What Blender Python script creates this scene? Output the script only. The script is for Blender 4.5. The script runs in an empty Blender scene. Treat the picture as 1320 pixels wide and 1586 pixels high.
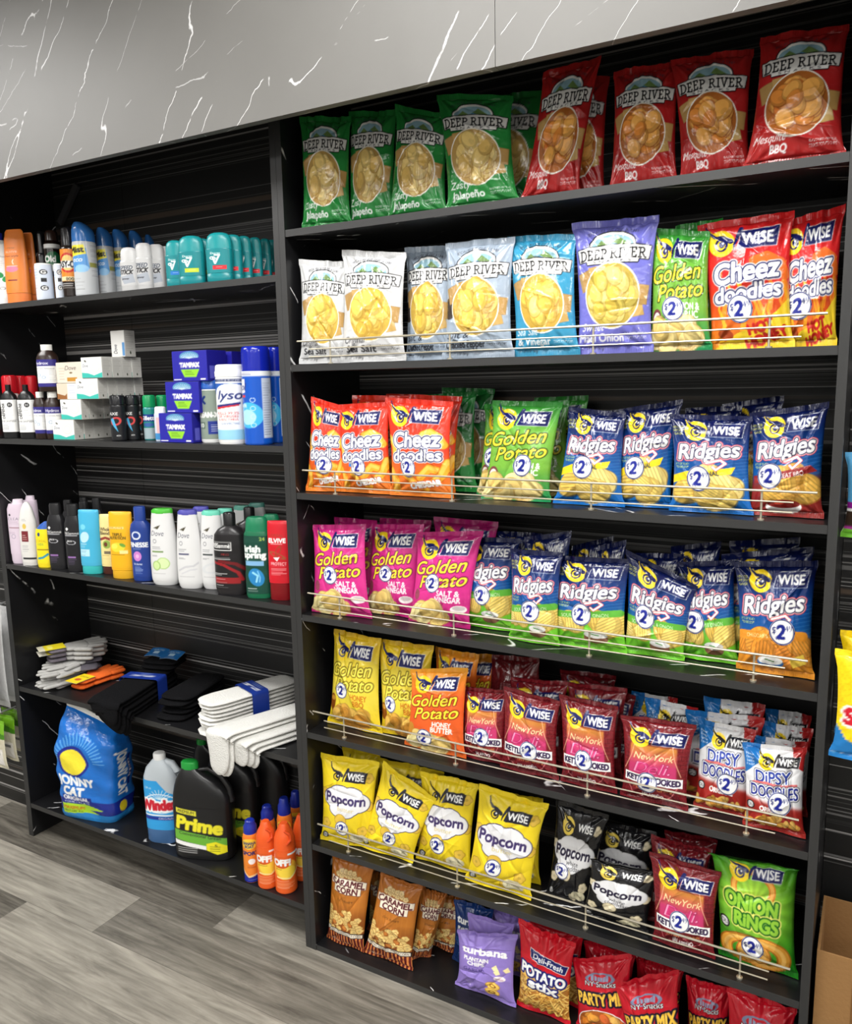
import bpy, math, random
import numpy as np

# ------------------------------------------------------------------ camera, light, exposure
SC = bpy.context.scene
COL = SC.collection
W = 1.22                                     # inner width of the snack bay in metres
FPX = 1253.444                               # focal length in pixels of the 1320-wide frame
YAW, PITCH, ROLL = -0.51620104, -0.15632908, -0.01898564
CAM = np.array([1.29920676, -1.61868561, 1.55976007])
_fw = np.array([math.sin(YAW) * math.cos(PITCH), math.cos(YAW) * math.cos(PITCH), math.sin(PITCH)])
_rt = np.array([math.cos(YAW), -math.sin(YAW), 0.0])
_up = np.cross(_rt, _fw)
_c, _s = math.cos(ROLL), math.sin(ROLL)
ROT = np.array([_c * _rt + _s * _up, -_s * _rt + _c * _up, _fw])

from mathutils import Matrix
cam_data = bpy.data.cameras.new('camera')
cam = bpy.data.objects.new('camera', cam_data)
COL.objects.link(cam)
cam_data.sensor_fit = 'HORIZONTAL'
cam_data.sensor_width = 36.0
cam_data.lens = 36.0 * FPX / 1320.0
cam_data.clip_start = 0.02
M = Matrix.Identity(4)
for i in range(3):
    M[i][0], M[i][1], M[i][2], M[i][3] = ROT[0][i], ROT[1][i], -ROT[2][i], CAM[i]
cam.matrix_world = M
SC.camera = cam

SC.view_settings.view_transform = 'Standard'
SC.view_settings.look = 'None'
SC.view_settings.gamma = 1.0
SC.view_settings.use_curve_mapping = False
SC.view_settings.exposure = 0.12

world = bpy.data.worlds.new('world')
SC.world = world
world.use_nodes = True
world.node_tree.nodes['Background'].inputs[0].default_value = (0.9, 0.95, 1.0, 1)
world.node_tree.nodes['Background'].inputs[1].default_value = 0.05

CEIL = 2.75
LIGHTS = [  # x, y, size x, size y, watts : flat panel lamps let into the ceiling
    (-1.80, -0.95, 1.2, 0.55, 32), (0.60, -0.95, 1.2, 0.55, 32), (3.00, -0.95, 1.2, 0.55, 32),
    (-1.80, -3.0, 1.2, 0.6, 19), (0.60, -3.0, 1.2, 0.6, 19), (3.00, -3.0, 1.2, 0.6, 19),
    (-1.80, -4.9, 1.2, 0.6, 14), (0.60, -4.9, 1.2, 0.6, 14), (3.00, -4.9, 1.2, 0.6, 14)]
for (lx, ly, sx, sy, wt) in LIGHTS:
    ld = bpy.data.lights.new('ceiling_lamp', 'AREA')
    ld.shape = 'RECTANGLE'
    ld.size, ld.size_y, ld.energy = sx, sy, wt
    ld.color = (1.0, 0.985, 0.96)
    lo = bpy.data.objects.new('ceiling_lamp', ld)
    lo.location = (lx, ly, CEIL - 0.012)
    COL.objects.link(lo)

# ------------------------------------------------------------------ photograph geometry helpers
def ray(u, v):
    return ROT.T @ np.array([(u - 660) / FPX, -(v - 793) / FPX, 1.0])
def aty(u, v, y):
    d = ray(u, v); return CAM + d * (y - CAM[1]) / d[1]
def atz(u, v, z):
    d = ray(u, v); return CAM + d * (z - CAM[2]) / d[2]
def proj(P):
    q = ROT @ (np.asarray(P, float) - CAM); return 660 + FPX * q[0] / q[2], 793 - FPX * q[1] / q[2]

S1, S2, S3, S4, S5, S6, S7 = 1.9367, 1.6141, 1.2928, 0.9714, 0.6466, 0.3221, 0.0165
L1, L2, L3, L4, L5 = 1.8344, 1.4109, 0.9905, 0.5589, 0.1264
TH = 0.0165                                   # board thickness
DEP = 0.305                                   # depth of the bays
XL0, XL1 = -1.2713, -1.2474                   # left side panel of the left bay
XM0, XM1 = -0.03505, 0.0                      # the pair of panels between the bays
XR0, XR1 = 1.22, 1.2365                       # right side panel
TOP = 2.195                                   # underside of the fascia
TOPB = 2.315                                  # underside of the bays' top boards, hidden behind the fascia

# ------------------------------------------------------------------ mesh helpers
def lin(c):
    c = np.asarray(c, float)
    if c.max() > 1.001: c = c / 255.0
    return np.where(c <= 0.04045, c / 12.92, ((c + 0.055) / 1.055) ** 2.4)

def empty(name, loc, rz=0.0):
    o = bpy.data.objects.new(name, None)
    o.empty_display_size = 0.03
    o.location = loc
    o.rotation_euler = (0, 0, rz)
    COL.objects.link(o)
    return o

def tag(o, label=None, cat=None, group=None, kind=None):
    if label: o['label'] = label
    if cat: o['category'] = cat
    if group: o['group'] = group
    if kind: o['kind'] = kind
    return o

class MB:
    """collects vertices, polygons and a colour per vertex; build() links ONE mesh object"""
    def __init__(s):
        s.v, s.c, s.f, s.n = [], [], [], 0
    def add(s, verts, faces, col=(200, 200, 200)):
        verts = np.asarray(verts, float).reshape(-1, 3)
        col = np.asarray(col, float)
        if col.ndim == 1: col = np.tile(lin(col), (len(verts), 1))
        s.v.append(verts); s.c.append(col)
        s.f += [np.asarray(f, int) + s.n for f in faces]
        s.n += len(verts)
        return s
    def grid(s, P, col, flip=False):
        """P (nv,nu,3); col (nv,nu,3) linear or one sRGB colour"""
        nv, nu = P.shape[:2]
        idx = np.arange(nv * nu).reshape(nv, nu)
        q = np.stack([idx[:-1, :-1], idx[:-1, 1:], idx[1:, 1:], idx[1:, :-1]], -1).reshape(-1, 4)
        if flip: q = q[:, ::-1]
        col = np.asarray(col, float)
        if col.ndim == 1: col = np.tile(lin(col), (nv * nu, 1))
        else: col = col.reshape(-1, 3)
        s.v.append(P.reshape(-1, 3)); s.c.append(col)
        s.f.append(q + s.n)
        s.n += nv * nu
        return s
    def box(s, x0, y0, z0, x1, y1, z1, col=(200, 200, 200), ch=0.0):
        if ch <= 0:
            v = [(x, y, z) for z in (z0, z1) for y in (y0, y1) for x in (x0, x1)]
            return s.add(v, [(0, 2, 3, 1), (4, 5, 7, 6), (0, 1, 5, 4), (2, 6, 7, 3), (0, 4, 6, 2), (1, 3, 7, 5)], col)
        import bmesh
        bm = bmesh.new(); bmesh.ops.create_cube(bm, size=1)
        for vv in bm.verts:
            vv.co = ((x0 + x1) / 2 + vv.co.x * (x1 - x0), (y0 + y1) / 2 + vv.co.y * (y1 - y0), (z0 + z1) / 2 + vv.co.z * (z1 - z0))
        bmesh.ops.bevel(bm, geom=list(bm.edges), offset=ch, segments=2, affect='EDGES', profile=0.5)
        bm.verts.index_update()
        s.add([tuple(vv.co) for vv in bm.verts], [[vv.index for vv in f.verts] for f in bm.faces], col)
        bm.free()
        return s
    def tube(s, pts, r, col=(200, 200, 200), n=10, caps=True):
        pts = np.asarray(pts, float)
        rs = np.full(len(pts), r, float) if np.isscalar(r) else np.asarray(r, float)
        T = np.gradient(pts, axis=0)
        T /= np.linalg.norm(T, axis=1)[:, None] + 1e-12
        ref = np.array([0, 0, 1.0]) if abs(T[0][2]) < 0.9 else np.array([1.0, 0, 0])
        P = []
        for p, t, rr in zip(pts, T, rs):
            a = np.cross(t, ref); a /= np.linalg.norm(a) + 1e-12
            b = np.cross(a, t)
            th = np.linspace(0, 2 * np.pi, n, endpoint=False)
            P.append(p + rr * (np.cos(th)[:, None] * a + np.sin(th)[:, None] * b))
        P = np.array(P)
        m = len(pts)
        f = []
        for i in range(m - 1):
            for j in range(n):
                k = (j + 1) % n
                f.append((i * n + j, i * n + k, (i + 1) * n + k, (i + 1) * n + j))
        if caps:
            f.append(tuple(range(n))[::-1]); f.append(tuple((m - 1) * n + j for j in range(n)))
        return s.add(P.reshape(-1, 3), [x[::-1] for x in f], col)
    def build(s, name, mat, parent=None, sharp=40):
        me = bpy.data.meshes.new(name)
        V = np.concatenate(s.v); C = np.concatenate(s.c)
        quads = [f for f in s.f if isinstance(f, np.ndarray) and f.ndim == 2]
        polys = [f for f in s.f if f.ndim == 1]
        lens = [np.full(len(q), 4) for q in quads] + [np.array([len(p)]) for p in polys]
        flat = [q.ravel() for q in quads] + polys
        lens = np.concatenate(lens); flat = np.concatenate(flat).astype(np.int32)
        starts = np.concatenate([[0], np.cumsum(lens)[:-1]]).astype(np.int32)
        me.vertices.add(len(V)); me.vertices.foreach_set('co', V.ravel().astype(np.float32))
        me.loops.add(len(flat)); me.loops.foreach_set('vertex_index', flat)
        me.polygons.add(len(lens)); me.polygons.foreach_set('loop_start', starts)
        me.polygons.foreach_set('use_smooth', np.ones(len(lens), bool))
        me.update(calc_edges=True)
        me.validate()
        if sharp and len(V) < 9000: me.set_sharp_from_angle(angle=math.radians(sharp))
        a = me.color_attributes.new('Col', 'FLOAT_COLOR', 'POINT')
        if len(a.data) == len(C):
            a.data.foreach_set('color', np.hstack([C, np.ones((len(C), 1))]).ravel().astype(np.float32))
        me.materials.append(mat)
        o = bpy.data.objects.new(name, me)
        COL.objects.link(o)
        if parent: o.parent = parent
        return o

# ------------------------------------------------------------------ materials
def newmat(name):
    m = bpy.data.materials.new(name); m.use_nodes = True
    nt = m.node_tree
    return m, nt, nt.nodes['Principled BSDF']
def nd(nt, t, **k):
    n = nt.nodes.new(t)
    for a, b in k.items(): setattr(n, a, b)
    return n
def attr_mat(name, rough, spec=0.5, bump=0.0, scale=60, coat=0.0, metal=0.0, sheen=0.0, facet=0):
    m, nt, b = newmat(name)
    a = nd(nt, 'ShaderNodeAttribute', attribute_name='Col')
    nt.links.new(a.outputs['Color'], b.inputs['Base Color'])
    b.inputs['Roughness'].default_value = rough
    b.inputs['Specular IOR Level'].default_value = spec
    b.inputs['Coat Weight'].default_value = coat
    b.inputs['Coat Roughness'].default_value = 0.08
    b.inputs['Metallic'].default_value = metal
    b.inputs['Sheen Weight'].default_value = sheen
    if bump:
        tc = nd(nt, 'ShaderNodeTexCoord')
        n = nd(nt, 'ShaderNodeTexNoise'); n.inputs['Scale'].default_value = scale; n.inputs['Detail'].default_value = 3
        bp = nd(nt, 'ShaderNodeBump'); bp.inputs['Strength'].default_value = bump; bp.inputs['Distance'].default_value = 0.01
        nt.links.new(tc.outputs['Object'], n.inputs['Vector'])
        if facet:
            vo = nd(nt, 'ShaderNodeTexVoronoi', feature='SMOOTH_F1'); vo.inputs['Scale'].default_value = facet; vo.inputs['Smoothness'].default_value = 0.15
            ad = nd(nt, 'ShaderNodeMix', data_type='VECTOR'); ad.inputs[0].default_value = 0.06
            nt.links.new(tc.outputs['Object'], ad.inputs[4]); nt.links.new(n.outputs['Color'], ad.inputs[5]); nt.links.new(ad.outputs[1], vo.inputs['Vector'])
            nt.links.new(vo.outputs['Distance'], bp.inputs['Height'])
        else: nt.links.new(n.outputs['Fac'], bp.inputs['Height'])
        nt.links.new(bp.outputs['Normal'], b.inputs['Normal'])
    return m
FILM = attr_mat('printed_film', 0.19, 0.55, 0.20, 30, facet=26)
SATIN = attr_mat('satin_film', 0.33, 0.5, 0.14, 30, facet=24)
PLASTIC = attr_mat('plastic', 0.32, 0.45)
GLOSS = attr_mat('gloss_plastic', 0.18, 0.5)
PAPER = attr_mat('paper', 0.45, 0.4)
CLOTH = attr_mat('cloth', 0.95, 0.1, 0.35, 260)
STEEL = attr_mat('rail_metal', 0.32, 0.5, metal=0.7)
BOARD = attr_mat('corrugated_board', 0.85, 0.2, 0.1, 120)
def clear_mat():
    m, nt, b = newmat('clear_plastic')
    b.inputs['Base Color'].default_value = (0.86, 0.9, 0.93, 1)
    b.inputs['Roughness'].default_value = 0.25
    b.inputs['Transmission Weight'].default_value = 0.55
    b.inputs['IOR'].default_value = 1.25
    return m
CLEAR = clear_mat()

def ramp(nt, stops, interp='LINEAR'):
    r = nd(nt, 'ShaderNodeValToRGB')
    r.color_ramp.interpolation = interp
    while len(r.color_ramp.elements) > 1: r.color_ramp.elements.remove(r.color_ramp.elements[-1])
    r.color_ramp.elements[0].position = stops[0][0]
    r.color_ramp.elements[0].color = (*stops[0][1], 1)
    for p, c in stops[1:]:
        e = r.color_ramp.elements.new(p); e.color = (*c, 1)
    return r

from mathutils import Vector
def along(d, spin=0.0):
    e = Vector(d).normalized().rotation_difference(Vector((0, 0, 1))).to_euler()
    return (e.x, e.y, e.z)
def veined(name, base, base2, vein, rot, rot2, stretch, scale, width, cover, rough, coord='Object', amount=1.0, wob=0.25, amount2=1.0):
    """dark laminate printed with thin broken veins that run along one direction"""
    m, nt, b = newmat(name)
    L = nt.links.new
    tc = nd(nt, 'ShaderNodeTexCoord')
    out = None
    for k, (r, sc, st, wd, cv) in enumerate([(rot, scale, stretch, width, cover), (rot2, scale * 0.8, stretch * 1.6, width * 0.8, cover + 0.07)]):
        mp = nd(nt, 'ShaderNodeMapping'); mp.inputs['Rotation'].default_value = r if isinstance(r, tuple) else (0, r, 0)
        mp.inputs['Location'].default_value = (3.1 * k, 1.7 * k, 0.4 * k)
        L(tc.outputs[coord], mp.inputs['Vector'])
        ds = nd(nt, 'ShaderNodeTexNoise'); ds.inputs['Scale'].default_value = 14; ds.inputs['Detail'].default_value = 5
        L(mp.outputs['Vector'], ds.inputs['Vector'])
        ad = nd(nt, 'ShaderNodeMix', data_type='VECTOR')
        ad.inputs[0].default_value = 0.02 * wob * 4
        L(mp.outputs['Vector'], ad.inputs[4]); L(ds.outputs['Color'], ad.inputs[5])
        mp2 = nd(nt, 'ShaderNodeMapping'); mp2.inputs['Scale'].default_value = (1.0, 1.0, st)
        L(ad.outputs[1], mp2.inputs['Vector'])
        n1 = nd(nt, 'ShaderNodeTexNoise'); n1.inputs['Scale'].default_value = sc; n1.inputs['Detail'].default_value = 0.4
        L(mp2.outputs['Vector'], n1.inputs['Vector'])
        sub = nd(nt, 'ShaderNodeMath', operation='SUBTRACT'); sub.inputs[1].default_value = 0.5
        ab = nd(nt, 'ShaderNodeMath', operation='ABSOLUTE')
        L(n1.outputs['Fac'], sub.inputs[0]); L(sub.outputs[0], ab.inputs[0])
        lt = nd(nt, 'ShaderNodeMapRange'); lt.inputs[1].default_value = wd; lt.inputs[2].default_value = wd * 0.35
        L(ab.outputs[0], lt.inputs[0])
        n2 = nd(nt, 'ShaderNodeTexNoise'); n2.inputs['Scale'].default_value = sc * 1.1; n2.inputs['Detail'].default_value = 3
        L(mp.outputs['Vector'], n2.inputs['Vector'])
        gt = nd(nt, 'ShaderNodeMapRange'); gt.inputs[1].default_value = cv; gt.inputs[2].default_value = cv + 0.04
        L(n2.outputs['Fac'], gt.inputs[0])
        mu = nd(nt, 'ShaderNodeMath', operation='MULTIPLY'); L(lt.outputs[0], mu.inputs[0]); L(gt.outputs[0], mu.inputs[1])
        if k:
            m2 = nd(nt, 'ShaderNodeMath', operation='MULTIPLY'); m2.inputs[1].default_value = amount2; L(mu.outputs[0], m2.inputs[0]); mu = m2
        if out is None: out = mu
        else:
            mx = nd(nt, 'ShaderNodeMath', operation='MAXIMUM'); L(out.outputs[0], mx.inputs[0]); L(mu.outputs[0], mx.inputs[1]); out = mx
    am = nd(nt, 'ShaderNodeMath', operation='MULTIPLY'); am.inputs[1].default_value = amount
    L(out.outputs[0], am.inputs[0])
    nb = nd(nt, 'ShaderNodeTexNoise'); nb.inputs['Scale'].default_value = 5; nb.inputs['Detail'].default_value = 4
    L(tc.outputs[coord], nb.inputs['Vector'])
    bc = nd(nt, 'ShaderNodeMix', data_type='RGBA'); L(nb.outputs['Fac'], bc.inputs[0])
    bc.inputs[6].default_value = (*base, 1); bc.inputs[7].default_value = (*base2, 1)
    mc = nd(nt, 'ShaderNodeMix', data_type='RGBA')
    L(am.outputs[0], mc.inputs[0]); L(bc.outputs[2], mc.inputs[6]); mc.inputs[7].default_value = (*vein, 1)
    L(mc.outputs[2], b.inputs['Base Color'])
    b.inputs['Roughness'].default_value = rough
    b.inputs['Specular IOR Level'].default_value = 0.5
    return m
VEIN = ((0.006, 0.006, 0.007), (0.009, 0.009, 0.010), (0.75, 0.75, 0.75))
MARBLE = veined('black_veined_laminate_upright', *VEIN, along((0, 0.62, -0.78)), along((0, 0.6, 0.75)), 0.10, 10.0, 0.0075, 0.545, 0.36)
MARBLE_FLAT = veined('black_veined_laminate_flat', *VEIN, along((0.9, 0.42, 0)), along((0.8, -0.6, 0)), 0.10, 10.0, 0.0075, 0.535, 0.36)
FASCIA = veined('grey_veined_laminate', (0.125, 0.121, 0.113), (0.150, 0.146, 0.137), (0.62, 0.62, 0.62), along((0.62, 0, 0.78)), along((0.95, 0, 0.3)), 0.11, 12.0, 0.0042, 0.455, 0.50, amount2=0.55)

def edge_mat():
    m, nt, b = newmat('dark_edge_banding')
    b.inputs['Base Color'].default_value = (0.028, 0.028, 0.028, 1)
    b.inputs['Roughness'].default_value = 0.42
    return m
EDGE = edge_mat()

def stripes_mat():
    """black laminate printed with thin horizontal grey lines and a few brown bands; a seam in the height"""
    m, nt, b = newmat('striped_black_laminate')
    L = nt.links.new
    tc = nd(nt, 'ShaderNodeTexCoord')
    res = None
    specs = [(24.0, 0.64, 0.68, (0.075, 0.052, 0.036)), (300.0, 0.58, 0.64, (0.13, 0.128, 0.125)), (170.0, 0.62, 0.65, (0.34, 0.33, 0.32))]
    col = None
    for k, (sc, a0, a1, c) in enumerate(specs):
        mp = nd(nt, 'ShaderNodeMapping'); mp.inputs['Scale'].default_value = (0.12, 0.0, sc); mp.inputs['Location'].default_value = (2.3 * k, 0, 1.9 * k)
        L(tc.outputs['Object'], mp.inputs['Vector'])
        n = nd(nt, 'ShaderNodeTexNoise'); n.inputs['Scale'].default_value = 1.0; n.inputs['Detail'].default_value = 0.5
        L(mp.outputs['Vector'], n.inputs['Vector'])
        r = nd(nt, 'ShaderNodeMapRange'); r.inputs[1].default_value = a0; r.inputs[2].default_value = a1
        L(n.outputs['Fac'], r.inputs[0])
        mc = nd(nt, 'ShaderNodeMix', data_type='RGBA')
        fac = r.outputs[0]
        if k:
            mq = nd(nt, 'ShaderNodeMapping'); mq.inputs['Scale'].default_value = (0.1, 0.0, 13.0 + 7 * k); mq.inputs['Location'].default_value = (0.7 * k, 0, 5.3 * k)
            L(tc.outputs['Object'], mq.inputs['Vector'])
            nq = nd(nt, 'ShaderNodeTexNoise'); nq.inputs['Scale'].default_value = 1.0; nq.inputs['Detail'].default_value = 1.0
            L(mq.outputs['Vector'], nq.inputs['Vector'])
            rq = nd(nt, 'ShaderNodeMapRange'); rq.inputs[1].default_value = 0.47; rq.inputs[2].default_value = 0.54
            L(nq.outputs['Fac'], rq.inputs[0])
            mm = nd(nt, 'ShaderNodeMath', operation='MULTIPLY'); L(r.outputs[0], mm.inputs[0]); L(rq.outputs[0], mm.inputs[1]); fac = mm.outputs[0]
        L(fac, mc.inputs[0]); mc.inputs[7].default_value = (*c, 1)
        if col is None: mc.inputs[6].default_value = (0.007, 0.007, 0.007, 1)
        else: L(col.outputs[2], mc.inputs[6])
        col = mc
    L(col.outputs[2], b.inputs['Base Color'])
    b.inputs['Roughness'].default_value = 0.5
    return m
STRIPES = stripes_mat()

def floor_mat():
    """grey-brown vinyl planks 0.18 x 1.22 m running along x, each plank its own tone and grain, with painted shade on the one under the toiletries bay"""
    m, nt, b = newmat('vinyl_planks')
    L = nt.links.new
    tc = nd(nt, 'ShaderNodeTexCoord')
    sep = nd(nt, 'ShaderNodeSeparateXYZ'); L(tc.outputs['Object'], sep.inputs[0])
    def math_(op, a, bb=None, c=None):
        n = nd(nt, 'ShaderNodeMath', operation=op)
        for i, v in enumerate((a, bb, c)):
            if v is None: continue
            if isinstance(v, (int, float)): n.inputs[i].default_value = v
            else: L(v, n.inputs[i])
        return n.outputs[0]
    ry = math_('DIVIDE', math_('ADD', sep.outputs[1], 0.066 + 1.81), 0.181)
    row = math_('FLOOR', ry)
    fy = math_('SUBTRACT', ry, row)
    rx = math_('ADD', math_('DIVIDE', sep.outputs[0], 1.22), math_('SUBTRACT', 10.0, math_('ADD', math_('MULTIPLY', row, 0.2455), -1.7243)))
    cx = math_('FLOOR', rx)
    fx = math_('SUBTRACT', rx, cx)
    cmb = nd(nt, 'ShaderNodeCombineXYZ'); L(row, cmb.inputs[0]); L(cx, cmb.inputs[1])
    wn = nd(nt, 'ShaderNodeTexWhiteNoise', noise_dimensions='2D'); L(cmb.outputs[0], wn.inputs['Vector'])
    mp = nd(nt, 'ShaderNodeMapping'); mp.inputs['Scale'].default_value = (1.6, 11.0, 1.0)
    av = nd(nt, 'ShaderNodeVectorMath', operation='ADD'); L(tc.outputs['Object'], av.inputs[0])
    sc = nd(nt, 'ShaderNodeVectorMath', operation='SCALE'); L(wn.outputs['Color'], sc.inputs[0]); sc.inputs['Scale'].default_value = 7.0
    L(sc.outputs[0], av.inputs[1]); L(av.outputs[0], mp.inputs['Vector'])
    g1 = nd(nt, 'ShaderNodeTexNoise'); g1.inputs['Scale'].default_value = 2.4; g1.inputs['Detail'].default_value = 9; g1.inputs['Roughness'].default_value = 0.68; g1.inputs['Distortion'].default_value = 0.7
    L(mp.outputs['Vector'], g1.inputs['Vector'])
    mp3 = nd(nt, 'ShaderNodeMapping'); mp3.inputs['Scale'].default_value = (5.0, 110.0, 1.0); L(av.outputs[0], mp3.inputs['Vector'])
    g2 = nd(nt, 'ShaderNodeTexNoise'); g2.inputs['Scale'].default_value = 1.0; g2.inputs['Detail'].default_value = 5
    L(mp3.outputs['Vector'], g2.inputs['Vector'])
    r1 = ramp(nt, [(0.25, (0.06, 0.053, 0.043)), (0.48, (0.18, 0.165, 0.138)), (0.8, (0.42, 0.39, 0.33))])
    mix0 = math_('ADD', math_('MULTIPLY', g1.outputs['Fac'], 0.65), math_('MULTIPLY', g2.outputs['Fac'], 0.35))
    pick = math_('FRACT', math_('MULTIPLY', math_('SINE', math_('ADD', math_('MULTIPLY', row, 8.621), math_('MULTIPLY', cx, 7.133))), 11.512))  # plank tones; the dark one under the toiletries bay has shade painted in
    tone = math_('ADD', mix0, math_('MULTIPLY', math_('SUBTRACT', pick, 0.55), 0.36))
    L(tone, r1.inputs['Fac'])
    # thin dark joints
    jy = math_('LESS_THAN', fy, 0.010); jx = math_('LESS_THAN', fx, 0.0016)
    j = math_('MULTIPLY', math_('MAXIMUM', jy, jx), 0.45)
    mc = nd(nt, 'ShaderNodeMix', data_type='RGBA'); L(j, mc.inputs[0]); L(r1.outputs['Color'], mc.inputs[6]); mc.inputs[7].default_value = (0.06, 0.055, 0.05, 1)
    L(mc.outputs[2], b.inputs['Base Color'])
    b.inputs['Roughness'].default_value = 0.5
    b.inputs['Specular IOR Level'].default_value = 0.35
    return m
FLOOR = floor_mat()
def plain(name, c, rough=0.7):
    m, nt, b = newmat(name)
    tc = nd(nt, 'ShaderNodeTexCoord'); n = nd(nt, 'ShaderNodeTexNoise'); n.inputs['Scale'].default_value = 30
    nt.links.new(tc.outputs['Object'], n.inputs['Vector'])
    r = ramp(nt, [(0.3, tuple(x * 0.95 for x in c)), (0.7, c)])
    nt.links.new(n.outputs['Fac'], r.inputs['Fac']); nt.links.new(r.outputs['Color'], b.inputs['Base Color'])
    b.inputs['Roughness'].default_value = rough
    return m
WALLP = plain('painted_wall', (0.55, 0.55, 0.54))
CEILP = plain('ceiling_tile', (0.75, 0.75, 0.74))
def lamp_mat():
    m, nt, b = newmat('lamp_diffuser')
    b.inputs['Emission Color'].default_value = (1, 0.985, 0.96, 1)
    b.inputs['Emission Strength'].default_value = 6.0
    return m
LAMP = lamp_mat()

# ------------------------------------------------------------------ the setting
def struct(o):
    o['kind'] = 'structure'; return o
RX0, RX1, RY0 = -4.2, 4.4, -5.6
struct(MB().box(RX0, RY0, -0.04, RX1, 0.45, 0.0).build('floor', FLOOR))
struct(MB().box(RX0, RY0, CEIL, RX1, 0.45, CEIL + 0.04).build('ceiling', CEILP))
struct(MB().box(RX0, 0.34, 0.0, RX1, 0.42, CEIL).build('wall_back', WALLP))
struct(MB().box(RX0 - 0.08, RY0, 0.0, RX0, 0.42, CEIL).build('wall_left', WALLP))
struct(MB().box(RX1, RY0, 0.0, RX1 + 0.08, 0.42, CEIL).build('wall_right', WALLP))
struct(MB().box(RX0, RY0 - 0.08, 0.0, RX1, RY0, CEIL).build('wall_front', WALLP))
# fascia of two grey laminate boards above the bays, with their lower edge strip
FY = -0.15
FZ = float(np.mean([aty(u, v, FY)[2] for u, v in ((0, 274), (400, 186.5), (780, 103), (1070, 40))]))
FS = aty(767, 60, FY)[0]
f1 = struct(MB().box(-3.0, FY, FZ, FS - 0.0006, FY + 0.02, CEIL).build('trim_1', FASCIA))
f2 = struct(MB().box(FS + 0.0006, FY, FZ, 3.2, FY + 0.02, CEIL).build('trim_2', FASCIA))
for (lx, ly, sx, sy, wt) in LIGHTS:
    r = empty('ceiling_light', (lx, ly, CEIL))
    where = 'in the row %s, %s' % ('nearest the shelves' if ly > -1 else 'in mid room' if ly > -4 else 'farthest from the shelves', {-1.8: 'left', 0.6: 'middle', 3.0: 'right'}[lx])
    tag(r, 'flat white ceiling light panel ' + where, 'ceiling light')
    MB().box(-sx / 2 - 0.02, -sy / 2 - 0.02, -0.010, sx / 2 + 0.02, -sy / 2, -0.0005).box(-sx / 2 - 0.02, sy / 2, -0.010, sx / 2 + 0.02, sy / 2 + 0.02, -0.0005) \
        .box(-sx / 2 - 0.02, -sy / 2, -0.010, -sx / 2, sy / 2, -0.0005).box(sx / 2, -sy / 2, -0.010, sx / 2 + 0.02, sy / 2, -0.0005).build('frame', PAPER, r)
    MB().box(-sx / 2, -sy / 2, -0.006, sx / 2, sy / 2, -0.001).build('diffuser', LAMP, r)

# ------------------------------------------------------------------ shelving bays
def panel(name, parent, x0, x1, y0, y1, z0, z1, front=True):
    """a laminate board whose front edge carries a strip of edge banding (a mesh of its own)"""
    o = MB().box(x0, y0 + 0.0012, z0, x1, y1, z1).build(name, MARBLE if z1 - z0 > 0.1 else MARBLE_FLAT, parent)
    MB().box(x0, y0, z0, x1, y0 + 0.0011, z1).build('edge_banding', EDGE, o)
    return o
snack = tag(empty('shelving_bay', ((XM1 + XR1) / 2, 0.15, 0)), 'tall black laminate shelving bay with wire rails holding the snack bags', 'shelving')
toil = tag(empty('shelving_bay', ((XL0 + XM0) / 2, 0.15, 0)), 'black laminate shelving bay without rails holding the toiletries and socks', 'shelving')
def local(root, o):
    """the geometry is written in room coordinates; shift it under its thing"""
    o.location = [-a for a in root.location]
xm = (XM0 + XM1) / 2
for args in [('side_panel', xm + 0.0003, XM1, 0, DEP, 0.0, TOPB), ('side_panel', XR0, XR1, 0, DEP, 0.0, TOPB),
             ('back_panel', XM1, XR0, DEP, DEP + 0.008, 0, TOPB)]:
    if args[0] == 'back_panel':
        o = MB().box(args[1], args[3], args[5], args[2], args[4], args[6]).build('back_panel', STRIPES, snack)
    else:
        o = panel(args[0], snack, *args[1:])
    local(snack, o)
for args in [('side_panel', XL0, XL1, 0, DEP, 0.0, TOPB), ('side_panel', XM0, xm - 0.0003, 0, DEP, 0.0, TOPB)]:
    local(toil, panel(args[0], toil, *args[1:]))
xs = -0.905
for (a, b) in [(XL1, xs - 0.0008), (xs + 0.0008, XM0)]:
    local(toil, MB().box(a, DEP, 0.0, b, DEP + 0.008, TOPB).build('back_panel', STRIPES, toil))
POSTS = (0.112, 0.441, 0.771, 1.104)
for z in (S1, S2, S3, S4, S5, S6, S7):
    sh = panel('shelf', snack, XM1 + 0.0004, XR0 - 0.0004, 0.0015, DEP - 0.0005, max(z - TH, 0.0), z)
    local(snack, sh)
    if z in (S2, S3, S4, S5, S6):
        rl = bpy.data.objects.new('wire_rail', None); COL.objects.link(rl); rl.parent = snack; rl.location = (-snack.location[0], -snack.location[1], 0)
        ry = 0.013
        for (dz, a, b, rr) in ((0.057, 0.014, 1.199, 0.0024), (0.037, 0.05, 1.16, 0.0016), (0.018, 0.05, 1.158, 0.0016)):
            MB().tube([(a, ry, z + dz), ((a + b) / 2, ry, z + dz), (b, ry, z + dz)], rr, (200, 192, 172), 8).build('rod', STEEL, rl)
        for px in POSTS:
            MB().tube([(px, ry + 0.003, z + 0.0), (px, ry + 0.003, z + 0.003), (px, ry + 0.003, z + 0.0031), (px, ry + 0.003, z + 0.058)], [0.0065, 0.0065, 0.0022, 0.0022], (200, 192, 172), 10).build('post', STEEL, rl)
for z in (L1, L2, L3, L4, L5):
    local(toil, panel('shelf', toil, XL1 + 0.0004, XM0 - 0.0004, 0.0015, DEP - 0.0005, z - TH, z))
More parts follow.
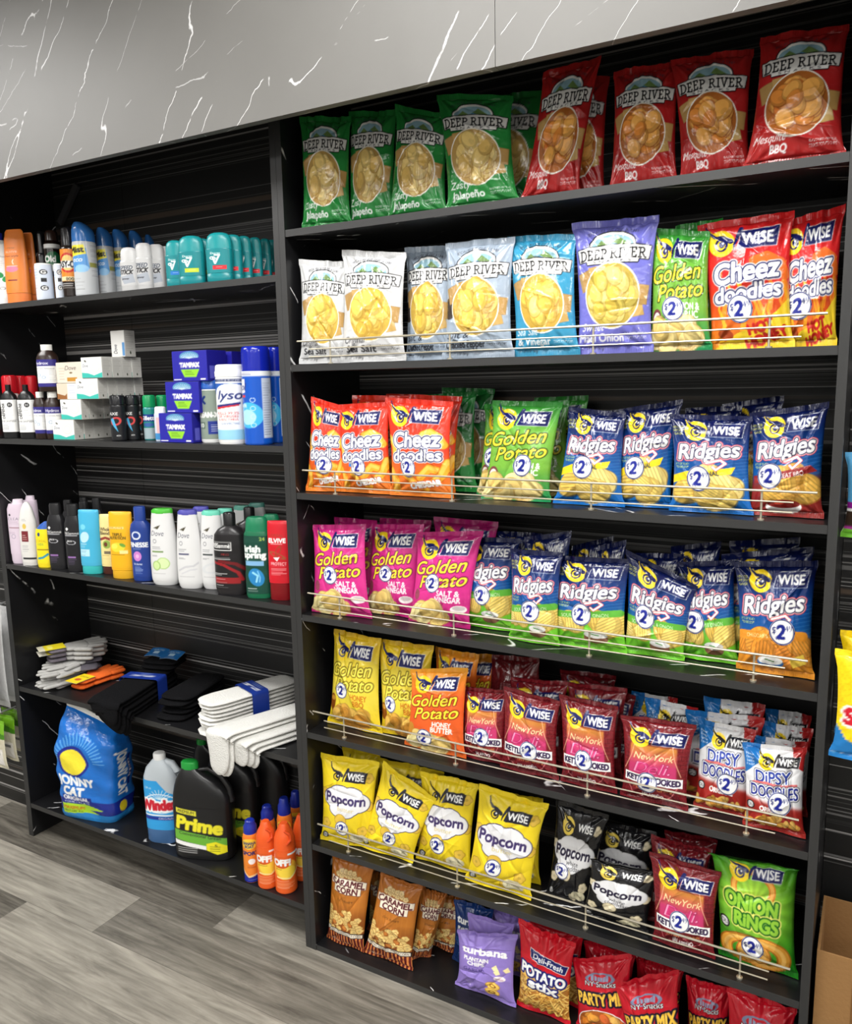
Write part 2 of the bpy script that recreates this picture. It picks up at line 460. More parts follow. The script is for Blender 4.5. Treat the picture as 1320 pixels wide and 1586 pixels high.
for (a, b, rt) in ((XM1, XR0, snack), (XL1, XM0, toil)):
    local(rt, MB().box(a, 0.0, TOPB - 0.0005, b, DEP, TOPB + 0.016).build('top_board', MARBLE, rt))
# a slim black batten that leans across the upper left corner of the back
b0, b1 = aty(118, 286, 0.29), aty(92, 345, 0.29)
d = (b1 - b0); b1 = b0 + d * 1.02
dn = d / np.linalg.norm(d); sd = np.array([dn[2], 0, -dn[0]]) * 0.011
v = [b0 - sd, b0 + sd, b1 + sd, b1 - sd]
v = [np.array([p[0], q, p[2]]) for q in (0.288, 0.300) for p in v]
tag(MB().add(v, [(0, 1, 2, 3), (7, 6, 5, 4), (0, 4, 5, 1), (1, 5, 6, 2), (2, 6, 7, 3), (3, 7, 4, 0)], (74, 74, 76)).build('batten', PLASTIC), 'thin dark batten slanting across the top left corner of the toiletries bay back', 'batten')

# neighbouring peg displays that show at the two borders of the picture
lb = tag(empty('peg_display', (-1.9, 0.13, 0)), 'striped black display back with hooks left of the toiletries bay', 'display')
local(lb, MB().box(-2.6, 0.125, 0.0, XL0 - 0.001, 0.140, TOP).build('back_panel', STRIPES, lb))
rb = tag(empty('peg_display', (1.9, 0.28, 0)), 'striped black display back with hooks right of the snack bay', 'display')
zb = aty(1272, 1447, 0.28)[2]
local(rb, MB().box(XR1 + 0.001, 0.28, zb, 2.6, 0.295, TOP).build('back_panel', STRIPES, rb))
local(rb, MB().box(XR1 + 0.001, 0.24, zb - 0.018, 2.6, 0.30, zb).build('bottom_board', MARBLE, rb))
local(lb, MB().tube([(-1.34, 0.125, 0.835), (-1.34, 0.0, 0.835), (-1.34, -0.06, 0.835), (-1.34, -0.065, 0.85)], 0.003, (200, 200, 200)).build('hook', STEEL, lb))
local(lb, MB().tube([(-1.335, 0.125, 0.455), (-1.335, 0.0, 0.455), (-1.335, -0.06, 0.455), (-1.335, -0.065, 0.47)], 0.003, (200, 200, 200)).build('hook', STEEL, lb))
local(rb, MB().tube([(1.31, 0.28, 1.075), (1.31, 0.1, 1.075), (1.31, -0.03, 1.075), (1.31, -0.035, 1.09)], 0.003, (200, 200, 200)).build('hook', STEEL, rb))
local(rb, MB().tube([(1.31, 0.28, 1.47), (1.31, 0.1, 1.47), (1.31, 0.02, 1.47), (1.31, 0.015, 1.485)], 0.003, (200, 200, 200)).build('hook', STEEL, rb))

# ------------------------------------------------------------------ painting of printed packaging (colour per vertex)
random.seed(7)
RNG = np.random.default_rng(11)
def load_glyphs():
    """outline edges and advance widths of the built-in font, cap height scaled to 1"""
    chars = [chr(i) for i in range(33, 127)] + ['Ñ', 'ñ', 'é', '®', 'É']
    cu, ob = {}, []
    def mk(key, body):
        c = bpy.data.curves.new('glyph', 'FONT'); c.body = body; c.resolution_u = 4; c.fill_mode = 'BOTH'
        o = bpy.data.objects.new('glyph', c); COL.objects.link(o); ob.append((key, o))
    for ch in chars:
        mk((ch, 0), ch); mk((ch, 1), ch + 'H')
    mk(('H', 2), 'H'); mk((' ', 1), 'H H'); mk((' ', 3), 'HH')
    dg = bpy.context.evaluated_depsgraph_get()
    res = {}
    for key, o in ob:
        me = o.evaluated_get(dg).to_mesh()
        V = np.array([v.co[:2] for v in me.vertices]).reshape(-1, 2)
        cnt = {}
        for p in me.polygons:
            vs = list(p.vertices)
            for a, b in zip(vs, vs[1:] + vs[:1]):
                k = (min(a, b), max(a, b)); cnt[k] = cnt.get(k, 0) + 1
        E = np.array([k for k, n in cnt.items() if n == 1], int).reshape(-1, 2)
        res[key] = (V, E)
        o.evaluated_get(dg).to_mesh_clear()
    for key, o in ob:
        c = o.data; bpy.data.objects.remove(o); bpy.data.curves.remove(c)
    H = res[('H', 2)][0]
    x0, x1, cap = H[:, 0].min(), H[:, 0].max(), H[:, 1].max()
    G = {}
    for ch in chars:
        V, E = res[(ch, 0)]
        adv = res[(ch, 1)][0][:, 0].max() - x1
        G[ch] = (V[E] / cap if len(E) else np.zeros((0, 2, 2)), adv / cap)
    G[' '] = (np.zeros((0, 2, 2)), (res[(' ', 1)][0][:, 0].max() - res[(' ', 3)][0][:, 0].max()) / cap)
    return G
GLYPH = load_glyphs()

def evenodd(E, w, h, ss=3):
    """coverage mask (h,w) of the region bounded by edges E (n,2,2) in pixels, even-odd rule"""
    if len(E) == 0: return np.zeros((h, w))
    e = E * ss
    a, b = e[:, 0], e[:, 1]
    sw = a[:, 1] > b[:, 1]
    lo = np.where(sw[:, None], b, a); hi = np.where(sw[:, None], a, b)
    j0 = np.clip(np.ceil(lo[:, 1] - 0.5), 0, h * ss).astype(int); j1 = np.clip(np.ceil(hi[:, 1] - 0.5), 0, h * ss).astype(int)
    n = j1 - j0
    k = n > 0
    lo, hi, j0, n = lo[k], hi[k], j0[k], n[k]
    if len(n) == 0: return np.zeros((h, w))
    idx = np.repeat(np.arange(len(n)), n)
    j = np.arange(n.sum()) - np.repeat(np.cumsum(n) - n, n) + j0[idx]
    t = (j + 0.5 - lo[idx, 1]) / (hi[idx, 1] - lo[idx, 1])
    x = lo[idx, 0] + t * (hi[idx, 0] - lo[idx, 0])
    col = np.clip(np.ceil(x - 0.5), 0, w * ss).astype(int)
    cnt = np.zeros((h * ss, w * ss + 1), np.int32)
    np.add.at(cnt, (j, col), 1)
    m = (np.cumsum(cnt, 1)[:, :w * ss] % 2).astype(float)
    return m.reshape(h, ss, w, ss).mean((1, 3))

def dilate(m, r):
    R = int(math.ceil(r)); out = m.copy()
    for dy in range(-R, R + 1):
        for dx in range(-R, R + 1):
            dd = math.hypot(dx, dy)
            if dd > r + 0.5 or (dx == 0 and dy == 0): continue
            wgt = min(1.0, r + 0.5 - dd)
            s = np.zeros_like(m)
            ya, yb = max(0, dy), m.shape[0] + min(0, dy); xa, xb = max(0, dx), m.shape[1] + min(0, dx)
            s[ya:yb, xa:xb] = m[ya - dy:yb - dy, xa - dx:xb - dx]
            np.maximum(out, s * wgt, out=out)
    return out

# letters with slab serifs, drawn as strokes (width, polylines), used for the banner lettering
def _arc(cx, cy, rx, ry, a0, a1, n=9):
    return [(cx + rx * math.cos(math.radians(a0 + (a1 - a0) * i / n)), cy + ry * math.sin(math.radians(a0 + (a1 - a0) * i / n))) for i in range(n + 1)]
SERIF = {
    'D': (0.80, [[(.15, 0), (.15, 1)], [(.02, 0), (.35, 0)] + _arc(.35, .5, .38, .5, -90, 90) + [(.02, 1)]]),
    'E': (0.68, [[(.15, 0), (.15, 1)], [(.02, 0), (.58, 0), (.58, .2)], [(.02, 1), (.56, 1), (.56, .8)], [(.15, .52), (.42, .52)]]),
    'P': (0.70, [[(.15, 0), (.15, 1)], [(.02, 0), (.3, 0)], [(.02, 1), (.35, 1)] + _arc(.35, .75, .25, .25, 90, -90) + [(.15, .5)]]),
    'R': (0.80, [[(.15, 0), (.15, 1)], [(.02, 0), (.3, 0)], [(.02, 1), (.35, 1)] + _arc(.35, .75, .25, .25, 90, -90) + [(.15, .5)], [(.36, .5), (.66, 0), (.78, 0)]]),
    'I': (0.36, [[(.18, 0), (.18, 1)], [(.04, 0), (.32, 0)], [(.04, 1), (.32, 1)]]),
    'V': (0.80, [[(.12, 1), (.40, 0), (.68, 1)], [(.0, 1), (.26, 1)], [(.54, 1), (.80, 1)]]),
    ' ': (0.20, []),
}

class Cv:
    def __init__(s, A, base=(255, 255, 255), N=224):
        s.N, s.A = N, A
        s.H = int(N * A)
        s.a = np.tile(np.asarray(base, float) / 255.0, (s.H, N, 1))
        s.X, s.Y = np.meshgrid((np.arange(N) + .5) / N, (np.arange(s.H) + .5) / N)
    def put(s, m, c, op=1.0):
        m = (m * op)[..., None]
        s.a = s.a * (1 - m) + np.asarray(c, float) / 255.0 * m
        return s
    def grad(s, stops):
        ys = [p for p, _ in stops]
        for k in range(3):
            s.a[..., k] = np.interp(s.Y[:, 0], ys, [c[k] / 255 for _, c in stops])[:, None]
        return s
    def speck(s, amp, sx=4, sy=4):
        h, w = s.H // sy + 2, s.N // sx + 2
        n = np.kron(RNG.normal(0, amp, (h, w)), np.ones((sy, sx)))[:s.H, :s.N]
        s.a = np.clip(s.a + n[..., None], 0, 1); return s
    def soft(s, d):
        return np.clip(0.5 - d * s.N, 0, 1)
    def ell(s, cx, cy, rx, ry, c, rot=0, op=1.0, ring=None):
        ca, sa = math.cos(rot), math.sin(rot)
        dx, dy = s.X - cx, s.Y - cy
        u, v = (dx * ca + dy * sa) / rx, (-dx * sa + dy * ca) / ry
        q = np.sqrt(u * u + v * v)
        d = (q - 1) * min(rx, ry)
        if ring: return s.put(s.soft(np.abs(d) - ring), c, op)
        return s.put(s.soft(d), c, op)
    def rect(s, x0, y0, x1, y1, c, op=1.0):
        return s.poly([(x0, y0), (x1, y0), (x1, y1), (x0, y1)], c, op=op)
    def pmask(s, pts):
        p = np.array(pts, float) * s.N
        E = np.stack([p, np.roll(p, -1, 0)], 1)
        return evenodd(E, s.N, s.H, 2)
    def poly(s, pts, c, out=0, oc=None, op=1.0):
        m = s.pmask(pts)
        if out: s.put(dilate(m, out * s.N), oc)
        return s.put(m, c, op)
    def strokes_mask(s, lines, w):
        best = np.full((s.H, s.N), 9.0)
        for ln in lines:
            n = len(ln)
            for i in range(n - 1):
                (x0, y0), (x1, y1) = ln[i][:2], ln[i + 1][:2]
                wa, wb = (w[0] + (w[1] - w[0]) * i / (n - 1), w[0] + (w[1] - w[0]) * (i + 1) / (n - 1)) if isinstance(w, tuple) else (w, w)
                pad = max(wa, wb) + 2.0 / s.N
                i0, i1 = max(0, int((min(x0, x1) - pad) * s.N)), min(s.N, int((max(x0, x1) + pad) * s.N) + 1)
                j0, j1 = max(0, int((min(y0, y1) - pad) * s.N)), min(s.H, int((max(y0, y1) + pad) * s.N) + 1)
                if i1 <= i0 or j1 <= j0: continue
                X, Y = s.X[j0:j1, i0:i1], s.Y[j0:j1, i0:i1]
                ex, ey = x1 - x0, y1 - y0
                t = np.clip(((X - x0) * ex + (Y - y0) * ey) / (ex * ex + ey * ey + 1e-12), 0, 1)
                d = np.hypot(X - x0 - t * ex, Y - y0 - t * ey) - (wa + (wb - wa) * t)
                best[j0:j1, i0:i1] = np.minimum(best[j0:j1, i0:i1], d)
        return s.soft(best)
    def line(s, lines, w, c, op=1.0):
        if not isinstance(lines[0][0], (tuple, list)): lines = [lines]
        return s.put(s.strokes_mask(lines, w), c, op)
    def _out(s, m, c, out):
        for r, oc in out:
            s.put(dilate(m, r * s.N), oc)
        return s.put(m, c)
    def text(s, st, cx, cy, h, c, out=(), sx=1.0, shear=0.0, rot=0.0, bold=0.0, arc=0.0, w=None, sp=0.0):
        """cy is the middle of the capitals; w fits the string to a width"""
        segs, x = [], 0.0
        for ch in st:
            g, adv = GLYPH.get(ch, GLYPH[' '])
            if len(g): segs.append(g + np.array([x, 0]))
            x += adv + sp
        if not segs: return s
        E = np.concatenate(segs).copy()
        wid = E[..., 0].max() - E[..., 0].min()
        E[..., 0] -= (E[..., 0].max() + E[..., 0].min()) / 2
        E[..., 1] -= 0.5
        k = h * sx if w is None else w / wid
        E[..., 0] = E[..., 0] * k + shear * E[..., 1] * h
        E[..., 1] *= -h
        if arc: E[..., 1] += arc * E[..., 0] ** 2
        ca, sa = math.cos(rot), math.sin(rot)
        px = (E[..., 0] * ca - E[..., 1] * sa + cx) * s.N
        py = (E[..., 0] * sa + E[..., 1] * ca + cy) * s.N
        m = evenodd(np.stack([px, py], -1), s.N, s.H)
        if bold: m = dilate(m, bold * s.N)
        return s._out(m, c, out)
    def serif(s, st, cx, cy, h, w, c, rot=0.0, arc=0.0, bw=0.075, out=()):
        tot = sum(SERIF[ch][0] + .12 for ch in st)
        k = w / tot
        ca, sa = math.cos(rot), math.sin(rot)
        lines, x = [], -tot / 2
        for ch in st:
            adv, ls = SERIF[ch]
            for ln in ls:
                q = []
                for (a, b) in ln:
                    X, Y = (x + a) * k, -(b - 0.5) * h
                    Y += arc * X * X
                    q.append((X * ca - Y * sa + cx, X * sa + Y * ca + cy))
                lines.append(q)
            x += adv + .12
        return s._out(s.strokes_mask(lines, bw * h), c, out)
    def chips(s, cx, cy, rx, ry, n, size, pal, edge, ridged=False, clip=None, asp=0.75):
        """a printed picture of a heap of crisps"""
        for i in range(n):
            a, q = RNG.uniform(0, 6.283), math.sqrt(RNG.uniform(0, 1))
            x, y = cx + rx * q * math.cos(a), cy + ry * q * math.sin(a)
            r = size * RNG.uniform(.7, 1.15); rot = RNG.uniform(0, 3.14)
            c = np.array(pal[RNG.integers(len(pal))], float)
            s.ell(x + .004, y + .006, r * 1.05, r * asp * 1.08, edge, rot, .55)
            s.ell(x, y, r, r * asp, c * .88, rot)
            s.ell(x - r * .12, y - r * .12, r * .8, r * asp * .78, np.minimum(c * 1.08, 255), rot, .8)
            if ridged:
                rr = rot + .5
                for q in np.linspace(-.7, .7, 6):
                    L = r * math.sqrt(max(0, 1 - q * q)) * .85
                    ox, oy = x - math.sin(rr) * q * r * asp, y + math.cos(rr) * q * r * asp
                    s.line([(ox - math.cos(rr) * L, oy - math.sin(rr) * L), (ox + math.cos(rr) * L, oy + math.sin(rr) * L)], r * .035, c * .72, .7)
            else:
                s.ell(x + r * .2, y + r * .15, r * .35, r * asp * .3, c * .85, rot, .35)
        return s
    def blobs(s, pts, size, c, edge):
        for (x, y) in pts:
            for k in range(5):
                a = k * 1.257
                s.ell(x + size * .55 * math.cos(a), y + size * .5 * math.sin(a), size * .58, size * .55, edge)
            for k in range(5):
                a = k * 1.257
                s.ell(x + size * .52 * math.cos(a), y + size * .47 * math.sin(a), size * .5, size * .47, c)
            s.ell(x, y, size * .3, size * .25, np.array(c) * .86)
        return s
    def out(s):
        return lin(np.clip(s.a, 0, 1))

def sample(img, U, V):
    """bilinear lookup; U,V in 0..1, V from the top"""
    h, w = img.shape[:2]
    x = np.clip(U * w - .5, 0, w - 1.001); y = np.clip(V * h - .5, 0, h - 1.001)
    i, j = x.astype(int), y.astype(int); fx, fy = (x - i)[..., None], (y - j)[..., None]
    return (img[j, i] * (1 - fx) + img[j, i + 1] * fx) * (1 - fy) + (img[j + 1, i] * (1 - fx) + img[j + 1, i + 1] * fx) * fy

NAVY = (22, 28, 92); WHITE = (250, 250, 248); YEL = (252, 218, 40)

def owl(cv, x, y, k, dark=NAVY, box=NAVY, disc=YEL, rot=0.0, txt=WHITE, edge=None):
    """round eye mark with a swept brow, and the boxed four-letter word beside it; k = overall width"""
    ca, sa = math.cos(rot), math.sin(rot)
    def T(px, py): return (x + k * (px * ca - py * sa), y + k * (px * sa + py * ca))
    if disc is not None: cv.ell(*T(.17, .05), k * .20, k * .20, disc); cv.line([T(.0, -.17), T(.08, -.02)], (k * .02, k * .06), disc)
    b = [T(.34 + .45 * a, -.10 + .0 * a) for a in (0, 1)]
    box_pts = [T(.47, -.10), T(1.0, -.12), T(.965, .16), T(.40, .16)]
    cv.poly(box_pts, box, k * .012, edge or WHITE)
    cv.text('WISE', *T(.70, .025), k * .16, txt, w=k * .44, bold=k * .010, rot=rot)
    brow = [T(-.01, -.24), T(.02, -.13), T(.09, -.055), T(.20, -.035), T(.31, .03)]
    cv.line([T(.47, -.13), T(.41, -.03), T(.36, .09), T(.35, .16)], (k * .035, k * .012), dark)
    cv.ell(*T(.17, .08), k * .10, k * .10, dark); cv.ell(*T(.165, .085), k * .068, k * .068, disc if disc is not None else WHITE)
    cv.line(brow, (k * .010, k * .042), dark)
    cv.ell(*T(.18, .075), k * .05, k * .05, dark); cv.ell(*T(.20, .055), k * .018, k * .018, WHITE)
    return cv

def sticker_cv():
    cv = Cv(1.0, WHITE, 112)
    cv.ell(.5, .5, .5, .5, (20, 35, 110)); cv.ell(.5, .5, .445, .445, WHITE)
    cv.text('2', .46, .5, .52, (20, 35, 140), bold=.035, shear=.12)
    cv.text('$', .19, .42, .24, (20, 35, 120), bold=.006); cv.text('49', .76, .36, .19, (20, 35, 120), bold=.008)
    return cv.out()
STICK = sticker_cv()

def deep_river(base, pal, edge, l1, l2, sub=(235, 235, 235), bowl=None, dark=False, low=None, accent=None):
    cv = Cv(1.5, base)
    if low is not None:
        m = 1 / (1 + np.exp(-(cv.Y - 1.08 + .12 * np.sin(cv.X * 3)) * 14)); cv.put(m, low)
    if accent: cv.ell(*accent)
    cv.text('BECAUSE WE GIVE A CHIP', .5, .125, .035, (60, 60, 70), arc=.45, w=.62)
    # landscape arch and banner
    cv.ell(.5, .30, .30, .165, (20, 22, 28)); cv.ell(.5, .30, .285, .15, WHITE); cv.ell(.5, .31, .265, .13, (150, 190, 205))
    cv.poly([(.25, .33), (.36, .24), (.46, .30), (.58, .21), (.72, .30), (.75, .36), (.25, .36)], (110, 140, 80))
    cv.poly([(.42, .36), (.50, .27), (.56, .29), (.53, .36)], (95, 155, 200))
    B = [(.04, .335), (.20, .315), (.5, .30), (.8, .315), (.97, .335), (.95, .475), (.84, .465), (.83, .505), (.17, .505), (.16, .465), (.06, .475)]
    cv.poly(B, (232, 232, 230), .014, (15, 15, 20))
    cv.serif('DEEP RIVER', .505, .395, .105, .86, (12, 12, 18), arc=.06, bw=.085)
    cv.text('S N A C K S', .5, .482, .030, (20, 20, 30), w=.5)
    # crackers and bowl of crisps
    for (x, y, r, c) in [(.16, .68, .5, (176, 140, 85)), (.30, .64, .7, (196, 158, 96)), (.80, 1.0, .6, (196, 160, 92)), (.86, .86, .9, (182, 144, 84))]:
        cs, sn = .15 * math.cos(r), .15 * math.sin(r)
        cv.poly([(x + cs, y + sn), (x - sn, y + cs), (x - cs, y - sn), (x + sn, y - cs)], c, .006, tuple(np.array(c) * .75))
    cv.ell(.5, .86, .36, .36, tuple(np.array(edge) * .5 + np.array(pal[0]) * .5), .3); cv.ell(.5, .86, .365, .365, (240, 236, 225), .3, ring=.008)
    cv.chips(.5, .86, .24, .24, 40, .135, pal, edge, asp=.8)
    cv.text(l1, .24, 1.205, .085, sub, shear=.3, bold=.003, w=min(.36, .062 * len(l1)))
    cv.text(l2, .34, 1.325, .085, sub, bold=.006, w=min(.60, .06 * len(l2)))
    cv.text('FLAVORED KETTLE', .80, 1.29, .026, sub, w=.28); cv.text('COOKED POTATO CHIPS', .80, 1.335, .026, sub, w=.28)
    cv.text('NET WT 5 OZ (141g)', .22, 1.44, .03, tuple(np.array(base) * .35), w=.3)
    return cv.out()
GOLD = [(236, 204, 96), (224, 186, 80), (244, 218, 120), (214, 172, 70)]
DES = {}
DES['jalapeno'] = deep_river((38, 128, 58), [(226, 196, 120), (214, 178, 100), (236, 210, 140)], (140, 100, 45), 'Zesty', 'Jalapeño')
DES['mesquite'] = deep_river((168, 34, 34), [(222, 140, 62), (206, 116, 48), (232, 168, 84)], (120, 58, 22), 'Mesquite', 'BBQ')
DES['sea_salt'] = deep_river((204, 205, 206), GOLD, (176, 138, 52), 'Original', 'Sea Salt', (40, 40, 45))
DES['pepper'] = deep_river((158, 172, 188), GOLD, (150, 116, 50), 'Salt &', 'Cracked Pepper', (30, 34, 44), accent=(.08, .86, .12, .14, (60, 52, 48)))
DES['vinegar'] = deep_river((58, 148, 186), GOLD, (170, 126, 44), 'Sea Salt', '& Vinegar')
DES['maui'] = deep_river((112, 112, 196), [(226, 204, 98), (214, 186, 78), (236, 216, 126)], (150, 122, 44), 'Sweet', 'Maui Onion')

def cheez(hot):
    cv = Cv(1.5)
    if hot:
        cv.grad([(0, (214, 36, 38)), (.7, (214, 36, 38)), (1.05, (226, 84, 34)), (1.5, (238, 150, 40))])
        for i in range(16):
            x = RNG.uniform(0, 1); y = RNG.uniform(.75, 1.25)
            cv.line([(x, y + .3), (x + .05, y + .1), (x - .02, y - .1), (x + .03, y - .22)], (.035, .004), (246, 150 + 60 * RNG.uniform(), 40), .7)
        cv.line([(.6, .52), (.75, .48), (.9, .56), (.95, .7)], .055, (232, 110, 38))
        cv.poly([(1, .95), (1, 1.5), (.05, 1.5), (.35, 1.32), (.62, 1.25), (.85, 1.1)], (246, 210, 50))
        cv.text('HOT', .64, 1.26, .105, (206, 40, 36), bold=.014, rot=-.22); cv.text('HONEY', .70, 1.38, .105, (206, 40, 36), bold=.014, rot=-.30)
        cv.ell(.2, 1.33, .1, .06, (170, 70, 30), .3)
    else:
        cv.grad([(0, (222, 52, 34)), (.75, (226, 58, 34)), (1.1, (232, 104, 36)), (1.5, (236, 130, 40))])
        for p in [[(.62, .55), (.74, .5), (.86, .56), (.93, .68)], [(.0, .62), (.1, .7), (.12, .85)], [(.03, 1.12), (.14, 1.3), (.12, 1.4)], [(.55, 1.2), (.72, 1.05), (.92, 1.1)], [(.75, 1.28), (.9, 1.15), (1, .95)], [(.3, 1.15), (.45, 1.3), (.62, 1.36)]]:
            cv.line(p, .068, (196, 96, 20)); cv.line(p, .060, (242, 168, 44)); cv.line([(a - .012, b - .015) for a, b in p], .028, (250, 196, 84))
        cv.text('CHEDDAR', .62, 1.30, .085, WHITE, [(.012, (190, 70, 30))], rot=-.16, bold=.012, w=.5)
        cv.rect(.24, .92, .40, 1.06, (60, 120, 190)); cv.text('BAKED', .32, .99, .04, WHITE, w=.12)
    owl(cv, .10, .24, .78)
    o = [(.05, (20, 24, 80)), (.03, WHITE)] if False else [(.030, WHITE), (.019, (22, 26, 88))]
    cv.text('Cheez', .50, .62, .22, WHITE, o, shear=.15, bold=.013, w=.78, rot=-.06)
    cv.text('doodles', .50, .86, .17, WHITE, o, shear=.15, bold=.010, w=.82, rot=-.06)
    return cv.out()
DES['cheez'] = cheez(False); DES['cheez_hot'] = cheez(True)

def golden(top, mid, bot, l1, l2, flav=WHITE, script=(250, 232, 60), sout=(40, 60, 20), pal=None, garnish=None, dark=NAVY, price_y=None):
    cv = Cv(1.5)
    cv.grad([(0, top), (.5, mid), (1.0, mid), (1.5, bot)])
    owl(cv, .12, .24, .78)
    cv.text('Golden', .47, .545, .20, script, [(.018, sout)], shear=.35, bold=.006, w=.86, rot=-.10)
    cv.text('Potato', .55, .765, .19, script, [(.018, sout)], shear=.35, bold=.006, w=.78, rot=-.10)
    cv.text(l1, .66, .96, .085, flav, bold=.006, w=.07 + .05 * len(l1)); cv.text(l2, .66, 1.06, .085, flav, bold=.006, w=.07 + .05 * len(l2))
    if garnish:
        for g in garnish: cv.ell(*g)
    cv.chips(.42, 1.30, .36, .12, 13, .165, pal or [(238, 214, 140), (230, 200, 118), (244, 224, 160)], (176, 130, 60), asp=.8)
    return cv.out()
DES['gp_green'] = golden((44, 140, 52), (120, 180, 64), (20, 130, 76), 'ONION &', 'GARLIC', garnish=[(.12, 1.1, .09, .11, (120, 60, 60)), (.12, 1.12, .07, .09, (238, 232, 220))])
DES['gp_pink'] = golden((178, 34, 112), (214, 50, 138), (176, 32, 110), 'SALT &', 'VINEGAR', sout=(110, 20, 70), garnish=[(.85, 1.20, .12, .06, (240, 230, 230)), (.85, 1.185, .09, .035, (200, 190, 190)), (.1, 1.02, .05, .09, (150, 70, 90))])
DES['gp_yellow'] = golden((226, 184, 30), (238, 216, 70), (240, 206, 30), 'HONEY', 'BBQ', flav=(206, 120, 30), sout=(110, 92, 20), script=(250, 236, 90), pal=[(226, 172, 70), (214, 150, 56), (234, 188, 90)], garnish=[(.08, 1.12, .08, .14, (150, 80, 24)), (.08, 1.05, .06, .04, (220, 160, 60))])
DES['gp_orange'] = golden((246, 172, 46), (232, 96, 38), (226, 104, 40), 'HONEY', 'BUTTER', sout=(130, 40, 16), garnish=[(.06, 1.2, .1, .2, (206, 140, 50))])

def ridgies(kind):
    cv = Cv(1.5)
    cv.grad([(0, (10, 18, 60)), (.20, (11, 26, 82)), (.55, (15, 66, 132)), (.95, (20, 90, 164)), (1.5, (20, 108, 188))])
    for i in range(10):
        yy = .55 + .05 * i
        cv.line([(.62, yy + .1), (.8, yy + .03), (1.0, yy)], .004, (60, 130, 190), .6)
    owl(cv, .20, .215, .74, dark=(16, 24, 80), box=(20, 30, 90), rot=-.0)
    cv.text('NEW LOOK', .09, .20, .035, (225, 220, 90), w=.14); cv.text('SAME GREAT', .09, .25, .035, (225, 220, 90), w=.15); cv.text('FLAVOR!', .09, .30, .035, (225, 220, 90), w=.12)
    o = [(.034, (230, 60, 70)), (.024, WHITE), (.017, (24, 18, 60))]
    pal = [(240, 208, 110), (232, 194, 92), (246, 220, 132)]; ed = (180, 130, 46)
    if kind == 'original':
        cv.chips(.5, 1.13, .40, .17, 10, .24, pal, ed, True)
        cv.poly([(.0, .94), (.2, .87), (.55, .84), (.85, .78), (.80, .89), (.5, .94), (.2, .99), (0, 1.06)], (248, 214, 40)); cv.text('ORIGINAL', .46, .905, .07, (20, 30, 80), rot=-.13, bold=.005, w=.36)
    elif kind == 'bbq':
        m = 1 / (1 + np.exp(-(cv.Y - .98 - .05 * np.sin(cv.X * 4)) * 30)); cv.put(m, (146, 42, 38))
        cv.chips(.52, 1.06, .40, .12, 9, .23, [(238, 186, 84), (230, 170, 70)], ed, True)
        cv.poly([(.02, .93), (.4, .88), (.85, .80), (.95, .88), (.5, .97), (.04, 1.04)], (150, 44, 44)); cv.text('SWEET HEAT BBQ', .46, .935, .06, WHITE, rot=-.13, w=.6)
        cv.ell(.48, 1.36, .25, .10, (244, 240, 236)); cv.ell(.48, 1.32, .23, .06, (120, 24, 20)); cv.ell(.42, 1.31, .07, .02, (190, 70, 50))
    elif kind == 'onion':
        m = 1 / (1 + np.exp(-(cv.Y - .96 - .04 * np.sin(cv.X * 5)) * 26)); cv.put(m, (112, 196, 48))
        cv.chips(.18, 1.08, .16, .06, 4, .19, pal, ed, True); cv.chips(.76, 1.04, .18, .06, 5, .20, pal, ed, True)
        cv.line([(.0, .96), (.3, .94), (.6, .90), (.95, .86)], .055, (96, 178, 60)); cv.text('SOUR CREAM & ONION', .46, .935, .055, (220, 238, 200), rot=-.10, w=.70)
        cv.ell(.62, 1.30, .17, .09, (126, 88, 66)); cv.ell(.62, 1.24, .17, .06, (240, 240, 236)); cv.line([(.55, 1.23), (.66, 1.25)], .008, (70, 150, 60)); cv.line([(.05, 1.42), (.4, 1.34)], .03, (90, 170, 40)); cv.line([(.5, 1.45), (.95, 1.38)], .03, (140, 214, 70))
    else:
        m = 1 / (1 + np.exp(-(cv.Y - 1.04 - .04 * np.sin(cv.X * 5)) * 26)); cv.put(m, (226, 146, 44))
        cv.chips(.3, 1.14, .3, .12, 7, .22, [(236, 158, 60), (230, 146, 50)], (160, 84, 20), True); cv.chips(.8, 1.14, .16, .12, 4, .2, [(236, 158, 60), (226, 140, 50)], (160, 84, 20), True)
        cv.line([(.05, .98), (.3, .97), (.65, .93), (.9, .95)], .06, (234, 150, 46)); cv.text('CHEDDAR & SOUR CREAM', .45, .965, .05, (252, 230, 160), rot=-.04, w=.66)
        cv.ell(.45, 1.33, .18, .07, (60, 110, 170)); cv.ell(.45, 1.30, .17, .06, (240, 240, 236)); cv.line([(.38, 1.29), (.5, 1.31)], .008, (70, 130, 60)); cv.poly([(.70, 1.25), (.9, 1.18), (.93, 1.3), (.75, 1.38)], (250, 214, 84))
    cv.text('Ridgies', .50, .545, .22, WHITE, o, shear=.22, bold=.010, w=.80, rot=-.08)
    cv.line([(.48, .735), (.66, .685), (.72, .735), (.60, .835), (.56, .795)], .022, (230, 60, 70)); cv.line([(.48, .735), (.66, .685), (.72, .735), (.60, .835), (.56, .795)], .014, WHITE)
    cv.text("LET'S GET READY", .14, .76, .03, (200, 220, 120), w=.2); cv.text('TO RIDGE IT', .14, .81, .03, (200, 220, 120), w=.18)
    return cv.out()
for k in ('original', 'bbq', 'onion', 'cheddar'): DES['ridgies_' + k] = ridgies(k)

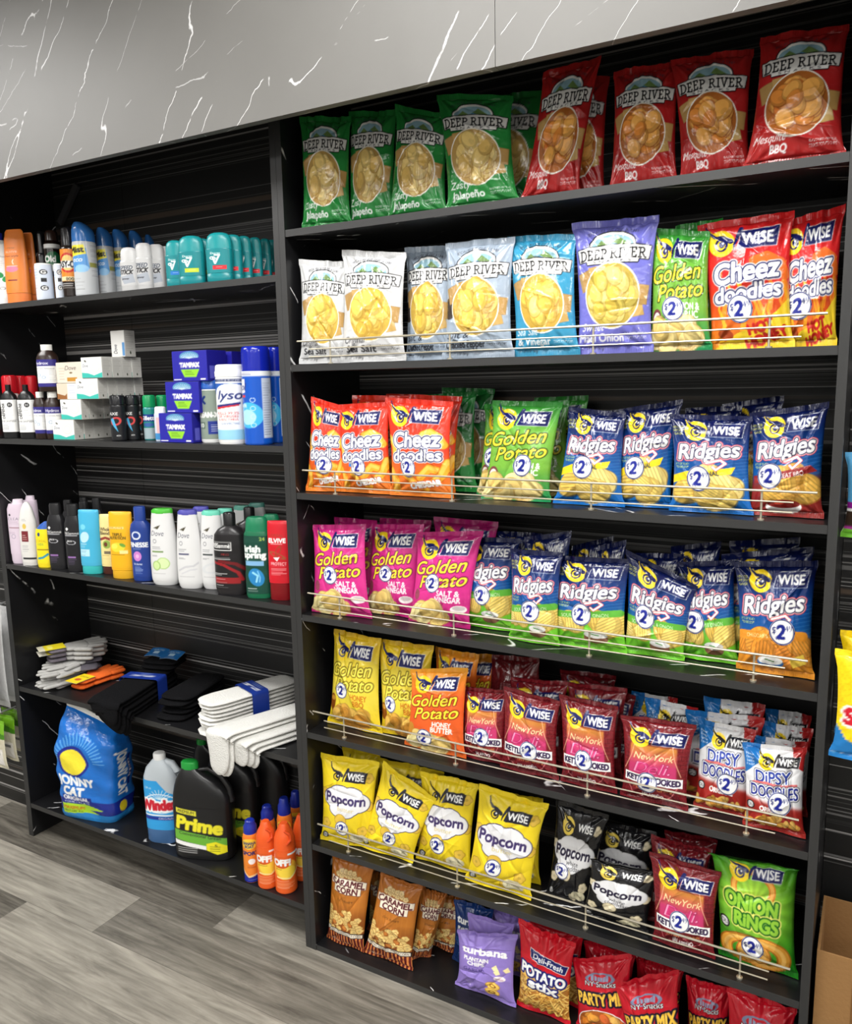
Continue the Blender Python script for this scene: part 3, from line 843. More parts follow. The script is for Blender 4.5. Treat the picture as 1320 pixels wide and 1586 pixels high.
def deli():
    cv = Cv(1.5, (120, 26, 34))
    for j in range(22):
        y = j * .07
        cv.rect(0, y, 1, y + .006, (78, 14, 22))
        for i in range(6):
            x = i * .18 + (.09 if j % 2 else 0); cv.rect(x, y, x + .006, y + .07, (78, 14, 22))
    cv.speck(.02)
    m = np.clip((cv.Y - .42) / .04, 0, 1) * np.clip((1.0 - cv.Y) / .03, 0, 1) * np.clip((.36 + .06 * (cv.Y - .4) - np.abs(cv.X - .48)) / .03, 0, 1)
    g = np.clip((cv.Y - .5) / .3, 0, 1)[..., None]
    colr = (np.array((214, 142, 62)) * (1 - g) + np.array((206, 58, 116)) * g) / 255
    cv.a = cv.a * (1 - m[..., None] * .9) + colr * m[..., None] * .9
    for sgn in (-1, 1):
        cv.line([(.48 + sgn * .28, .42), (.48 + sgn * .33, .65), (.48 + sgn * .44, .92)], .006, (244, 190, 150), .8)
    owl(cv, .14, .29, .80)
    cv.text('NewYork', .50, .63, .11, (250, 226, 170), (), shear=.3, w=.60, rot=-.02)
    cv.text('Deli.', .50, .825, .18, (246, 150, 190), [(.012, (150, 30, 80))], shear=.35, w=.56, rot=-.03); cv.text('Deli.', .50, .825, .165, (206, 50, 116), (), shear=.35, w=.50, rot=-.03)
    cv.rect(.05, .965, .95, 1.12, WHITE); cv.text('KETTLE COOKED', .50, 1.043, .095, (46, 26, 70), w=.84, bold=.01)
    cv.text('POTATO CHIPS', .5, 1.20, .055, (226, 150, 80), w=.6, arc=-.12)
    for sgn in (-1, 1):
        cv.line([(.48 + sgn * .40, 1.12), (.48 + sgn * .30, 1.3), (.48 + sgn * .12, 1.42)], .006, (240, 150, 150), .8)
    cv.text('JALAPEÑO', .5, 1.335, .065, WHITE, w=.34, bold=.006)
    return cv.out()
DES['deli'] = deli()
def deli_back():
    cv = Cv(1.5, (92, 22, 26)); cv.speck(.02)
    cv.text('JALAPEÑO', .5, .35, .07, WHITE, w=.34); cv.rect(.08, .6, .36, .8, (180, 170, 170)); cv.rect(.55, .62, .92, .86, (190, 180, 180))
    for j in range(6): cv.text('KETTLE COOKED POTATO CHIPS', .5, .44 + .03 * j, .018, (210, 190, 190), w=.5)
    return cv.out()
DES['deli_back'] = deli_back()

def dipsy():
    cv = Cv(1.5, (232, 232, 234))
    m = 1 / (1 + np.exp(-(cv.Y - .96 - .10 * (cv.X - .3)) * 60)); cv.put(m, (162, 40, 34))
    cv.poly([(0, 0), (.30, 0), (.26, .30), (0, .52)], (34, 112, 184))
    for j, t in enumerate(('New', 'Design', 'Same', 'Flavor!')): cv.text(t, .11, .17 + .06 * j, .04, (220, 236, 250), w=.13)
    cv.poly([(.78, 0), (1, 0), (1, .4), (.86, .3)], (176, 40, 40))
    owl(cv, .28, .24, .66, dark=(20, 20, 24), box=(24, 24, 34))
    o = [(.030, (30, 36, 110)), (.020, WHITE)]
    cv.text('DiPSY', .50, .52, .19, (40, 64, 160), [(.030, (20, 20, 50)), (.020, WHITE)], w=.60, bold=.008, rot=-.03)
    cv.line([(.15, .645), (.4, .615), (.65, .655), (.9, .625)], .020, (226, 120, 120))
    cv.text('DOODLES', .52, .77, .19, (36, 48, 140), [(.030, (20, 20, 50)), (.020, WHITE)], w=.82, bold=.008, rot=.0)
    cv.ell(.10, 1.06, .075, .075, (30, 30, 30)); cv.ell(.10, 1.06, .055, .055, (220, 220, 220)); cv.text('OU', .10, 1.06, .05, (40, 40, 40))
    cv.text('ORIGINAL', .50, 1.08, .08, WHITE, w=.46, bold=.008)
    cv.chips(.45, 1.31, .44, .09, 18, .10, [(228, 172, 78), (214, 152, 60), (236, 190, 100)], (150, 84, 28), asp=.5)
    return cv.out()
DES['dipsy'] = dipsy()

def popcorn(base, dark, cloud, flav, fcol, disc, box, dots, edge):
    cv = Cv(1.5, base)
    cv.blobs([(.88, .28), (.93, .75), (.12, 1.12), (.84, 1.18), (.07, .62), (.62, 1.38)], .085, dots, edge)
    owl(cv, .20, .27, .66, dark=dark, box=box, disc=disc, txt=WHITE, edge=tuple(np.array(base) * .9))
    cl = [(.5, .72, .33, .22), (.25, .68, .18, .15), (.78, .70, .17, .15), (.40, .60, .22, .15), (.62, .60, .2, .14), (.45, .85, .26, .13)]
    for (a, b, c, d) in cl: cv.ell(a, b, c + .014, d + .014, (50, 40, 90) if base[0] > 100 else (200, 200, 200))
    for (a, b, c, d) in cl: cv.ell(a, b, c, d, cloud)
    cv.text('Popcorn', .49, .67, .155, (56, 40, 96) if base[0] > 100 else (30, 24, 50), w=.76, bold=.010)
    for i, t in enumerate(flav): cv.text(t, .52, .83 + .075 * i, .07, fcol, w=.055 * len(t))
    cv.ell(.42, 1.02, .12, .10, edge); cv.ell(.42, 1.02, .11, .09, dots)
    cv.ell(.10, 1.36, .065, .065, (30, 30, 30)); cv.ell(.10, 1.36, .045, .045, (200, 200, 200)); cv.text('OU', .10, 1.36, .04, (40, 40, 40))
    cv.ell(.75, 1.33, .16, .09, (222, 214, 180)); cv.text('GLUTEN FREE', .75, 1.33, .035, (120, 120, 90), w=.2)
    return cv.out()
DES['popcorn'] = popcorn((240, 212, 36), (26, 26, 44), (234, 234, 236), ['butter'], (222, 206, 130), (242, 214, 40), (26, 26, 44), (228, 190, 70), (176, 140, 30))
DES['popcorn_black'] = popcorn((22, 22, 24), (20, 20, 24), (216, 216, 218), ['white', 'cheddar'], (40, 40, 50), (236, 208, 90), (30, 30, 36), (212, 200, 168), (120, 110, 80))
def onion():
    cv = Cv(1.5)
    r = np.hypot(cv.X - .5, cv.Y - .62); g = np.clip(1 - r / .85, 0, 1)[..., None]
    th = np.arctan2(cv.Y - .62, cv.X - .5)[..., None]
    cv.a = (np.array((28, 130, 24)) * (1 - g) + np.array((196, 226, 70)) * g) / 255 * (1 + .06 * np.sin(th * 18))
    cv.ell(.5, .44, .24, .20, (214, 130, 40), ring=.035); cv.ell(.5, .44, .24, .20, (240, 176, 80), ring=.018)
    owl(cv, .24, .22, .62)
    o = [(.036, (246, 236, 120)), (.022, (20, 100, 24))]
    cv.text('ONION', .47, .62, .17, (150, 206, 60), o, w=.66, bold=.014, rot=.10); cv.text('RiNGS', .53, .84, .16, (150, 206, 60), o, w=.56, bold=.014, rot=.10)
    for (a, b, c, d) in [(.36, 1.24, .26, .17), (.60, 1.26, .27, .19)]:
        cv.ell(a, b, c, d, (176, 100, 26), ring=.062); cv.ell(a, b, c, d, (232, 164, 62), ring=.048); cv.ell(a, b, c, d, (244, 190, 98), ring=.018)
    cv.ell(.10, .93, .075, .075, (30, 30, 30)); cv.ell(.10, .93, .055, .055, (220, 220, 220)); cv.text('OU', .10, .93, .05, (40, 40, 40))
    return cv.out()
DES['onion'] = onion()
def caramel():
    cv = Cv(2.1)
    cv.grad([(0, (150, 84, 26)), (.3, (176, 104, 34)), (1.0, (190, 116, 40)), (1.3, (150, 84, 28)), (2.1, (140, 70, 26))])
    for i in range(9): cv.line([(.1 * i + .05, .0), (.1 * i + .06, 1.3)], .012, (206, 136, 60), .18)
    kp, ke = (236, 204, 128), (160, 98, 30)
    cv.blobs([(.25 + .1 * i, .34 + .03 * (i % 2)) for i in range(6)] + [(.32 + .1 * i, .28) for i in range(4)], .065, (214, 186, 130), (120, 76, 30))
    cv.poly([(.06, .43), (.94, .43), (.94, .60), (.84, .60), (.84, .76), (.16, .76), (.16, .60), (.06, .60)], (246, 236, 214), .012, (84, 24, 28))
    cv.text('CARAMEL', .5, .52, .13, (92, 26, 34), w=.82, bold=.010); cv.text('CORN', .5, .68, .13, (92, 26, 34), w=.54, bold=.010)
    cv.text('GOURMET', .5, .93, .05, (90, 50, 16), w=.4)
    pts = [(RNG.uniform(.06, .95), 1.18 + .42 * RNG.uniform() + .12 * abs(RNG.uniform(-1, 1))) for _ in range(46)]
    cv.blobs(sorted(pts, key=lambda p: p[1]), .075, kp, ke)
    for (a, b) in [(.45, 1.28), (.7, 1.45), (.25, 1.5), (.55, 1.58)]:
        cv.ell(a, b, .075, .05, (150, 80, 26), .5); cv.ell(a - .008, b - .008, .06, .038, (206, 128, 56), .5)
    y0 = 1.66
    cv.rect(0, y0 + .02, 1, 2.1, (226, 140, 74))
    for i in range(13): cv.rect(.012 + i * .078, y0 + .1, .012 + i * .078 + .044, 2.1, (96, 18, 24))
    cv.rect(0, y0 - .01, 1, y0 + .115, (30, 18, 14)); cv.rect(.02, y0 + .015, .98, y0 + .095, (240, 232, 214)); cv.text('CARAMEL COVERED KETTLE CORN', .5, y0 + .055, .05, (60, 30, 20), w=.9)
    cv.text('NET WT. 3 OZ', .4, 1.98, .05, (246, 230, 210), w=.5)
    return cv.out()
DES['caramel'] = caramel()
def turbana(base, tx, fl, dk):
    cv = Cv(1.5, base)
    cv.text('turbana', .5, .40, .15, WHITE, w=.80, bold=.012)
    cv.text('PLANTAIN', .36, .60, .085, WHITE, w=.44, bold=.008); cv.text('CHIPS', .36, .71, .085, WHITE, w=.30, bold=.008)
    cv.rect(.22, .785, .42, .793, dk); 
    for i, t in enumerate(fl): cv.text(t, .33, .87 + .11 * i, .09, tx, w=.065 * len(t))
    cv.rect(.22, .945 + .11 * (len(fl) - 1), .42, .953 + .11 * (len(fl) - 1), dk)
    for (a, b) in [(.70, .72), (.90, .74), (.74, .80)]: cv.poly([(a - .05, b), (a + .03, b - .07), (a + .07, b + .03), (a, b + .06)], (246, 230, 170))
    cv.ell(.80, .93, .10, .055, (240, 226, 226)); cv.ell(.80, .94, .07, .03, (214, 190, 200))
    for (a, b) in [(.68, 1.12), (.66, 1.27)]:
        cv.ell(a, b, .13, .09, (206, 150, 50)); cv.ell(a, b, .115, .078, (246, 206, 100)); cv.ell(a, b, .05, .03, (150, 90, 30), 0, 1, .008)
    cv.text('NET WT 2 OZ', .23, 1.22, .03, WHITE, w=.12); cv.text('57 g', .23, 1.28, .03, WHITE, w=.08)
    return cv.out()
DES['turbana'] = turbana((146, 124, 200), (56, 40, 120), ['GARLIC'], (60, 44, 120))
DES['turbana_navy'] = turbana((22, 52, 108), (60, 120, 180), ['LIGHTLY', 'SALTED'], (40, 90, 150))
def stix():
    cv = Cv(1.7, (206, 24, 40))
    cv.rect(0, .86, 1, 1.7, (170, 110, 40))
    for i in range(190):
        x, y, a = RNG.uniform(0, 1), RNG.uniform(.84, 1.62), RNG.uniform(-1.2, 1.2)
        c = (236, 196, 104) if i % 3 else (214, 160, 70)
        L = .11
        P = [(x - L * math.cos(a), y - L * math.sin(a)), (x + L * math.cos(a), y + L * math.sin(a))]
        cv.line([(p[0] + .008, p[1] + .01) for p in P], .014, (120, 70, 24), .7); cv.line(P, .013, c)
    cv.poly([(.26, .38), (.96, .50), (.92, .66), (.26, .55)], (20, 30, 100), .012, WHITE); cv.text('Deli-Fresh', .6, .525, .10, WHITE, w=.56, rot=.15, bold=.006)
    o = [(.030, (24, 30, 110))]
    cv.text('POTATO', .5, .83, .18, WHITE, [(.034, (24, 30, 110))], w=.86, bold=.014, rot=.05); cv.text('stix', .52, 1.04, .17, WHITE, [(.034, (24, 30, 110))], w=.56, bold=.016, rot=.03)
    cv.rect(0, 1.60, 1, 1.7, (206, 24, 40))
    return cv.out()
DES['stix'] = stix()
def party():
    cv = Cv(1.5, (196, 22, 40))
    for (a, b, h) in [(.36, .30, .1), (.42, .25, .15), (.48, .28, .12), (.53, .22, .17), (.58, .26, .14), (.63, .3, .1)]: cv.rect(a - .02, b, a + .024, .40, (150, 160, 190))
    cv.ell(.46, .27, .07, .06, (214, 30, 50)); cv.ell(.55, .27, .07, .06, (214, 30, 50))
    cv.ell(.5, .36, .24, .09, (130, 140, 170), ring=.012)
    cv.text('NY Snacks', .5, .45, .085, WHITE, [(.012, (40, 20, 40))], w=.56)
    o = [(.026, (20, 16, 40)), ]
    cv.text('PARTY MIX', .52, .72, .21, (246, 196, 70), [(.036, (20, 16, 40))], w=.92, bold=.012, rot=-.07)
    cv.ell(.5, 1.28, .47, .36, WHITE); cv.ell(.5, 1.28, .455, .345, (176, 96, 34))
    cv.chips(.5, 1.26, .36, .26, 26, .13, [(234, 160, 62), (216, 128, 44), (240, 186, 96), (226, 110, 50)], (130, 60, 18))
    cv.rect(0, 1.44, 1, 1.5, (196, 22, 40))
    return cv.out()
DES['party'] = party()
def gummy():
    cv = Cv(1.4, (246, 214, 24))
    for j in range(16):
        for i in range(8): cv.ell(i * .14 + (.07 if j % 2 else 0), j * .075, .055, .03, (226, 186, 10), .3, .6, .004)
    cv.poly([(0, .95), (.12, 1.12), (.35, 1.22), (1, 1.3), (1, 1.4), (0, 1.4)], (30, 120, 190))
    cv.ell(.34, .44, .06, .05, (30, 120, 150)); cv.ell(.36, .60, .07, .05, (196, 40, 34)); cv.ell(.62, .5, .07, .05, (60, 150, 60))
    cv.text('Swedish', .52, .82, .20, (206, 24, 44), [(.03, WHITE)], w=.86, bold=.02); cv.text('Fish', .58, 1.05, .18, (206, 24, 44), [(.03, WHITE)], w=.4, bold=.02)
    cv.text('NET WT', .1, 1.33, .03, WHITE)
    return cv.out()
DES['gummy'] = gummy()
def candy():
    cv = Cv(1.4, (90, 170, 220)); cv.rect(0, .80, 1, .92, (140, 30, 140)); cv.rect(0, .92, 1, .95, WHITE); cv.rect(0, .95, 1, 1.2, (60, 46, 36)); cv.rect(0, 1.2, 1, 1.26, (170, 60, 150)); cv.rect(0, 1.26, 1, 1.4, (120, 200, 60))
    return cv.out()
DES['candy'] = candy()
def hangpack(c):
    cv = Cv(2.0, c); cv.rect(0, 0, 1, .2, (214, 214, 214)); cv.speck(.012); return cv.out()
DES['white_pack'] = hangpack((214, 214, 214))
cvx = Cv(1.6, (206, 200, 176)); cvx.rect(0, 0, 1, .5, (120, 180, 40)); cvx.poly([(0, .4), (.5, .3), (1, .45), (1, .6), (0, .55)], (70, 130, 30)); cvx.rect(.1, .95, .9, 1.5, (230, 226, 220)); cvx.rect(.2, 1.05, .8, 1.15, (120, 120, 120))
DES['green_pack'] = cvx.out()

# ------------------------------------------------------------------ pillow bags
def bag_core(root, corners, T, des, stick, nu, nv, seed, mat, seal=0.05, crumple=1.0, flop=0.0, fold=0.0, back=None, sag=1.0):
    """corners BL,BR,TL,TR in room coordinates; makes pouch, top_seal, bottom_seal (+ price_sticker) under root"""
    BL, BR, TL, TR = [np.asarray(c, float) for c in corners]
    org = np.array(root.location)
    rg = np.random.default_rng(seed)
    ex = (BR - BL + TR - TL) / 2; ez = (TL - BL + TR - BR) / 2
    wd, ht = np.linalg.norm(ex), np.linalg.norm(ez)
    ex /= wd
    n = np.cross(ex, ez); n /= np.linalg.norm(n)
    img = DES[des]
    ph = rg.uniform(0, 6.28, 24); am = rg.uniform(.5, 1.0, 24)
    kx = rg.integers(3, 9, 6)
    folds = [(rg.uniform(.15, .85), rg.uniform(.15, .85), rg.uniform(0, 3.14), rg.uniform(.2, .45), rg.uniform(-1, 1)) for _ in range(14)]
    def surf(s, t, front=True):
        q = np.clip((t - seal) / (1 - 2 * seal), 0, 1)
        g = (4 * q * (1 - q)) ** 0.48 * (1.08 - 0.30 * sag * q)
        c = np.clip(1 - (2 * s - 1) ** 2, 0, 1) ** 0.55
        pin = 1 - 0.125 * np.clip(g, 0, 1)
        ss = .5 + (s - .5) * pin
        P = (1 - t)[..., None] * ((1 - ss)[..., None] * BL + ss[..., None] * BR) + t[..., None] * ((1 - ss)[..., None] * TL + ss[..., None] * TR)
        # wavy seals
        e_t = np.exp(-(1 - t) / .10); e_b = np.exp(-t / .08)
        wav = (np.sin(s * 6.28 * 1.0 + ph[0]) * .6 + np.sin(s * 6.28 * 2.1 + ph[1]) * .4) * .006 * e_t + (np.sin(s * 6.28 * 1.3 + ph[2])) * .003 * e_b
        # gathers that run out of the seals, diagonal folds out of the corners, broad dents
        gat = np.zeros_like(s)
        for i in range(6):
            k = kx[i] * 6.28
            gat += am[i] * np.sin(k * s + ph[3 + i] + 2.0 * t) * (np.exp(-np.abs(1 - seal - t) / .13) + .8 * np.exp(-np.abs(t - seal) / .10))
        gat *= .0017 * (q > 0) * c
        dia = np.zeros_like(s)
        for (cx, cy, dx) in ((0, 1, 1), (1, 1, -1), (0, 0, 1), (1, 0, -1)):
            a = (s - cx) * dx; b = np.abs(t - cy) * 1.4
            r = np.hypot(a, b); ang = np.arctan2(b, a + 1e-6)
            for j, a0 in enumerate((.55, .95, 1.2)):
                dia += am[10 + j] * np.exp(-((ang - a0 - .2 * math.sin(ph[10 + j + 3 * cx])) / .11) ** 2) * np.exp(-((r - .28) / .17) ** 2) * (1 if j % 2 else -1)
        dia *= .0062 * c
        dn = np.zeros_like(s)
        for (a, b, rr, L, A) in folds:
            u = (s - a) * math.cos(rr) + (t - b) * 1.4 * math.sin(rr); v = -(s - a) * math.sin(rr) + (t - b) * 1.4 * math.cos(rr)
            dn += A * np.exp(-(u / L) ** 2) * np.exp(-np.abs(v) / .026)
        dn *= .0056 * c
        low = (np.sin(5 * s + ph[20]) * np.sin(6 * t + ph[21]) + .6 * np.sin(11 * s + ph[22] + 3 * t) * np.sin(9 * t + ph[23])) * .0030 * c * np.clip(g, 0, 1)
        d = T / 2 * g * c
        if front: d = d + crumple * (gat + dia + dn + low) * min(1.0, T / .035)
        else: d = -d
        P = P + (d + wav)[..., None] * n
        if flop:      # the top folds forward
            z = np.clip((t - (1 - flop)) / flop, 0, 1)
            P = P + (z ** 1.3)[..., None] * (n * flop * ht * .75 - (ez / ht) * flop * ht * .42)
        return P
    rows = np.concatenate([np.linspace(0, seal, 5), np.linspace(seal, 1 - seal, nv)[1:-1], np.linspace(1 - seal, 1, 5)])
    s = np.linspace(0, 1, nu)
    S, Tt = np.meshgrid(s, rows)
    F = surf(S, Tt) - org
    Cc = sample(img, S, 1 - Tt)
    nb = max(9, nu // 6)
    sb = np.linspace(0, 1, nb)
    i0, i1 = 4, len(rows) - 5
    bi = np.unique(np.concatenate([np.linspace(i0, i1, max(8, nv // 6)).astype(int)]))
    SB, TB = np.meshgrid(sb, rows[bi])
    B = surf(SB, TB, False) - org
    bc = sample(img, np.where(SB > .5, .985, .015), 1 - TB) if back is None else np.tile(lin(back), SB.shape + (1,))
    m = MB().grid(F[i0:i1 + 1], Cc[i0:i1 + 1]).grid(B, bc, flip=True)
    m.build('pouch', mat, root, 0)
    for nm, sl in (('bottom_seal', slice(0, 5)), ('top_seal', slice(len(rows) - 5, len(rows)))):
        f = F[sl]; cc = Cc[sl]
        crimp = (np.arange(nu) % 3 == 0).astype(float)[None, :, None] * .0006 * n
        b = f - n * .0009
        MB().grid(f + crimp, cc).grid(b[:, ::1], cc, flip=True) \
            .grid(np.stack([b[0], f[0]]), np.stack([cc[0], cc[0]])).grid(np.stack([f[-1], b[-1]]), np.stack([cc[-1], cc[-1]])).build(nm, mat, root, 0)
    if stick:
        sx, st, rad = stick
        nr, na = 14, 40
        R, A = np.meshgrid(np.linspace(0, 1, nr), np.linspace(0, 2 * np.pi, na))
        x, y = R * np.cos(A) * rad, R * np.sin(A) * rad
        P = surf(sx + x / wd, st + y / ht)
        wv = .0011 + .0 * R
        P = P + (wv)[..., None] * n - org
        col = sample(STICK, .5 + R * np.cos(A) * .5, .5 - R * np.sin(A) * .5)
        MB().grid(P, col).build('price_sticker', PAPER, root, 0)
    return root

BAGN = [0]
QUEUE = []
def bag(name, label, group, des, px, zs, y=None, T=.052, lean=.018, stick=None, res=1.0, dy=0.0, z0=0.0, cat='chip bag', mat=None, top=None, **kw):
    """px = bottom left, bottom right, top left, top right in the photograph; zs = the board it stands on"""
    if y is None:
        y = float(np.clip((atz(*px[0], zs)[1] + atz(*px[1], zs)[1]) / 2, .018 + T / 2, .20))
    QUEUE.append(dict(name=name, label=label, group=group, des=des, px=px, zs=zs, y=y, T=T, lean=lean, stick=stick, res=res, dy=dy, z0=z0, cat=cat, mat=mat, top=top, kw=kw))

def corners_of(b):
    y, dy, lean = b['y'], b['dy'], b['lean']
    bl, br, tl, tr = b['px']
    BL, BR = aty(*bl, y), aty(*br, y + dy)
    BL[2] = BR[2] = b['zs'] + b['z0'] + .002
    TL, TR = aty(*tl, y + lean), aty(*tr, y + lean + dy)
    for q in (BL, BR, TL, TR): q[0] = min(max(q[0], XM1 + .010), XR0 - .008)
    if b['top'] is not None:
        TL[2] = min(TL[2], b['top']); TR[2] = min(TR[2], b['top'])
    return BL, BR, TL, TR

def need(a, b):
    """how far apart in depth the middles of two bags must stand so that their bulges do not meet"""
    A, B = corners_of(a), corners_of(b)
    worst = 0.0
    for f in (.12, .3, .5, .7, .88):
        a0, a1 = A[0][0] * (1 - f) + A[2][0] * f, A[1][0] * (1 - f) + A[3][0] * f
        b0, b1 = B[0][0] * (1 - f) + B[2][0] * f, B[1][0] * (1 - f) + B[3][0] * f
        lo, hi = max(a0, b0), min(a1, b1)
        if hi - lo < .004: continue
        x = np.linspace(lo, hi, 15)
        def half(x0, x1, T):
            s = (x - x0) / (x1 - x0); s = .5 + (s - .5) / .92
            return T / 2 * np.clip(1 - (2 * s - 1) ** 2, 0, 1) ** .55
        sl = (a['dy'] / (a1 - a0 + 1e-6)) * ((lo + hi) / 2 - (a0 + a1) / 2)
        worst = max(worst, float((half(a0, a1, a['T']) + half(b0, b1, b['T'])).max()) * (1.0 if f < .8 else .8) - 0 * sl)
    return worst

def flush():
    """settles the depths of one shelf of bags front to back, then builds them"""
    q = sorted(QUEUE, key=lambda b: b['y'])
    for b in q: b['y0'] = b['y']
    for n, b in enumerate(q):
        lim = DEP - b['T'] * .5 - max(b['dy'], 0) - .022
        for _ in range(4):
            for a in q[:n]:
                w = need(a, b)
                w = 0 if w == 0 else w * .72 if b['y0'] < .095 else w + .003
                if b['y'] - a['y'] < w: b['y'] = a['y'] + w
        if b['y'] > lim: b['y'] = max(lim, .05)
        b['T'] = b['T']
    for b in QUEUE:
        BL, BR, TL, TR = corners_of(b)
        BAGN[0] += 1
        root = tag(empty(b['name'], tuple((BL + BR) / 2)), b['label'], b['cat'], b['group'])
        bag_core(root, (BL, BR, TL, TR), b['T'], b['des'], b['stick'], int(112 * b['res']), int(160 * b['res']), 100 + BAGN[0], b['mat'] or FILM, **b['kw'])
    QUEUE.clear()

# ------------------------------------------------------------------ snack bags, shelf by shelf
def behind(name, label, group, des, tl, tr, zs, y, res=.45, T=.05, lean=.02, hmin=None, **kw):
    """a bag of which only the top shows: its foot is straight below its top"""
    TL, TR = aty(*tl, y + lean), aty(*tr, y + lean)
    bl, br = proj((TL[0], y, zs)), proj((TR[0], y, zs))
    return bag(name, label, group, des, (bl, br, tl, tr), zs, y, T=T, lean=lean, res=res, **kw)

# top shelf
g = 'green jalapeno chip bags on the top shelf'
T1 = 2.29
bag('chip_bag', 'green jalapeno chip bag at the left end of the top shelf, against the side panel', g, 'jalapeno', [(467, 348), (545, 340), (464, 181), (544, 180)], S1, .035, dy=.03, T=.05, top=T1)
bag('chip_bag', 'green jalapeno chip bag on the top shelf, second from the left', g, 'jalapeno', [(538, 340), (612, 332), (541, 173), (616, 170)], S1, .062, T=.05, top=T1)
bag('chip_bag', 'green jalapeno chip bag on the top shelf tilted to the right, third from the left', g, 'jalapeno', [(600, 334), (693, 324), (614, 162), (697, 178)], S1, .058, T=.05, top=T1)
bag('chip_bag', 'green jalapeno chip bag with its whole front showing, beside the first red bag', g, 'jalapeno', [(692, 318), (805, 302), (675, 146), (794, 147)], S1, .055, T=.05, top=T1)
bag('chip_bag', 'green jalapeno chip bag mostly hidden behind the fourth green bag of the top shelf', g, 'jalapeno', [(742, 312), (836, 298), (745, 152), (846, 138)], S1, .13, T=.045, res=.6, top=T1)
g = 'dark red mesquite chip bags on the top shelf'
bag('chip_bag', 'red mesquite chip bag leaning to the right on the top shelf, beside the green bags', g, 'mesquite', [(806, 298), (897, 291), (842, 112), (932, 86)], S1, .055, T=.045, dy=.03, top=T1)
bag('chip_bag', 'red mesquite chip bag half hidden behind the leaning red bag of the top shelf', g, 'mesquite', [(862, 296), (938, 286), (862, 124), (944, 117)], S1, .125, T=.04, res=.6, top=T1)
bag('chip_bag', 'red mesquite chip bag standing straight, left of two more upright red bags', g, 'mesquite', [(942, 281), (1052, 266), (950, 110), (1054, 94)], S1, .075, T=.05, top=T1)
bag('chip_bag', 'large red mesquite chip bag on the top shelf, second from the right end', g, 'mesquite', [(1053, 266), (1165, 247), (1038, 92), (1168, 75)], S1, .065, T=.05, top=T1)
bag('chip_bag', 'red mesquite chip bag at the right end of the top shelf, at its very edge', g, 'mesquite', [(1150, 250), (1322, 230), (1178, 58), (1316, 36)], S1, .045, T=.05, top=T1)

flush()

# second shelf
T2 = S1 - TH - .004
bag('chip_bag', 'white sea salt chip bag at the left end of the second shelf', 'white sea salt chip bags', 'sea_salt', [(463, 561), (541, 560), (464, 402), (541, 405)], S2, .022, dy=.035, T=.04, top=T2)
bag('chip_bag', 'white sea salt chip bag whose raised left corner overlaps its twin', 'white sea salt chip bags', 'sea_salt', [(527, 561), (630, 560), (530, 387), (630, 391)], S2, .042, T=.045, top=T2)
bag('chip_bag', 'pale grey-blue pepper chip bag partly covered by its twin', 'grey pepper chip bags', 'pepper', [(628, 560), (706, 555), (628, 384), (706, 378)], S2, .065, top=T2)
bag('chip_bag', 'pale grey-blue pepper chip bag in front, left of the blue vinegar bag', 'grey pepper chip bags', 'pepper', [(685, 558), (797, 549), (690, 377), (798, 366)], S2, .048, top=T2)
bag('chip_bag', 'blue salt and vinegar chip bag on the second shelf', None, 'vinegar', [(797, 553), (899, 548), (785, 366), (893, 362)], S2, .05, top=T2)
bag('chip_bag', 'purple onion chip bag on the second shelf', None, 'maui', [(893, 549), (1013, 543), (886, 346), (1022, 333)], S2, .05, top=T2)
bag('chip_bag', 'green potato chip bag with price sticker between the purple and the red puff bags', None, 'gp_green', [(1004, 540), (1104, 539), (1008, 353), (1100, 358)], S2, .05, stick=(.42, .34, .024), top=T2)
bag('chip_bag', 'green chip bag hidden behind the green potato chip bag of the second shelf', None, 'gp_green', [(1040, 535), (1108, 532), (1046, 350), (1120, 337)], S2, .125, T=.04, res=.45, top=T2)
bag('puff_bag', 'red and yellow spicy cheese puff bag, front one of the two, beside the green bag', 'red spicy cheese puff bags', 'cheez_hot', [(1100, 536), (1232, 535), (1080, 349), (1231, 325)], S2, .05, stick=(.40, .30, .027), top=T2)
bag('puff_bag', 'red and yellow spicy cheese puff bag at the right end, tucked behind its twin', 'red spicy cheese puff bags', 'cheez_hot', [(1212, 533), (1298, 529), (1205, 346), (1312, 315)], S2, .075, T=.045, stick=(.30, .31, .027), top=T2)

flush()

# third shelf
T3 = S2 - TH - .004
g = 'red cheddar cheese puff bags'
ST = (.40, .345, .0245)
bag('puff_bag', 'red cheddar puff bag at the left end of the third shelf, leaning left', g, 'cheez', [(468, 763), (536, 769), (482, 614), (536, 630)], S3, .026, dy=.025, T=.045, stick=(.5, .30, .024), top=T3)
bag('puff_bag', 'red cheddar puff bag in the middle of the three front ones', g, 'cheez', [(530, 767), (609, 769), (518, 627), (604, 622)], S3, .05, stick=(.45, .30, .024), top=T3)
bag('puff_bag', 'red cheddar puff bag at the front, rightmost of the three beside the green bags', g, 'cheez', [(605, 770), (703, 773), (596, 615), (702, 622)], S3, .045, stick=(.36, .30, .024), top=T3)
bag('puff_bag', 'red cheddar puff bag showing its right side behind the rightmost front one', g, 'cheez', [(630, 764), (706, 768), (634, 611), (715, 614)], S3, .105, T=.045, stick=(.4, .35, .024), res=.6, top=T3)
behind('puff_bag', 'red cheddar puff bag of which only the crimped top shows between two front bags', g, 'cheez', (545, 612), (642, 613), S3, .11, top=T3)
behind('puff_bag', 'red cheddar puff bag deepest on the shelf, a red tip above the third front bag', g, 'cheez', (598, 610), (668, 611), S3, .165, T=.04, top=T3)
g = 'green chip bags in the shade of the third shelf'
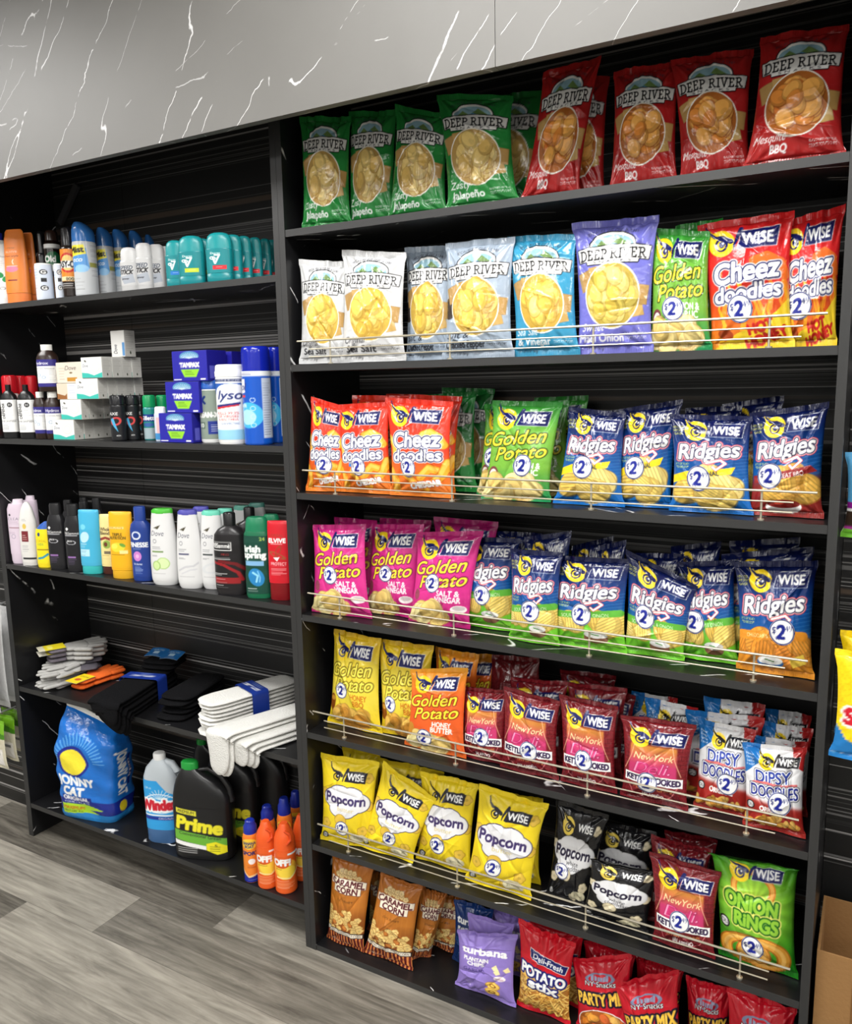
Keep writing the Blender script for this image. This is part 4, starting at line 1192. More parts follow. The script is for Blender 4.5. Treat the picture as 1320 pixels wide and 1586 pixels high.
bag('chip_bag', 'dark green chip bag behind the cheddar puffs with two letters of its banner showing', g, 'jalapeno', [(662, 762), (740, 764), (655, 612), (738, 606)], S3, .15, T=.04, res=.6, top=T3)
bag('chip_bag', 'dark green chip bag deepest in the gap between the red and the bright green bags', g, 'jalapeno', [(690, 755), (756, 757), (684, 600), (766, 602)], S3, .215, T=.04, res=.6, top=T3)
g = 'bright green potato chip bags on the third shelf'
bag('chip_bag', 'bright green potato chip bag peeking out left behind the front green one', g, 'gp_green', [(738, 762), (815, 766), (752, 626), (832, 622)], S3, .125, T=.045, stick=(.25, .42, .024), res=.6, top=T3)
bag('chip_bag', 'bright green potato chip bag with its full front showing on the third shelf', g, 'gp_green', [(746, 772), (853, 775), (764, 620), (873, 623)], S3, .07, stick=(.60, .36, .025), top=T3)
bag('chip_bag', 'bright green potato chip bag showing its right edge behind the front green one', g, 'gp_green', [(796, 764), (882, 768), (800, 622), (881, 620)], S3, .13, T=.045, res=.6, top=T3)
behind('chip_bag', 'bright green chip bag at the back, its upper right corner above the blue bag', g, 'gp_green', (828, 616), (912, 612), S3, .185, T=.04, top=T3)
g = 'blue ridged chip bags on the third shelf'
bag('chip_bag', 'blue ridged chip bag next to the bright green bags', g, 'ridgies_original', [(857, 778), (968, 781), (882, 630), (970, 640)], S3, .06, stick=(.40, .40, .025), top=T3)
bag('chip_bag', 'blue ridged chip bag turned sideways in second place', g, 'ridgies_original', [(955, 780), (1040, 785), (958, 634), (1058, 618)], S3, .08, T=.045, stick=(.32, .39, .025), top=T3)
bag('chip_bag', 'blue ridged chip bag with a yellow band, left of the brown barbecue bag', g, 'ridgies_original', [(1036, 790), (1168, 803), (1038, 641), (1166, 645)], S3, .055, stick=(.37, .35, .0255), top=T3)
bag('chip_bag', 'blue and brown barbecue ridged chip bag at the right end of the third shelf', None, 'ridgies_bbq', [(1158, 800), (1276, 811), (1162, 640), (1285, 622)], S3, .055, stick=(.27, .38, .0255), top=T3)
behind('chip_bag', 'blue ridged chip bag top lying behind the yellow-banded one', g, 'ridgies_original', (1062, 632), (1150, 628), S3, .13, top=T3)
behind('chip_bag', 'blue ridged chip bag top rising behind the gap left of the barbecue bag', g, 'ridgies_original', (1118, 626), (1215, 612), S3, .16, T=.04, top=T3)
behind('chip_bag', 'blue ridged chip bag top behind the first two blue bags', g, 'ridgies_original', (930, 636), (1010, 632), S3, .135, T=.04, top=T3)

flush()

# fourth shelf
T4 = S3 - TH - .004
g = 'pink salt and vinegar chip bags'
bag('chip_bag', 'pink chip bag at the left end of the fourth shelf with a raised white corner', g, 'gp_pink', [(478, 948), (577, 956), (474, 812), (566, 812)], S4, .030, dy=.012, T=.042, stick=(.38, .45, .024), top=T4)
bag('chip_bag', 'pink chip bag standing back between two front pink ones', g, 'gp_pink', [(566, 942), (645, 950), (575, 812), (657, 812)], S4, .075, stick=(.42, .47, .022), top=T4)
bag('chip_bag', 'pink chip bag beside the first navy and green bag', g, 'gp_pink', [(632, 958), (728, 966), (646, 824), (750, 822)], S4, .058, stick=(.38, .46, .024), top=T4)
behind('chip_bag', 'pink chip bag top behind the leftmost pink bag', g, 'gp_pink', (500, 799), (585, 806), S4, .115, top=T4)
behind('chip_bag', 'pink chip bag top behind the middle pink bag', g, 'gp_pink', (588, 802), (668, 806), S4, .135, top=T4)
behind('chip_bag', 'pink chip bag top behind the pink bag beside the navy one', g, 'gp_pink', (672, 800), (772, 808), S4, .12, top=T4)
g = 'navy and green onion ridged chip bags'
SR = (.48, .37, .0245)
bag('chip_bag', 'navy and green ridged chip bag beside the pink bags', g, 'ridgies_onion', [(715, 971), (795, 973), (706, 830), (806, 834)], S4, .075, stick=(.48, .38, .0245), top=T4)
bag('chip_bag', 'navy and green ridged chip bag, second from the pink bags', g, 'ridgies_onion', [(788, 990), (867, 996), (790, 849), (872, 856)], S4, .045, stick=(.48, .36, .0245), top=T4)
bag('chip_bag', 'navy and green ridged chip bag in the centre with a spread-out top edge', g, 'ridgies_onion', [(855, 1006), (972, 1020), (856, 860), (978, 866)], S4, .045, stick=(.42, .385, .0255), top=T4)
bag('chip_bag', 'navy and green ridged chip bag tilted to the right with a drooping top', g, 'ridgies_onion', [(965, 1016), (1060, 1029), (970, 850), (1082, 908)], S4, .052, stick=(.33, .43, .0245), top=T4)
bag('chip_bag', 'navy and green ridged chip bag next to the orange cheddar one', g, 'ridgies_onion', [(1054, 1029), (1145, 1039), (1048, 870), (1140, 868)], S4, .065, stick=(.26, .40, .0255), top=T4)
bag('chip_bag', 'navy and orange cheddar ridged chip bag at the right end of the fourth shelf', None, 'ridgies_cheddar', [(1140, 1039), (1262, 1053), (1137, 870), (1268, 868)], S4, .055, stick=(.62, .40, .0265), top=T4)
for lab, tl, tr, yy in [('dark navy ridged chip bag top behind the first navy and green bag', (772, 822), (842, 826), .135),
                        ('dark navy ridged chip bag top behind the second navy and green bag', (812, 832), (885, 822), .10),
                        ('dark navy ridged chip bag top left of the drooping one', (925, 846), (970, 836), .11),
                        ('dark navy ridged chip bag top behind the drooping one', (985, 856), (1060, 858), .125),
                        ('dark navy ridged chip bag top behind the bag next to the cheddar one', (1040, 846), (1118, 838), .135),
                        ('dark navy ridged chip bag top low behind the cheddar one', (1118, 858), (1262, 846), .11),
                        ('dark navy ridged chip bag top farthest back above the cheddar one', (1130, 838), (1240, 832), .165),
                        ('dark navy ridged chip bag top above the centre one', (885, 846), (950, 830), .165)]:
    behind('chip_bag', lab, 'navy chip bags in the back rows of the fourth shelf', 'ridgies_onion', tl, tr, S4, yy, T=.042, top=T4)

flush()

# fifth shelf
T5 = S4 - TH - .004
g = 'yellow honey barbecue chip bags'
bag('chip_bag', 'yellow honey chip bag at the left end of the fifth shelf', g, 'gp_yellow', [(508, 1119), (592, 1131), (517, 974), (590, 989)], S5, .075, stick=(.28, .40, .022), top=T5)
bag('chip_bag', 'yellow honey chip bag partly covered by the orange one', g, 'gp_yellow', [(590, 1128), (668, 1132), (584, 989), (672, 1000)], S5, .09, stick=(.26, .35, .022), top=T5)
g = 'orange honey butter chip bags'
bag('chip_bag', 'orange honey butter chip bag at the front beside the deli bags', g, 'gp_orange', [(626, 1152), (722, 1166), (637, 1036), (726, 1034)], S5, .05, T=.045, stick=(.36, .18, .024), top=T5)
behind('chip_bag', 'orange chip bag behind the front orange one, its mark half hidden', g, 'gp_orange', (674, 1001), (742, 1014), S5, .125, res=.6, top=T5)
behind('chip_bag', 'orange chip bag at the far back with a smooth bulging top', g, 'gp_orange', (712, 1012), (772, 1014), S5, .175, top=T5)
g = 'dark red deli chip bags on the fifth shelf'
bag('chip_bag', 'dark red deli chip bag beside the orange bag', g, 'deli', [(716, 1180), (786, 1188), (716, 1064), (788, 1068)], S5, .062, stick=(.50, .36, .023), T=.045, top=T5)
bag('chip_bag', 'dark red deli chip bag with a white top crease, second of the four front ones', g, 'deli', [(774, 1194), (866, 1208), (780, 1062), (868, 1086)], S5, .05, stick=(.54, .32, .0235), T=.048, top=T5)
bag('chip_bag', 'dark red deli chip bag standing straight, third of the four front ones', g, 'deli', [(868, 1219), (956, 1232), (866, 1074), (958, 1094)], S5, .05, stick=(.46, .34, .0235), T=.048, top=T5)
bag('chip_bag', 'dark red deli chip bag beside the white and red corn chip bags', g, 'deli', [(960, 1238), (1066, 1262), (962, 1106), (1080, 1122)], S5, .05, stick=(.42, .27, .0245), T=.05, top=T5)
bag('chip_bag', 'dark red chip bag turned back to front behind the first deli bags', None, 'deli_back', [(745, 1150), (850, 1155), (762, 1014), (835, 1018)], S5, .14, T=.05, res=.6, top=T5)
for lab, tl, tr, yy in [('dark red deli chip bag top behind the second front deli bag', (790, 1048), (880, 1056), .115),
                        ('dark red deli chip bag top behind the third front deli bag', (880, 1056), (972, 1066), .115),
                        ('dark red deli chip bag top farthest back in the middle of the fifth shelf', (868, 1036), (955, 1046), .175),
                        ('dark red deli chip bag top leaning toward the white bags', (905, 1046), (985, 1078), .15)]:
    behind('chip_bag', lab, 'dark red chip bags in the back rows of the fifth shelf', 'deli', tl, tr, S5, yy, T=.045, top=T5)
g = 'white and red corn chip bags'
bag('corn_chip_bag', 'white and red corn chip bag, left of the two front ones beside the deli bags', g, 'dipsy', [(1074, 1246), (1160, 1262), (1082, 1112), (1172, 1132)], S5, .075, stick=(.62, .38, .024), T=.045, top=T5)
bag('corn_chip_bag', 'white and red corn chip bag at the very front of the right end', g, 'dipsy', [(1150, 1286), (1248, 1303), (1150, 1150), (1250, 1158)], S5, .05, stick=(.62, .37, .024), T=.045, top=T5)
for lab, tl, tr, yy in [('white corn chip bag top with a blue corner, directly behind the left front one', (1062, 1098), (1185, 1112), .11),
                        ('white corn chip bag top beside the last deli bag', (1000, 1080), (1082, 1096), .13),
                        ('white corn chip bag top farthest back on the left of its stack', (978, 1070), (1050, 1082), .19),
                        ('white corn chip bag top in the third row, middle of the stack', (1090, 1078), (1186, 1092), .165),
                        ('white corn chip bag top in the second row at the right end', (1160, 1138), (1252, 1150), .085),
                        ('white corn chip bag top in the third row at the right end', (1180, 1116), (1260, 1130), .13),
                        ('white corn chip bag top in the last row at the right end', (1186, 1096), (1258, 1108), .185)]:
    behind('corn_chip_bag', lab, 'corn chip bags in the back rows', 'dipsy', tl, tr, S5, yy, T=.035, top=T5)

flush()

# sixth shelf
T6 = S5 - TH - .004
g = 'yellow butter popcorn bags'
bag('popcorn_bag', 'yellow popcorn bag at the left end of the sixth shelf', g, 'popcorn', [(487, 1305), (580, 1320), (495, 1165), (588, 1181)], S6, .026, dy=.03, stick=(.45, .22, .022), cat='popcorn bag', mat=SATIN, top=T6)
bag('popcorn_bag', 'yellow popcorn bag tilted clockwise beside the leftmost one', g, 'popcorn', [(556, 1312), (640, 1332), (594, 1178), (676, 1238)], S6, .05, T=.045, stick=(.52, .26, .022), cat='popcorn bag', mat=SATIN, top=T6)
bag('popcorn_bag', 'yellow popcorn bag standing upright in third place', g, 'popcorn', [(645, 1330), (730, 1338), (652, 1194), (742, 1214)], S6, .075, stick=(.42, .26, .024), cat='popcorn bag', mat=SATIN, top=T6)
bag('popcorn_bag', 'yellow popcorn bag at the very front beside the black popcorn', g, 'popcorn', [(720, 1374), (823, 1401), (742, 1214), (850, 1246)], S6, .05, stick=(.42, .25, .024), cat='popcorn bag', mat=SATIN, top=T6)
behind('popcorn_bag', 'yellow popcorn bag top behind the leftmost one', g, 'popcorn', (526, 1154), (590, 1166), S6, .125, cat='popcorn bag', mat=SATIN, top=T6)
behind('popcorn_bag', 'yellow popcorn bag top behind the tilted one', g, 'popcorn', (585, 1172), (688, 1196), S6, .12, cat='popcorn bag', mat=SATIN, top=T6)
behind('popcorn_bag', 'yellow popcorn bag behind the front one beside the black popcorn', g, 'popcorn', (770, 1226), (842, 1236), S6, .115, cat='popcorn bag', mat=SATIN, top=T6)
g = 'black white cheddar popcorn bags'
bag('popcorn_bag', 'black popcorn bag standing tilted beside the yellow bags', g, 'popcorn_black', [(846, 1360), (912, 1392), (862, 1238), (944, 1262)], S6, .085, T=.045, stick=(.30, .34, .0215), cat='popcorn bag', top=T6)
bag('popcorn_bag', 'black popcorn bag at the back leaning over the slumped one', g, 'popcorn_black', [(905, 1392), (1005, 1412), (925, 1268), (1018, 1290)], S6, .145, T=.045, res=.6, cat='popcorn bag', top=T6)
bag('popcorn_bag', 'black popcorn bag slumped low at the front with folded top', g, 'popcorn_black', [(900, 1414), (1005, 1426), (915, 1322), (1025, 1342)], S6, .06, T=.06, cat='popcorn bag', flop=.12, top=T6)
g = 'dark red deli chip bags on the sixth shelf'
bag('chip_bag', 'dark red deli chip bag at the front, beside the green onion ring bag', g, 'deli', [(1010, 1468), (1108, 1493), (1006, 1318), (1118, 1350)], S6, .045, T=.045, stick=(.46, .36, .024), top=T6)
behind('chip_bag', 'dark red deli chip bag top behind the front one of the sixth shelf', g, 'deli', (1008, 1292), (1102, 1316), S6, .11, T=.045, top=T6)
behind('chip_bag', 'dark red deli chip bag farthest back with a pale mark above the onion rings', g, 'deli', (1030, 1284), (1112, 1300), S6, .165, T=.04, top=T6)
bag('onion_ring_bag', 'bright green onion ring bag with folded top, right end of the sixth shelf', None, 'onion', [(1113, 1480), (1238, 1514), (1098, 1302), (1240, 1328)], S6, .065, T=.075, stick=(.47, .22, .0255), flop=.14, top=T6)

flush()

# bottom board
T7 = S6 - TH - .004
g = 'caramel corn bags'
C = 'caramel corn bag'
bag('caramel_corn_bag', 'slim caramel corn bag at the left end of the bottom board', g, 'caramel', [(492, 1466), (564, 1474), (514, 1322), (580, 1340)], S7, .036, T=.05, cat=C, mat=SATIN, top=T7, seal=.035)
bag('caramel_corn_bag', 'slim caramel corn bag at the front in the middle of the three', g, 'caramel', [(563, 1494), (640, 1508), (589, 1350), (654, 1374)], S7, .04, T=.05, cat=C, mat=SATIN, top=T7, seal=.035)
bag('caramel_corn_bag', 'slim caramel corn bag turned sideways right of the front one', g, 'caramel', [(634, 1492), (668, 1504), (652, 1374), (694, 1384)], S7, .07, T=.045, cat=C, mat=SATIN, dy=.04, top=T7, seal=.035)
behind('caramel_corn_bag', 'slim caramel corn bag in the gap behind the two left ones', g, 'caramel', (572, 1348), (626, 1358), S7, .12, T=.04, cat=C, mat=SATIN, top=T7, seal=.035)
behind('caramel_corn_bag', 'slim caramel corn bag in the dark behind the sideways one', g, 'caramel', (668, 1382), (720, 1392), S7, .13, T=.04, cat=C, mat=SATIN, top=T7, seal=.035)
behind('plantain_chip_bag', 'navy plantain chip bag behind the purple ones', None, 'turbana_navy', (704, 1392), (765, 1408), S7, .125, res=.6, T=.035, top=T7)
g = 'purple garlic plantain chip bags'
bag('plantain_chip_bag', 'purple plantain chip bag at the front of the bottom board', g, 'turbana', [(706, 1564), (800, 1574), (708, 1440), (802, 1448)], S7, .05, T=.045, mat=SATIN, top=T7)
behind('plantain_chip_bag', 'purple plantain chip bag right behind the front purple one', g, 'turbana', (724, 1414), (796, 1432), S7, .085, res=.6, T=.02, mat=SATIN, top=T7)
behind('plantain_chip_bag', 'purple plantain chip bag farther back with three letters showing', g, 'turbana', (760, 1406), (828, 1424), S7, .14, res=.6, T=.035, mat=SATIN, top=T7)
g = 'red potato stick bags'
bag('potato_stick_bag', 'red bag with a window full of potato sticks at the front', g, 'stix', [(801, 1590), (884, 1608), (803, 1422), (892, 1462)], S7, .06, T=.05, top=T7)
behind('potato_stick_bag', 'red potato stick bag behind the front one', g, 'stix', (822, 1424), (905, 1446), S7, .12, T=.04, res=.6, top=T7)
g = 'red party mix bags'
bag('party_mix_bag', 'red party mix bag right of the potato sticks', g, 'party', [(893, 1628), (985, 1645), (885, 1484), (978, 1478)], S7, .06, T=.05, top=T7)
bag('party_mix_bag', 'red party mix bag tilted at the very front', g, 'party', [(975, 1668), (1060, 1672), (950, 1524), (1052, 1500)], S7, .05, T=.05, top=T7)
bag('party_mix_bag', 'red party mix bag standing back, right of the tilted one', g, 'party', [(1062, 1640), (1128, 1650), (1062, 1512), (1134, 1530)], S7, .11, T=.045, res=.7, top=T7)
bag('party_mix_bag', 'red party mix bag at the right end of the bottom board', g, 'party', [(1120, 1690), (1225, 1715), (1126, 1528), (1236, 1562)], S7, .06, T=.05, top=T7)
behind('party_mix_bag', 'red bag top behind the potato sticks and the first party mix bag', g, 'party', (905, 1456), (985, 1478), S7, .14, T=.04, top=T7)
behind('party_mix_bag', 'red party mix bag in the dark gap above the tilted one', g, 'party', (985, 1482), (1060, 1500), S7, .16, T=.04, top=T7)
flush()

# ------------------------------------------------------------------ bottles, cans and cartons of the toiletries bay
def ring(hw, hd, n, M):
    """superellipse sampled evenly along its perimeter; starts at the back, runs left, front, right"""
    th = np.linspace(math.pi / 2, math.pi / 2 + 2 * math.pi, 241)
    c, s = np.cos(th), np.sin(th)
    x = hw * np.sign(c) * np.abs(c) ** (2 / n); y = hd * np.sign(s) * np.abs(s) ** (2 / n)
    L = np.concatenate([[0], np.cumsum(np.hypot(np.diff(x), np.diff(y)))]); L /= L[-1]
    q = np.linspace(0, 1, M)
    return np.interp(q, L, x), np.interp(q, L, y)

def loft(root, name, prof, hw, hd, H, mat, col=(200, 200, 200), n=2.0, canvas=None, ur=(0, 1), off=0.0, M=44, nz=None, cx=0.0, cy=0.0, caps=True, colz=None, sharp=40, tilt=0.0):
    """prof: (z, width, depth[, x shift]) as fractions; canvas is wrapped over the part ur of the perimeter (0.5 = front)"""
    P = [(p[0], p[1], p[2] if len(p) > 2 else p[1], p[3] if len(p) > 3 else 0.0) for p in prof]
    z = np.array([p[0] for p in P])
    if nz:
        zz = np.linspace(z[0], z[-1], nz)
        P = [tuple(np.interp(q, z, [p[k] for p in P]) if k else q for k in range(4)) for q in zz]
    G = []
    full = ur == (0, 1)
    for (zf, w, d, sx) in P:
        x, y = ring(max(w * hw + off, 1e-4), max(d * hd + off, 1e-4), n, 241)
        q = np.linspace(ur[0], ur[1], M)
        G.append(np.stack([np.interp(q, np.linspace(0, 1, 241), x) + cx + sx * hw + tilt * zf * H, np.interp(q, np.linspace(0, 1, 241), y) + cy, np.full(M, zf * H)], -1))
    G = np.array(G)
    if canvas is not None:
        U, V = np.meshgrid(np.linspace(0, 1, M), 1 - (G[:, 0, 2] - G[0, 0, 2]) / (G[-1, 0, 2] - G[0, 0, 2] + 1e-9))
        C = sample(canvas, U, V)
    elif colz is not None:
        C = np.stack([np.tile(lin(colz(p[0])), (M, 1)) for p in P])
    else: C = np.tile(lin(col), G.shape[:2] + (1,))
    m = MB().grid(G, C)
    if full and caps:
        for k, fl in ((0, True), (-1, False)):
            r = G[k]; ctr = r.mean(0)
            m.grid(np.stack([r, np.tile(ctr, (M, 1))]), np.stack([C[k], C[k]]), flip=fl) if False else m.grid(np.stack([np.tile(ctr, (M, 1)), r]) if k == 0 else np.stack([r, np.tile(ctr, (M, 1))]), np.stack([C[k], C[k]]))
    return m.build(name, mat, root, sharp)

def slot(name, label, cat, group, u0, u1, vt, vb, zs, y, r=1.0, yaw=0.34):
    """places an upright thing from its outline in the photograph; returns root, half width, half depth, height"""
    yaw = yaw + .30 if r > .95 else max(yaw, .34)        # the printed fronts are turned a little towards the aisle
    uc, vm = (u0 + u1) / 2, (vt + vb) / 2
    P = aty(uc, vm, y); P[2] = max(P[2], zs + .02)
    H = aty(uc + (u1 - u0) * .0, vt, y)[2] - zs
    e = 1e-4
    gx = (proj(P + [e, 0, 0])[0] - proj(P)[0]) / e; gy = (proj(P + [0, e, 0])[0] - proj(P)[0]) / e
    a = gx * math.cos(yaw) + gy * math.sin(yaw); b = -gx * math.sin(yaw) + gy * math.cos(yaw)
    hw = (u1 - u0) / 2 / math.hypot(a, b * r)
    X = min(max(P[0], XL1 + hw + .002), XM0 - hw - .002)
    root = tag(empty(name, (X, y, zs + .0006), yaw), label, cat, group)
    return root, hw, hw * r, H

def labelcv(A, base, *ops, N=96):
    cv = Cv(A, base, N)
    for op in ops:
        k, a = op[0], op[1:]
        if k == 't':   # text, x, y, h, colour, width, bold, extras
            st, x, y, h, c, w, b = a[:7]; ex = a[7] if len(a) > 7 else {}
            cv.text(st, x, y, h, c, w=w, bold=b, **ex)
        elif k == 'r': cv.rect(*a)
        elif k == 'e': cv.ell(*a)
        elif k == 'p': cv.poly(*a)
        elif k == 'l': cv.line(*a)
        elif k == 'rows':   # faint lines of small print
            x0, x1, y0, y1, cnt, c = a
            for i in range(cnt):
                yy = y0 + (y1 - y0) * i / max(1, cnt - 1)
                cv.rect(x0, yy, x0 + (x1 - x0) * RNG.uniform(.6, 1), yy + .018, c, .7)
    return cv.out()
K = (30, 30, 34); Wt = (246, 246, 244); G8 = (140, 140, 145)

def can(it, body, cap, canvas=None, cz=.80, capw=.86, ur=(.27, .73), mat=None, capmat=None, low=None):
    root, hw, hd, H = it
    loft(root, 'can_body', [(0, .94), (.012, 1), (cz - .05, 1), (cz - .015, .93), (cz, .78)], hw, hd, H, mat or GLOSS, body)
    loft(root, 'cap', [(cz - .005, capw), (.955, capw * .98), (.985, capw * .92), (1.0, capw * .72)], hw, hd, H, capmat or GLOSS, cap)
    if canvas is not None: loft(root, 'label', [(.03, 1), (cz - .055, 1)], hw, hd, H, mat or GLOSS, canvas=canvas, ur=ur, off=.0006, nz=70, M=64)

def bottle(it, prof, body, cap=None, capcol=None, canvas=None, lz=(.1, .7), ur=(.27, .73), n=2.3, mat=None, capn=2.0, capname='cap', capmat=None, colz=None, tilt=0.0):
    root, hw, hd, H = it
    loft(root, 'bottle_body', prof, hw, hd, H, mat or PLASTIC, body, n=n, colz=colz, tilt=tilt)
    if cap is not None: loft(root, capname, cap, hw, hd, H, capmat or PLASTIC, capcol, n=capn, tilt=tilt)
    if canvas is not None:
        zz = np.array([p[0] for p in prof])
        def at_(z): return tuple(np.interp(z, zz, [(p[k] if len(p) > k else (p[1] if k == 2 else 0)) for p in prof]) for k in (1, 2, 3))
        pr = [(z,) + at_(z) for z in np.unique(np.concatenate([np.linspace(lz[0], lz[1], 16), zz[(zz > lz[0]) & (zz < lz[1])]]))]
        loft(root, 'label', pr, hw, hd, H, mat or PLASTIC, canvas=canvas, ur=ur, off=.0006, n=n, nz=80, M=64, tilt=tilt)

# --- top shelf of the bay
bottle(slot('bottle', 'white bottle with green leaf print cut by the left edge of the photo', 'bottle', None, -18, 17, 361, 470, L1, .05, .5),
       [(0, .9, .9), (.03, 1, 1), (.84, .98, .95), (.9, .6, .6)], Wt, [(.89, .5, .7), (1, .5, .7)], (40, 50, 170),
       labelcv(2.2, Wt, ('t', 'herbal', .7, .5, .1, G8, .4, 0), ('e', .62, 1.25, .16, .12, (30, 140, 70), .4), ('e', .86, 1.42, .16, .12, (40, 160, 80), -.5), ('rows', .4, .9, .7, .95, 4, G8), ('e', .7, 1.8, .1, .05, G8, 0, 1, .01)), (.1, .84))
ORG = (238, 132, 52)
cv_or = labelcv(2.6, ORG, ('t', "L'OREAL", .4, .55, .07, (150, 80, 30), .45, 0), ('t', 'ELVIVE', .42, .72, .09, (250, 210, 190), .5, .006), ('t', 'Dream Lengths', .42, .92, .08, (110, 40, 20), .6, 0, {'shear': .3}), ('l', [(.5, 1.1), (.46, 1.2), (.5, 1.32)], .02, (250, 220, 200)), ('e', .42, 1.55, .26, .14, (240, 120, 150)), ('r', .2, 1.4, .66, 1.43, (250, 190, 190)), ('r', .25, 2.05, .62, 2.12, (120, 40, 40)))
for k, (a, b, t, y, lb) in enumerate([(6, 46, 355, .045, 'orange conditioner tube standing on its cap beside the white leaf-print bottle'), (35, 58, 360, .085, 'orange conditioner tube half hidden behind the front orange tube')]):
    bottle(slot('conditioner_tube', lb, 'conditioner', 'orange conditioner tubes', a, b, t, 464, L1, y, .5),
           [(.14, .96, 1), (.5, .93, .82), (.86, .84, .5), (.97, .74, .26), (1, .6, .2)], ORG, [(0, .93, 1), (.01, .96, 1), (.135, .96, 1)], (240, 128, 60), cv_or, (.17, .9))
can(slot('spray_can', 'slim black spray can with a black cap behind the small white tubes', 'spray can', None, 59, 74, 358, 462, L1, .085), (26, 26, 28), (20, 20, 22), cz=.7, capw=.8)
can(slot('polish_can', 'dark brown polish can with a white band and green mark', 'spray can', None, 70, 96, 357, 460, L1, .10, yaw=.35), (34, 24, 20), (50, 34, 28),
    labelcv(1.9, (30, 24, 22), ('r', 0, .0, 1, .14, Wt), ('e', .6, .55, .36, .30, (26, 96, 56)), ('t', 'Old', .45, .5, .2, Wt, .5, .02), ('t', 'polish', .5, .8, .2, Wt, .8, .02), ('r', .2, 1.1, .8, 1.8, (120, 84, 40))), cz=.86, capw=.8)
cv_g = labelcv(2.2, (214, 222, 236), ('rows', .05, .4, .25, .9, 8, (120, 150, 200)), ('e', .62, .45, .17, .17, K), ('t', 'G', .62, .45, .2, Wt, .2, .02), ('r', .5, .85, .74, 1.1, K), ('e', .62, 1.5, .17, .17, K), ('t', 'G', .62, 1.5, .2, Wt, .2, .02), ('rows', .05, .35, 1.2, 1.9, 6, (200, 150, 150)))
for a, b, y, lb in [(55, 83, .03, 'small white and pale blue tube at the front with round black marks'), (85, 101, .04, 'small white and pale blue tube partly hidden beside the front one')]:
    it = slot('lip_balm_tube', lb, 'tube', 'small white tubes', a, b, 409, 462, L1, y, 1.0, .25)
    loft(it[0], 'tube_body', [(0, 1), (.93, 1), (.97, .96)], it[1], it[2], it[3], PAPER, (214, 222, 236)); loft(it[0], 'lid', [(.96, .97), (.99, .97), (1, .9)], it[1], it[2], it[3], PAPER, Wt)
    loft(it[0], 'label', [(.03, 1), (.94, 1)], it[1], it[2], it[3], PAPER, canvas=cv_g, ur=(.28, .72), off=.0005, nz=60, M=60)
can(slot('oven_cleaner_can', 'orange and black oven cleaner can with a black cap', 'spray can', None, 94, 123, 352, 458, L1, .05, yaw=.3), (40, 32, 28), (36, 36, 40),
    labelcv(1.7, (230, 140, 50), ('e', .5, .5, .36, .36, (200, 50, 40)), ('e', .5, .5, .28, .28, (240, 200, 120)), ('r', 0, .42, 1, .68, Wt), ('t', 'EASY-OFF', .5, .55, .22, K, .98, .02), ('r', .0, 1.0, 1, 1.15, (240, 220, 170)), ('t', '800', .55, 1.08, .1, K, .3, .01), ('r', 0, 1.16, 1, 1.7, (36, 26, 22)), ('rows', .15, .8, 1.25, 1.4, 3, Wt)), cz=.74, capw=.8)
cv_m = labelcv(1.9, (200, 203, 206), ('p', [(0, .35), (.55, .2), (.62, .95), (0, 1.1)], (84, 150, 214)), ('p', [(.0, .12), (.5, .08), (.55, .42), (.05, .52)], (240, 226, 60)), ('t', 'Mist', .28, .27, .2, K, .42, .02, {'rot': -.1}), ('t', 'eco', .3, .62, .16, Wt, .3, .01, {'shear': .2}), ('e', .4, .95, .2, .14, (150, 200, 240)), ('rows', .66, .98, .1, 1.2, 18, (150, 150, 160)), ('r', .62, .72, .98, .9, (150, 150, 80)), ('rows', .15, .5, 1.3, 1.7, 4, G8))
for a, b, t, y, lb in [(113, 150, 345, .045, 'blue-capped air freshener can at the front with a yellow badge'), (151, 177, 353, .115, 'blue-capped air freshener can, second from the yellow-badged one'), (175, 201, 356, .16, 'blue-capped air freshener can, third in its slanting row'), (201, 224, 358, .215, 'blue-capped air freshener can, fourth, behind the white deodorants'), (226, 242, 364, .262, 'blue-capped air freshener can deepest in its row')]:
    it = slot('air_freshener_can', lb, 'spray can', 'blue-capped air freshener cans', a, b, t, 455, L1, y)
    root, hw, hd, H = it
    loft(root, 'can_body', [(0, .95), (.012, 1), (.70, 1), (.74, .99)], hw, hd, H, GLOSS, (196, 199, 203))
    loft(root, 'cap', [(.735, 1.0), (.84, .99), (.90, .92, .95, -.04), (.96, .7, .85, -.16), (1.0, .4, .6, -.3)], hw, hd, H, GLOSS, (52, 112, 182))
    loft(root, 'label', [(.02, 1), (.72, 1)], hw, hd, H, GLOSS, canvas=cv_m, ur=(.27, .80), off=.0005, nz=70, M=70)
cv_ss = labelcv(1.3, (200, 200, 200), ('t', 'SPEED', .45, .3, .2, (50, 60, 80), .7, .012, {'shear': .3}), ('t', 'STICK', .45, .55, .22, K, .75, .02, {'shear': .3}), ('p', [(.1, .8), (.8, .65), (.9, 1.1), (.3, 1.2)], (170, 176, 186)), ('t', 'power', .4, .9, .1, K, .4, .01))
for a, b, t, y, lb in [(187, 214, 384, .03, 'white deodorant stick with a green corner on its label, first of its row'), (210, 237, 377, .05, 'white deodorant stick, second of its row and tallest'), (230, 256, 379, .075, 'white deodorant stick, third of its row'), (248, 268, 382, .10, 'white deodorant stick squeezed behind the first teal one')]:
    it = slot('deodorant_stick', lb, 'deodorant', 'white deodorant sticks', a, b, t, 443, L1, y, .6, .15)
    bottle(it, [(0, .95, .95), (.03, 1, 1), (.68, 1, 1), (.70, .93, .93)], (198, 198, 198), [(.695, .97, .97), (.90, .92, .92), (.97, .8, .8), (1, .55, .55)], (204, 204, 204), cv_ss, (.12, .66), ur=(.3, .7), n=2.6)
TEAL = (18, 132, 138)
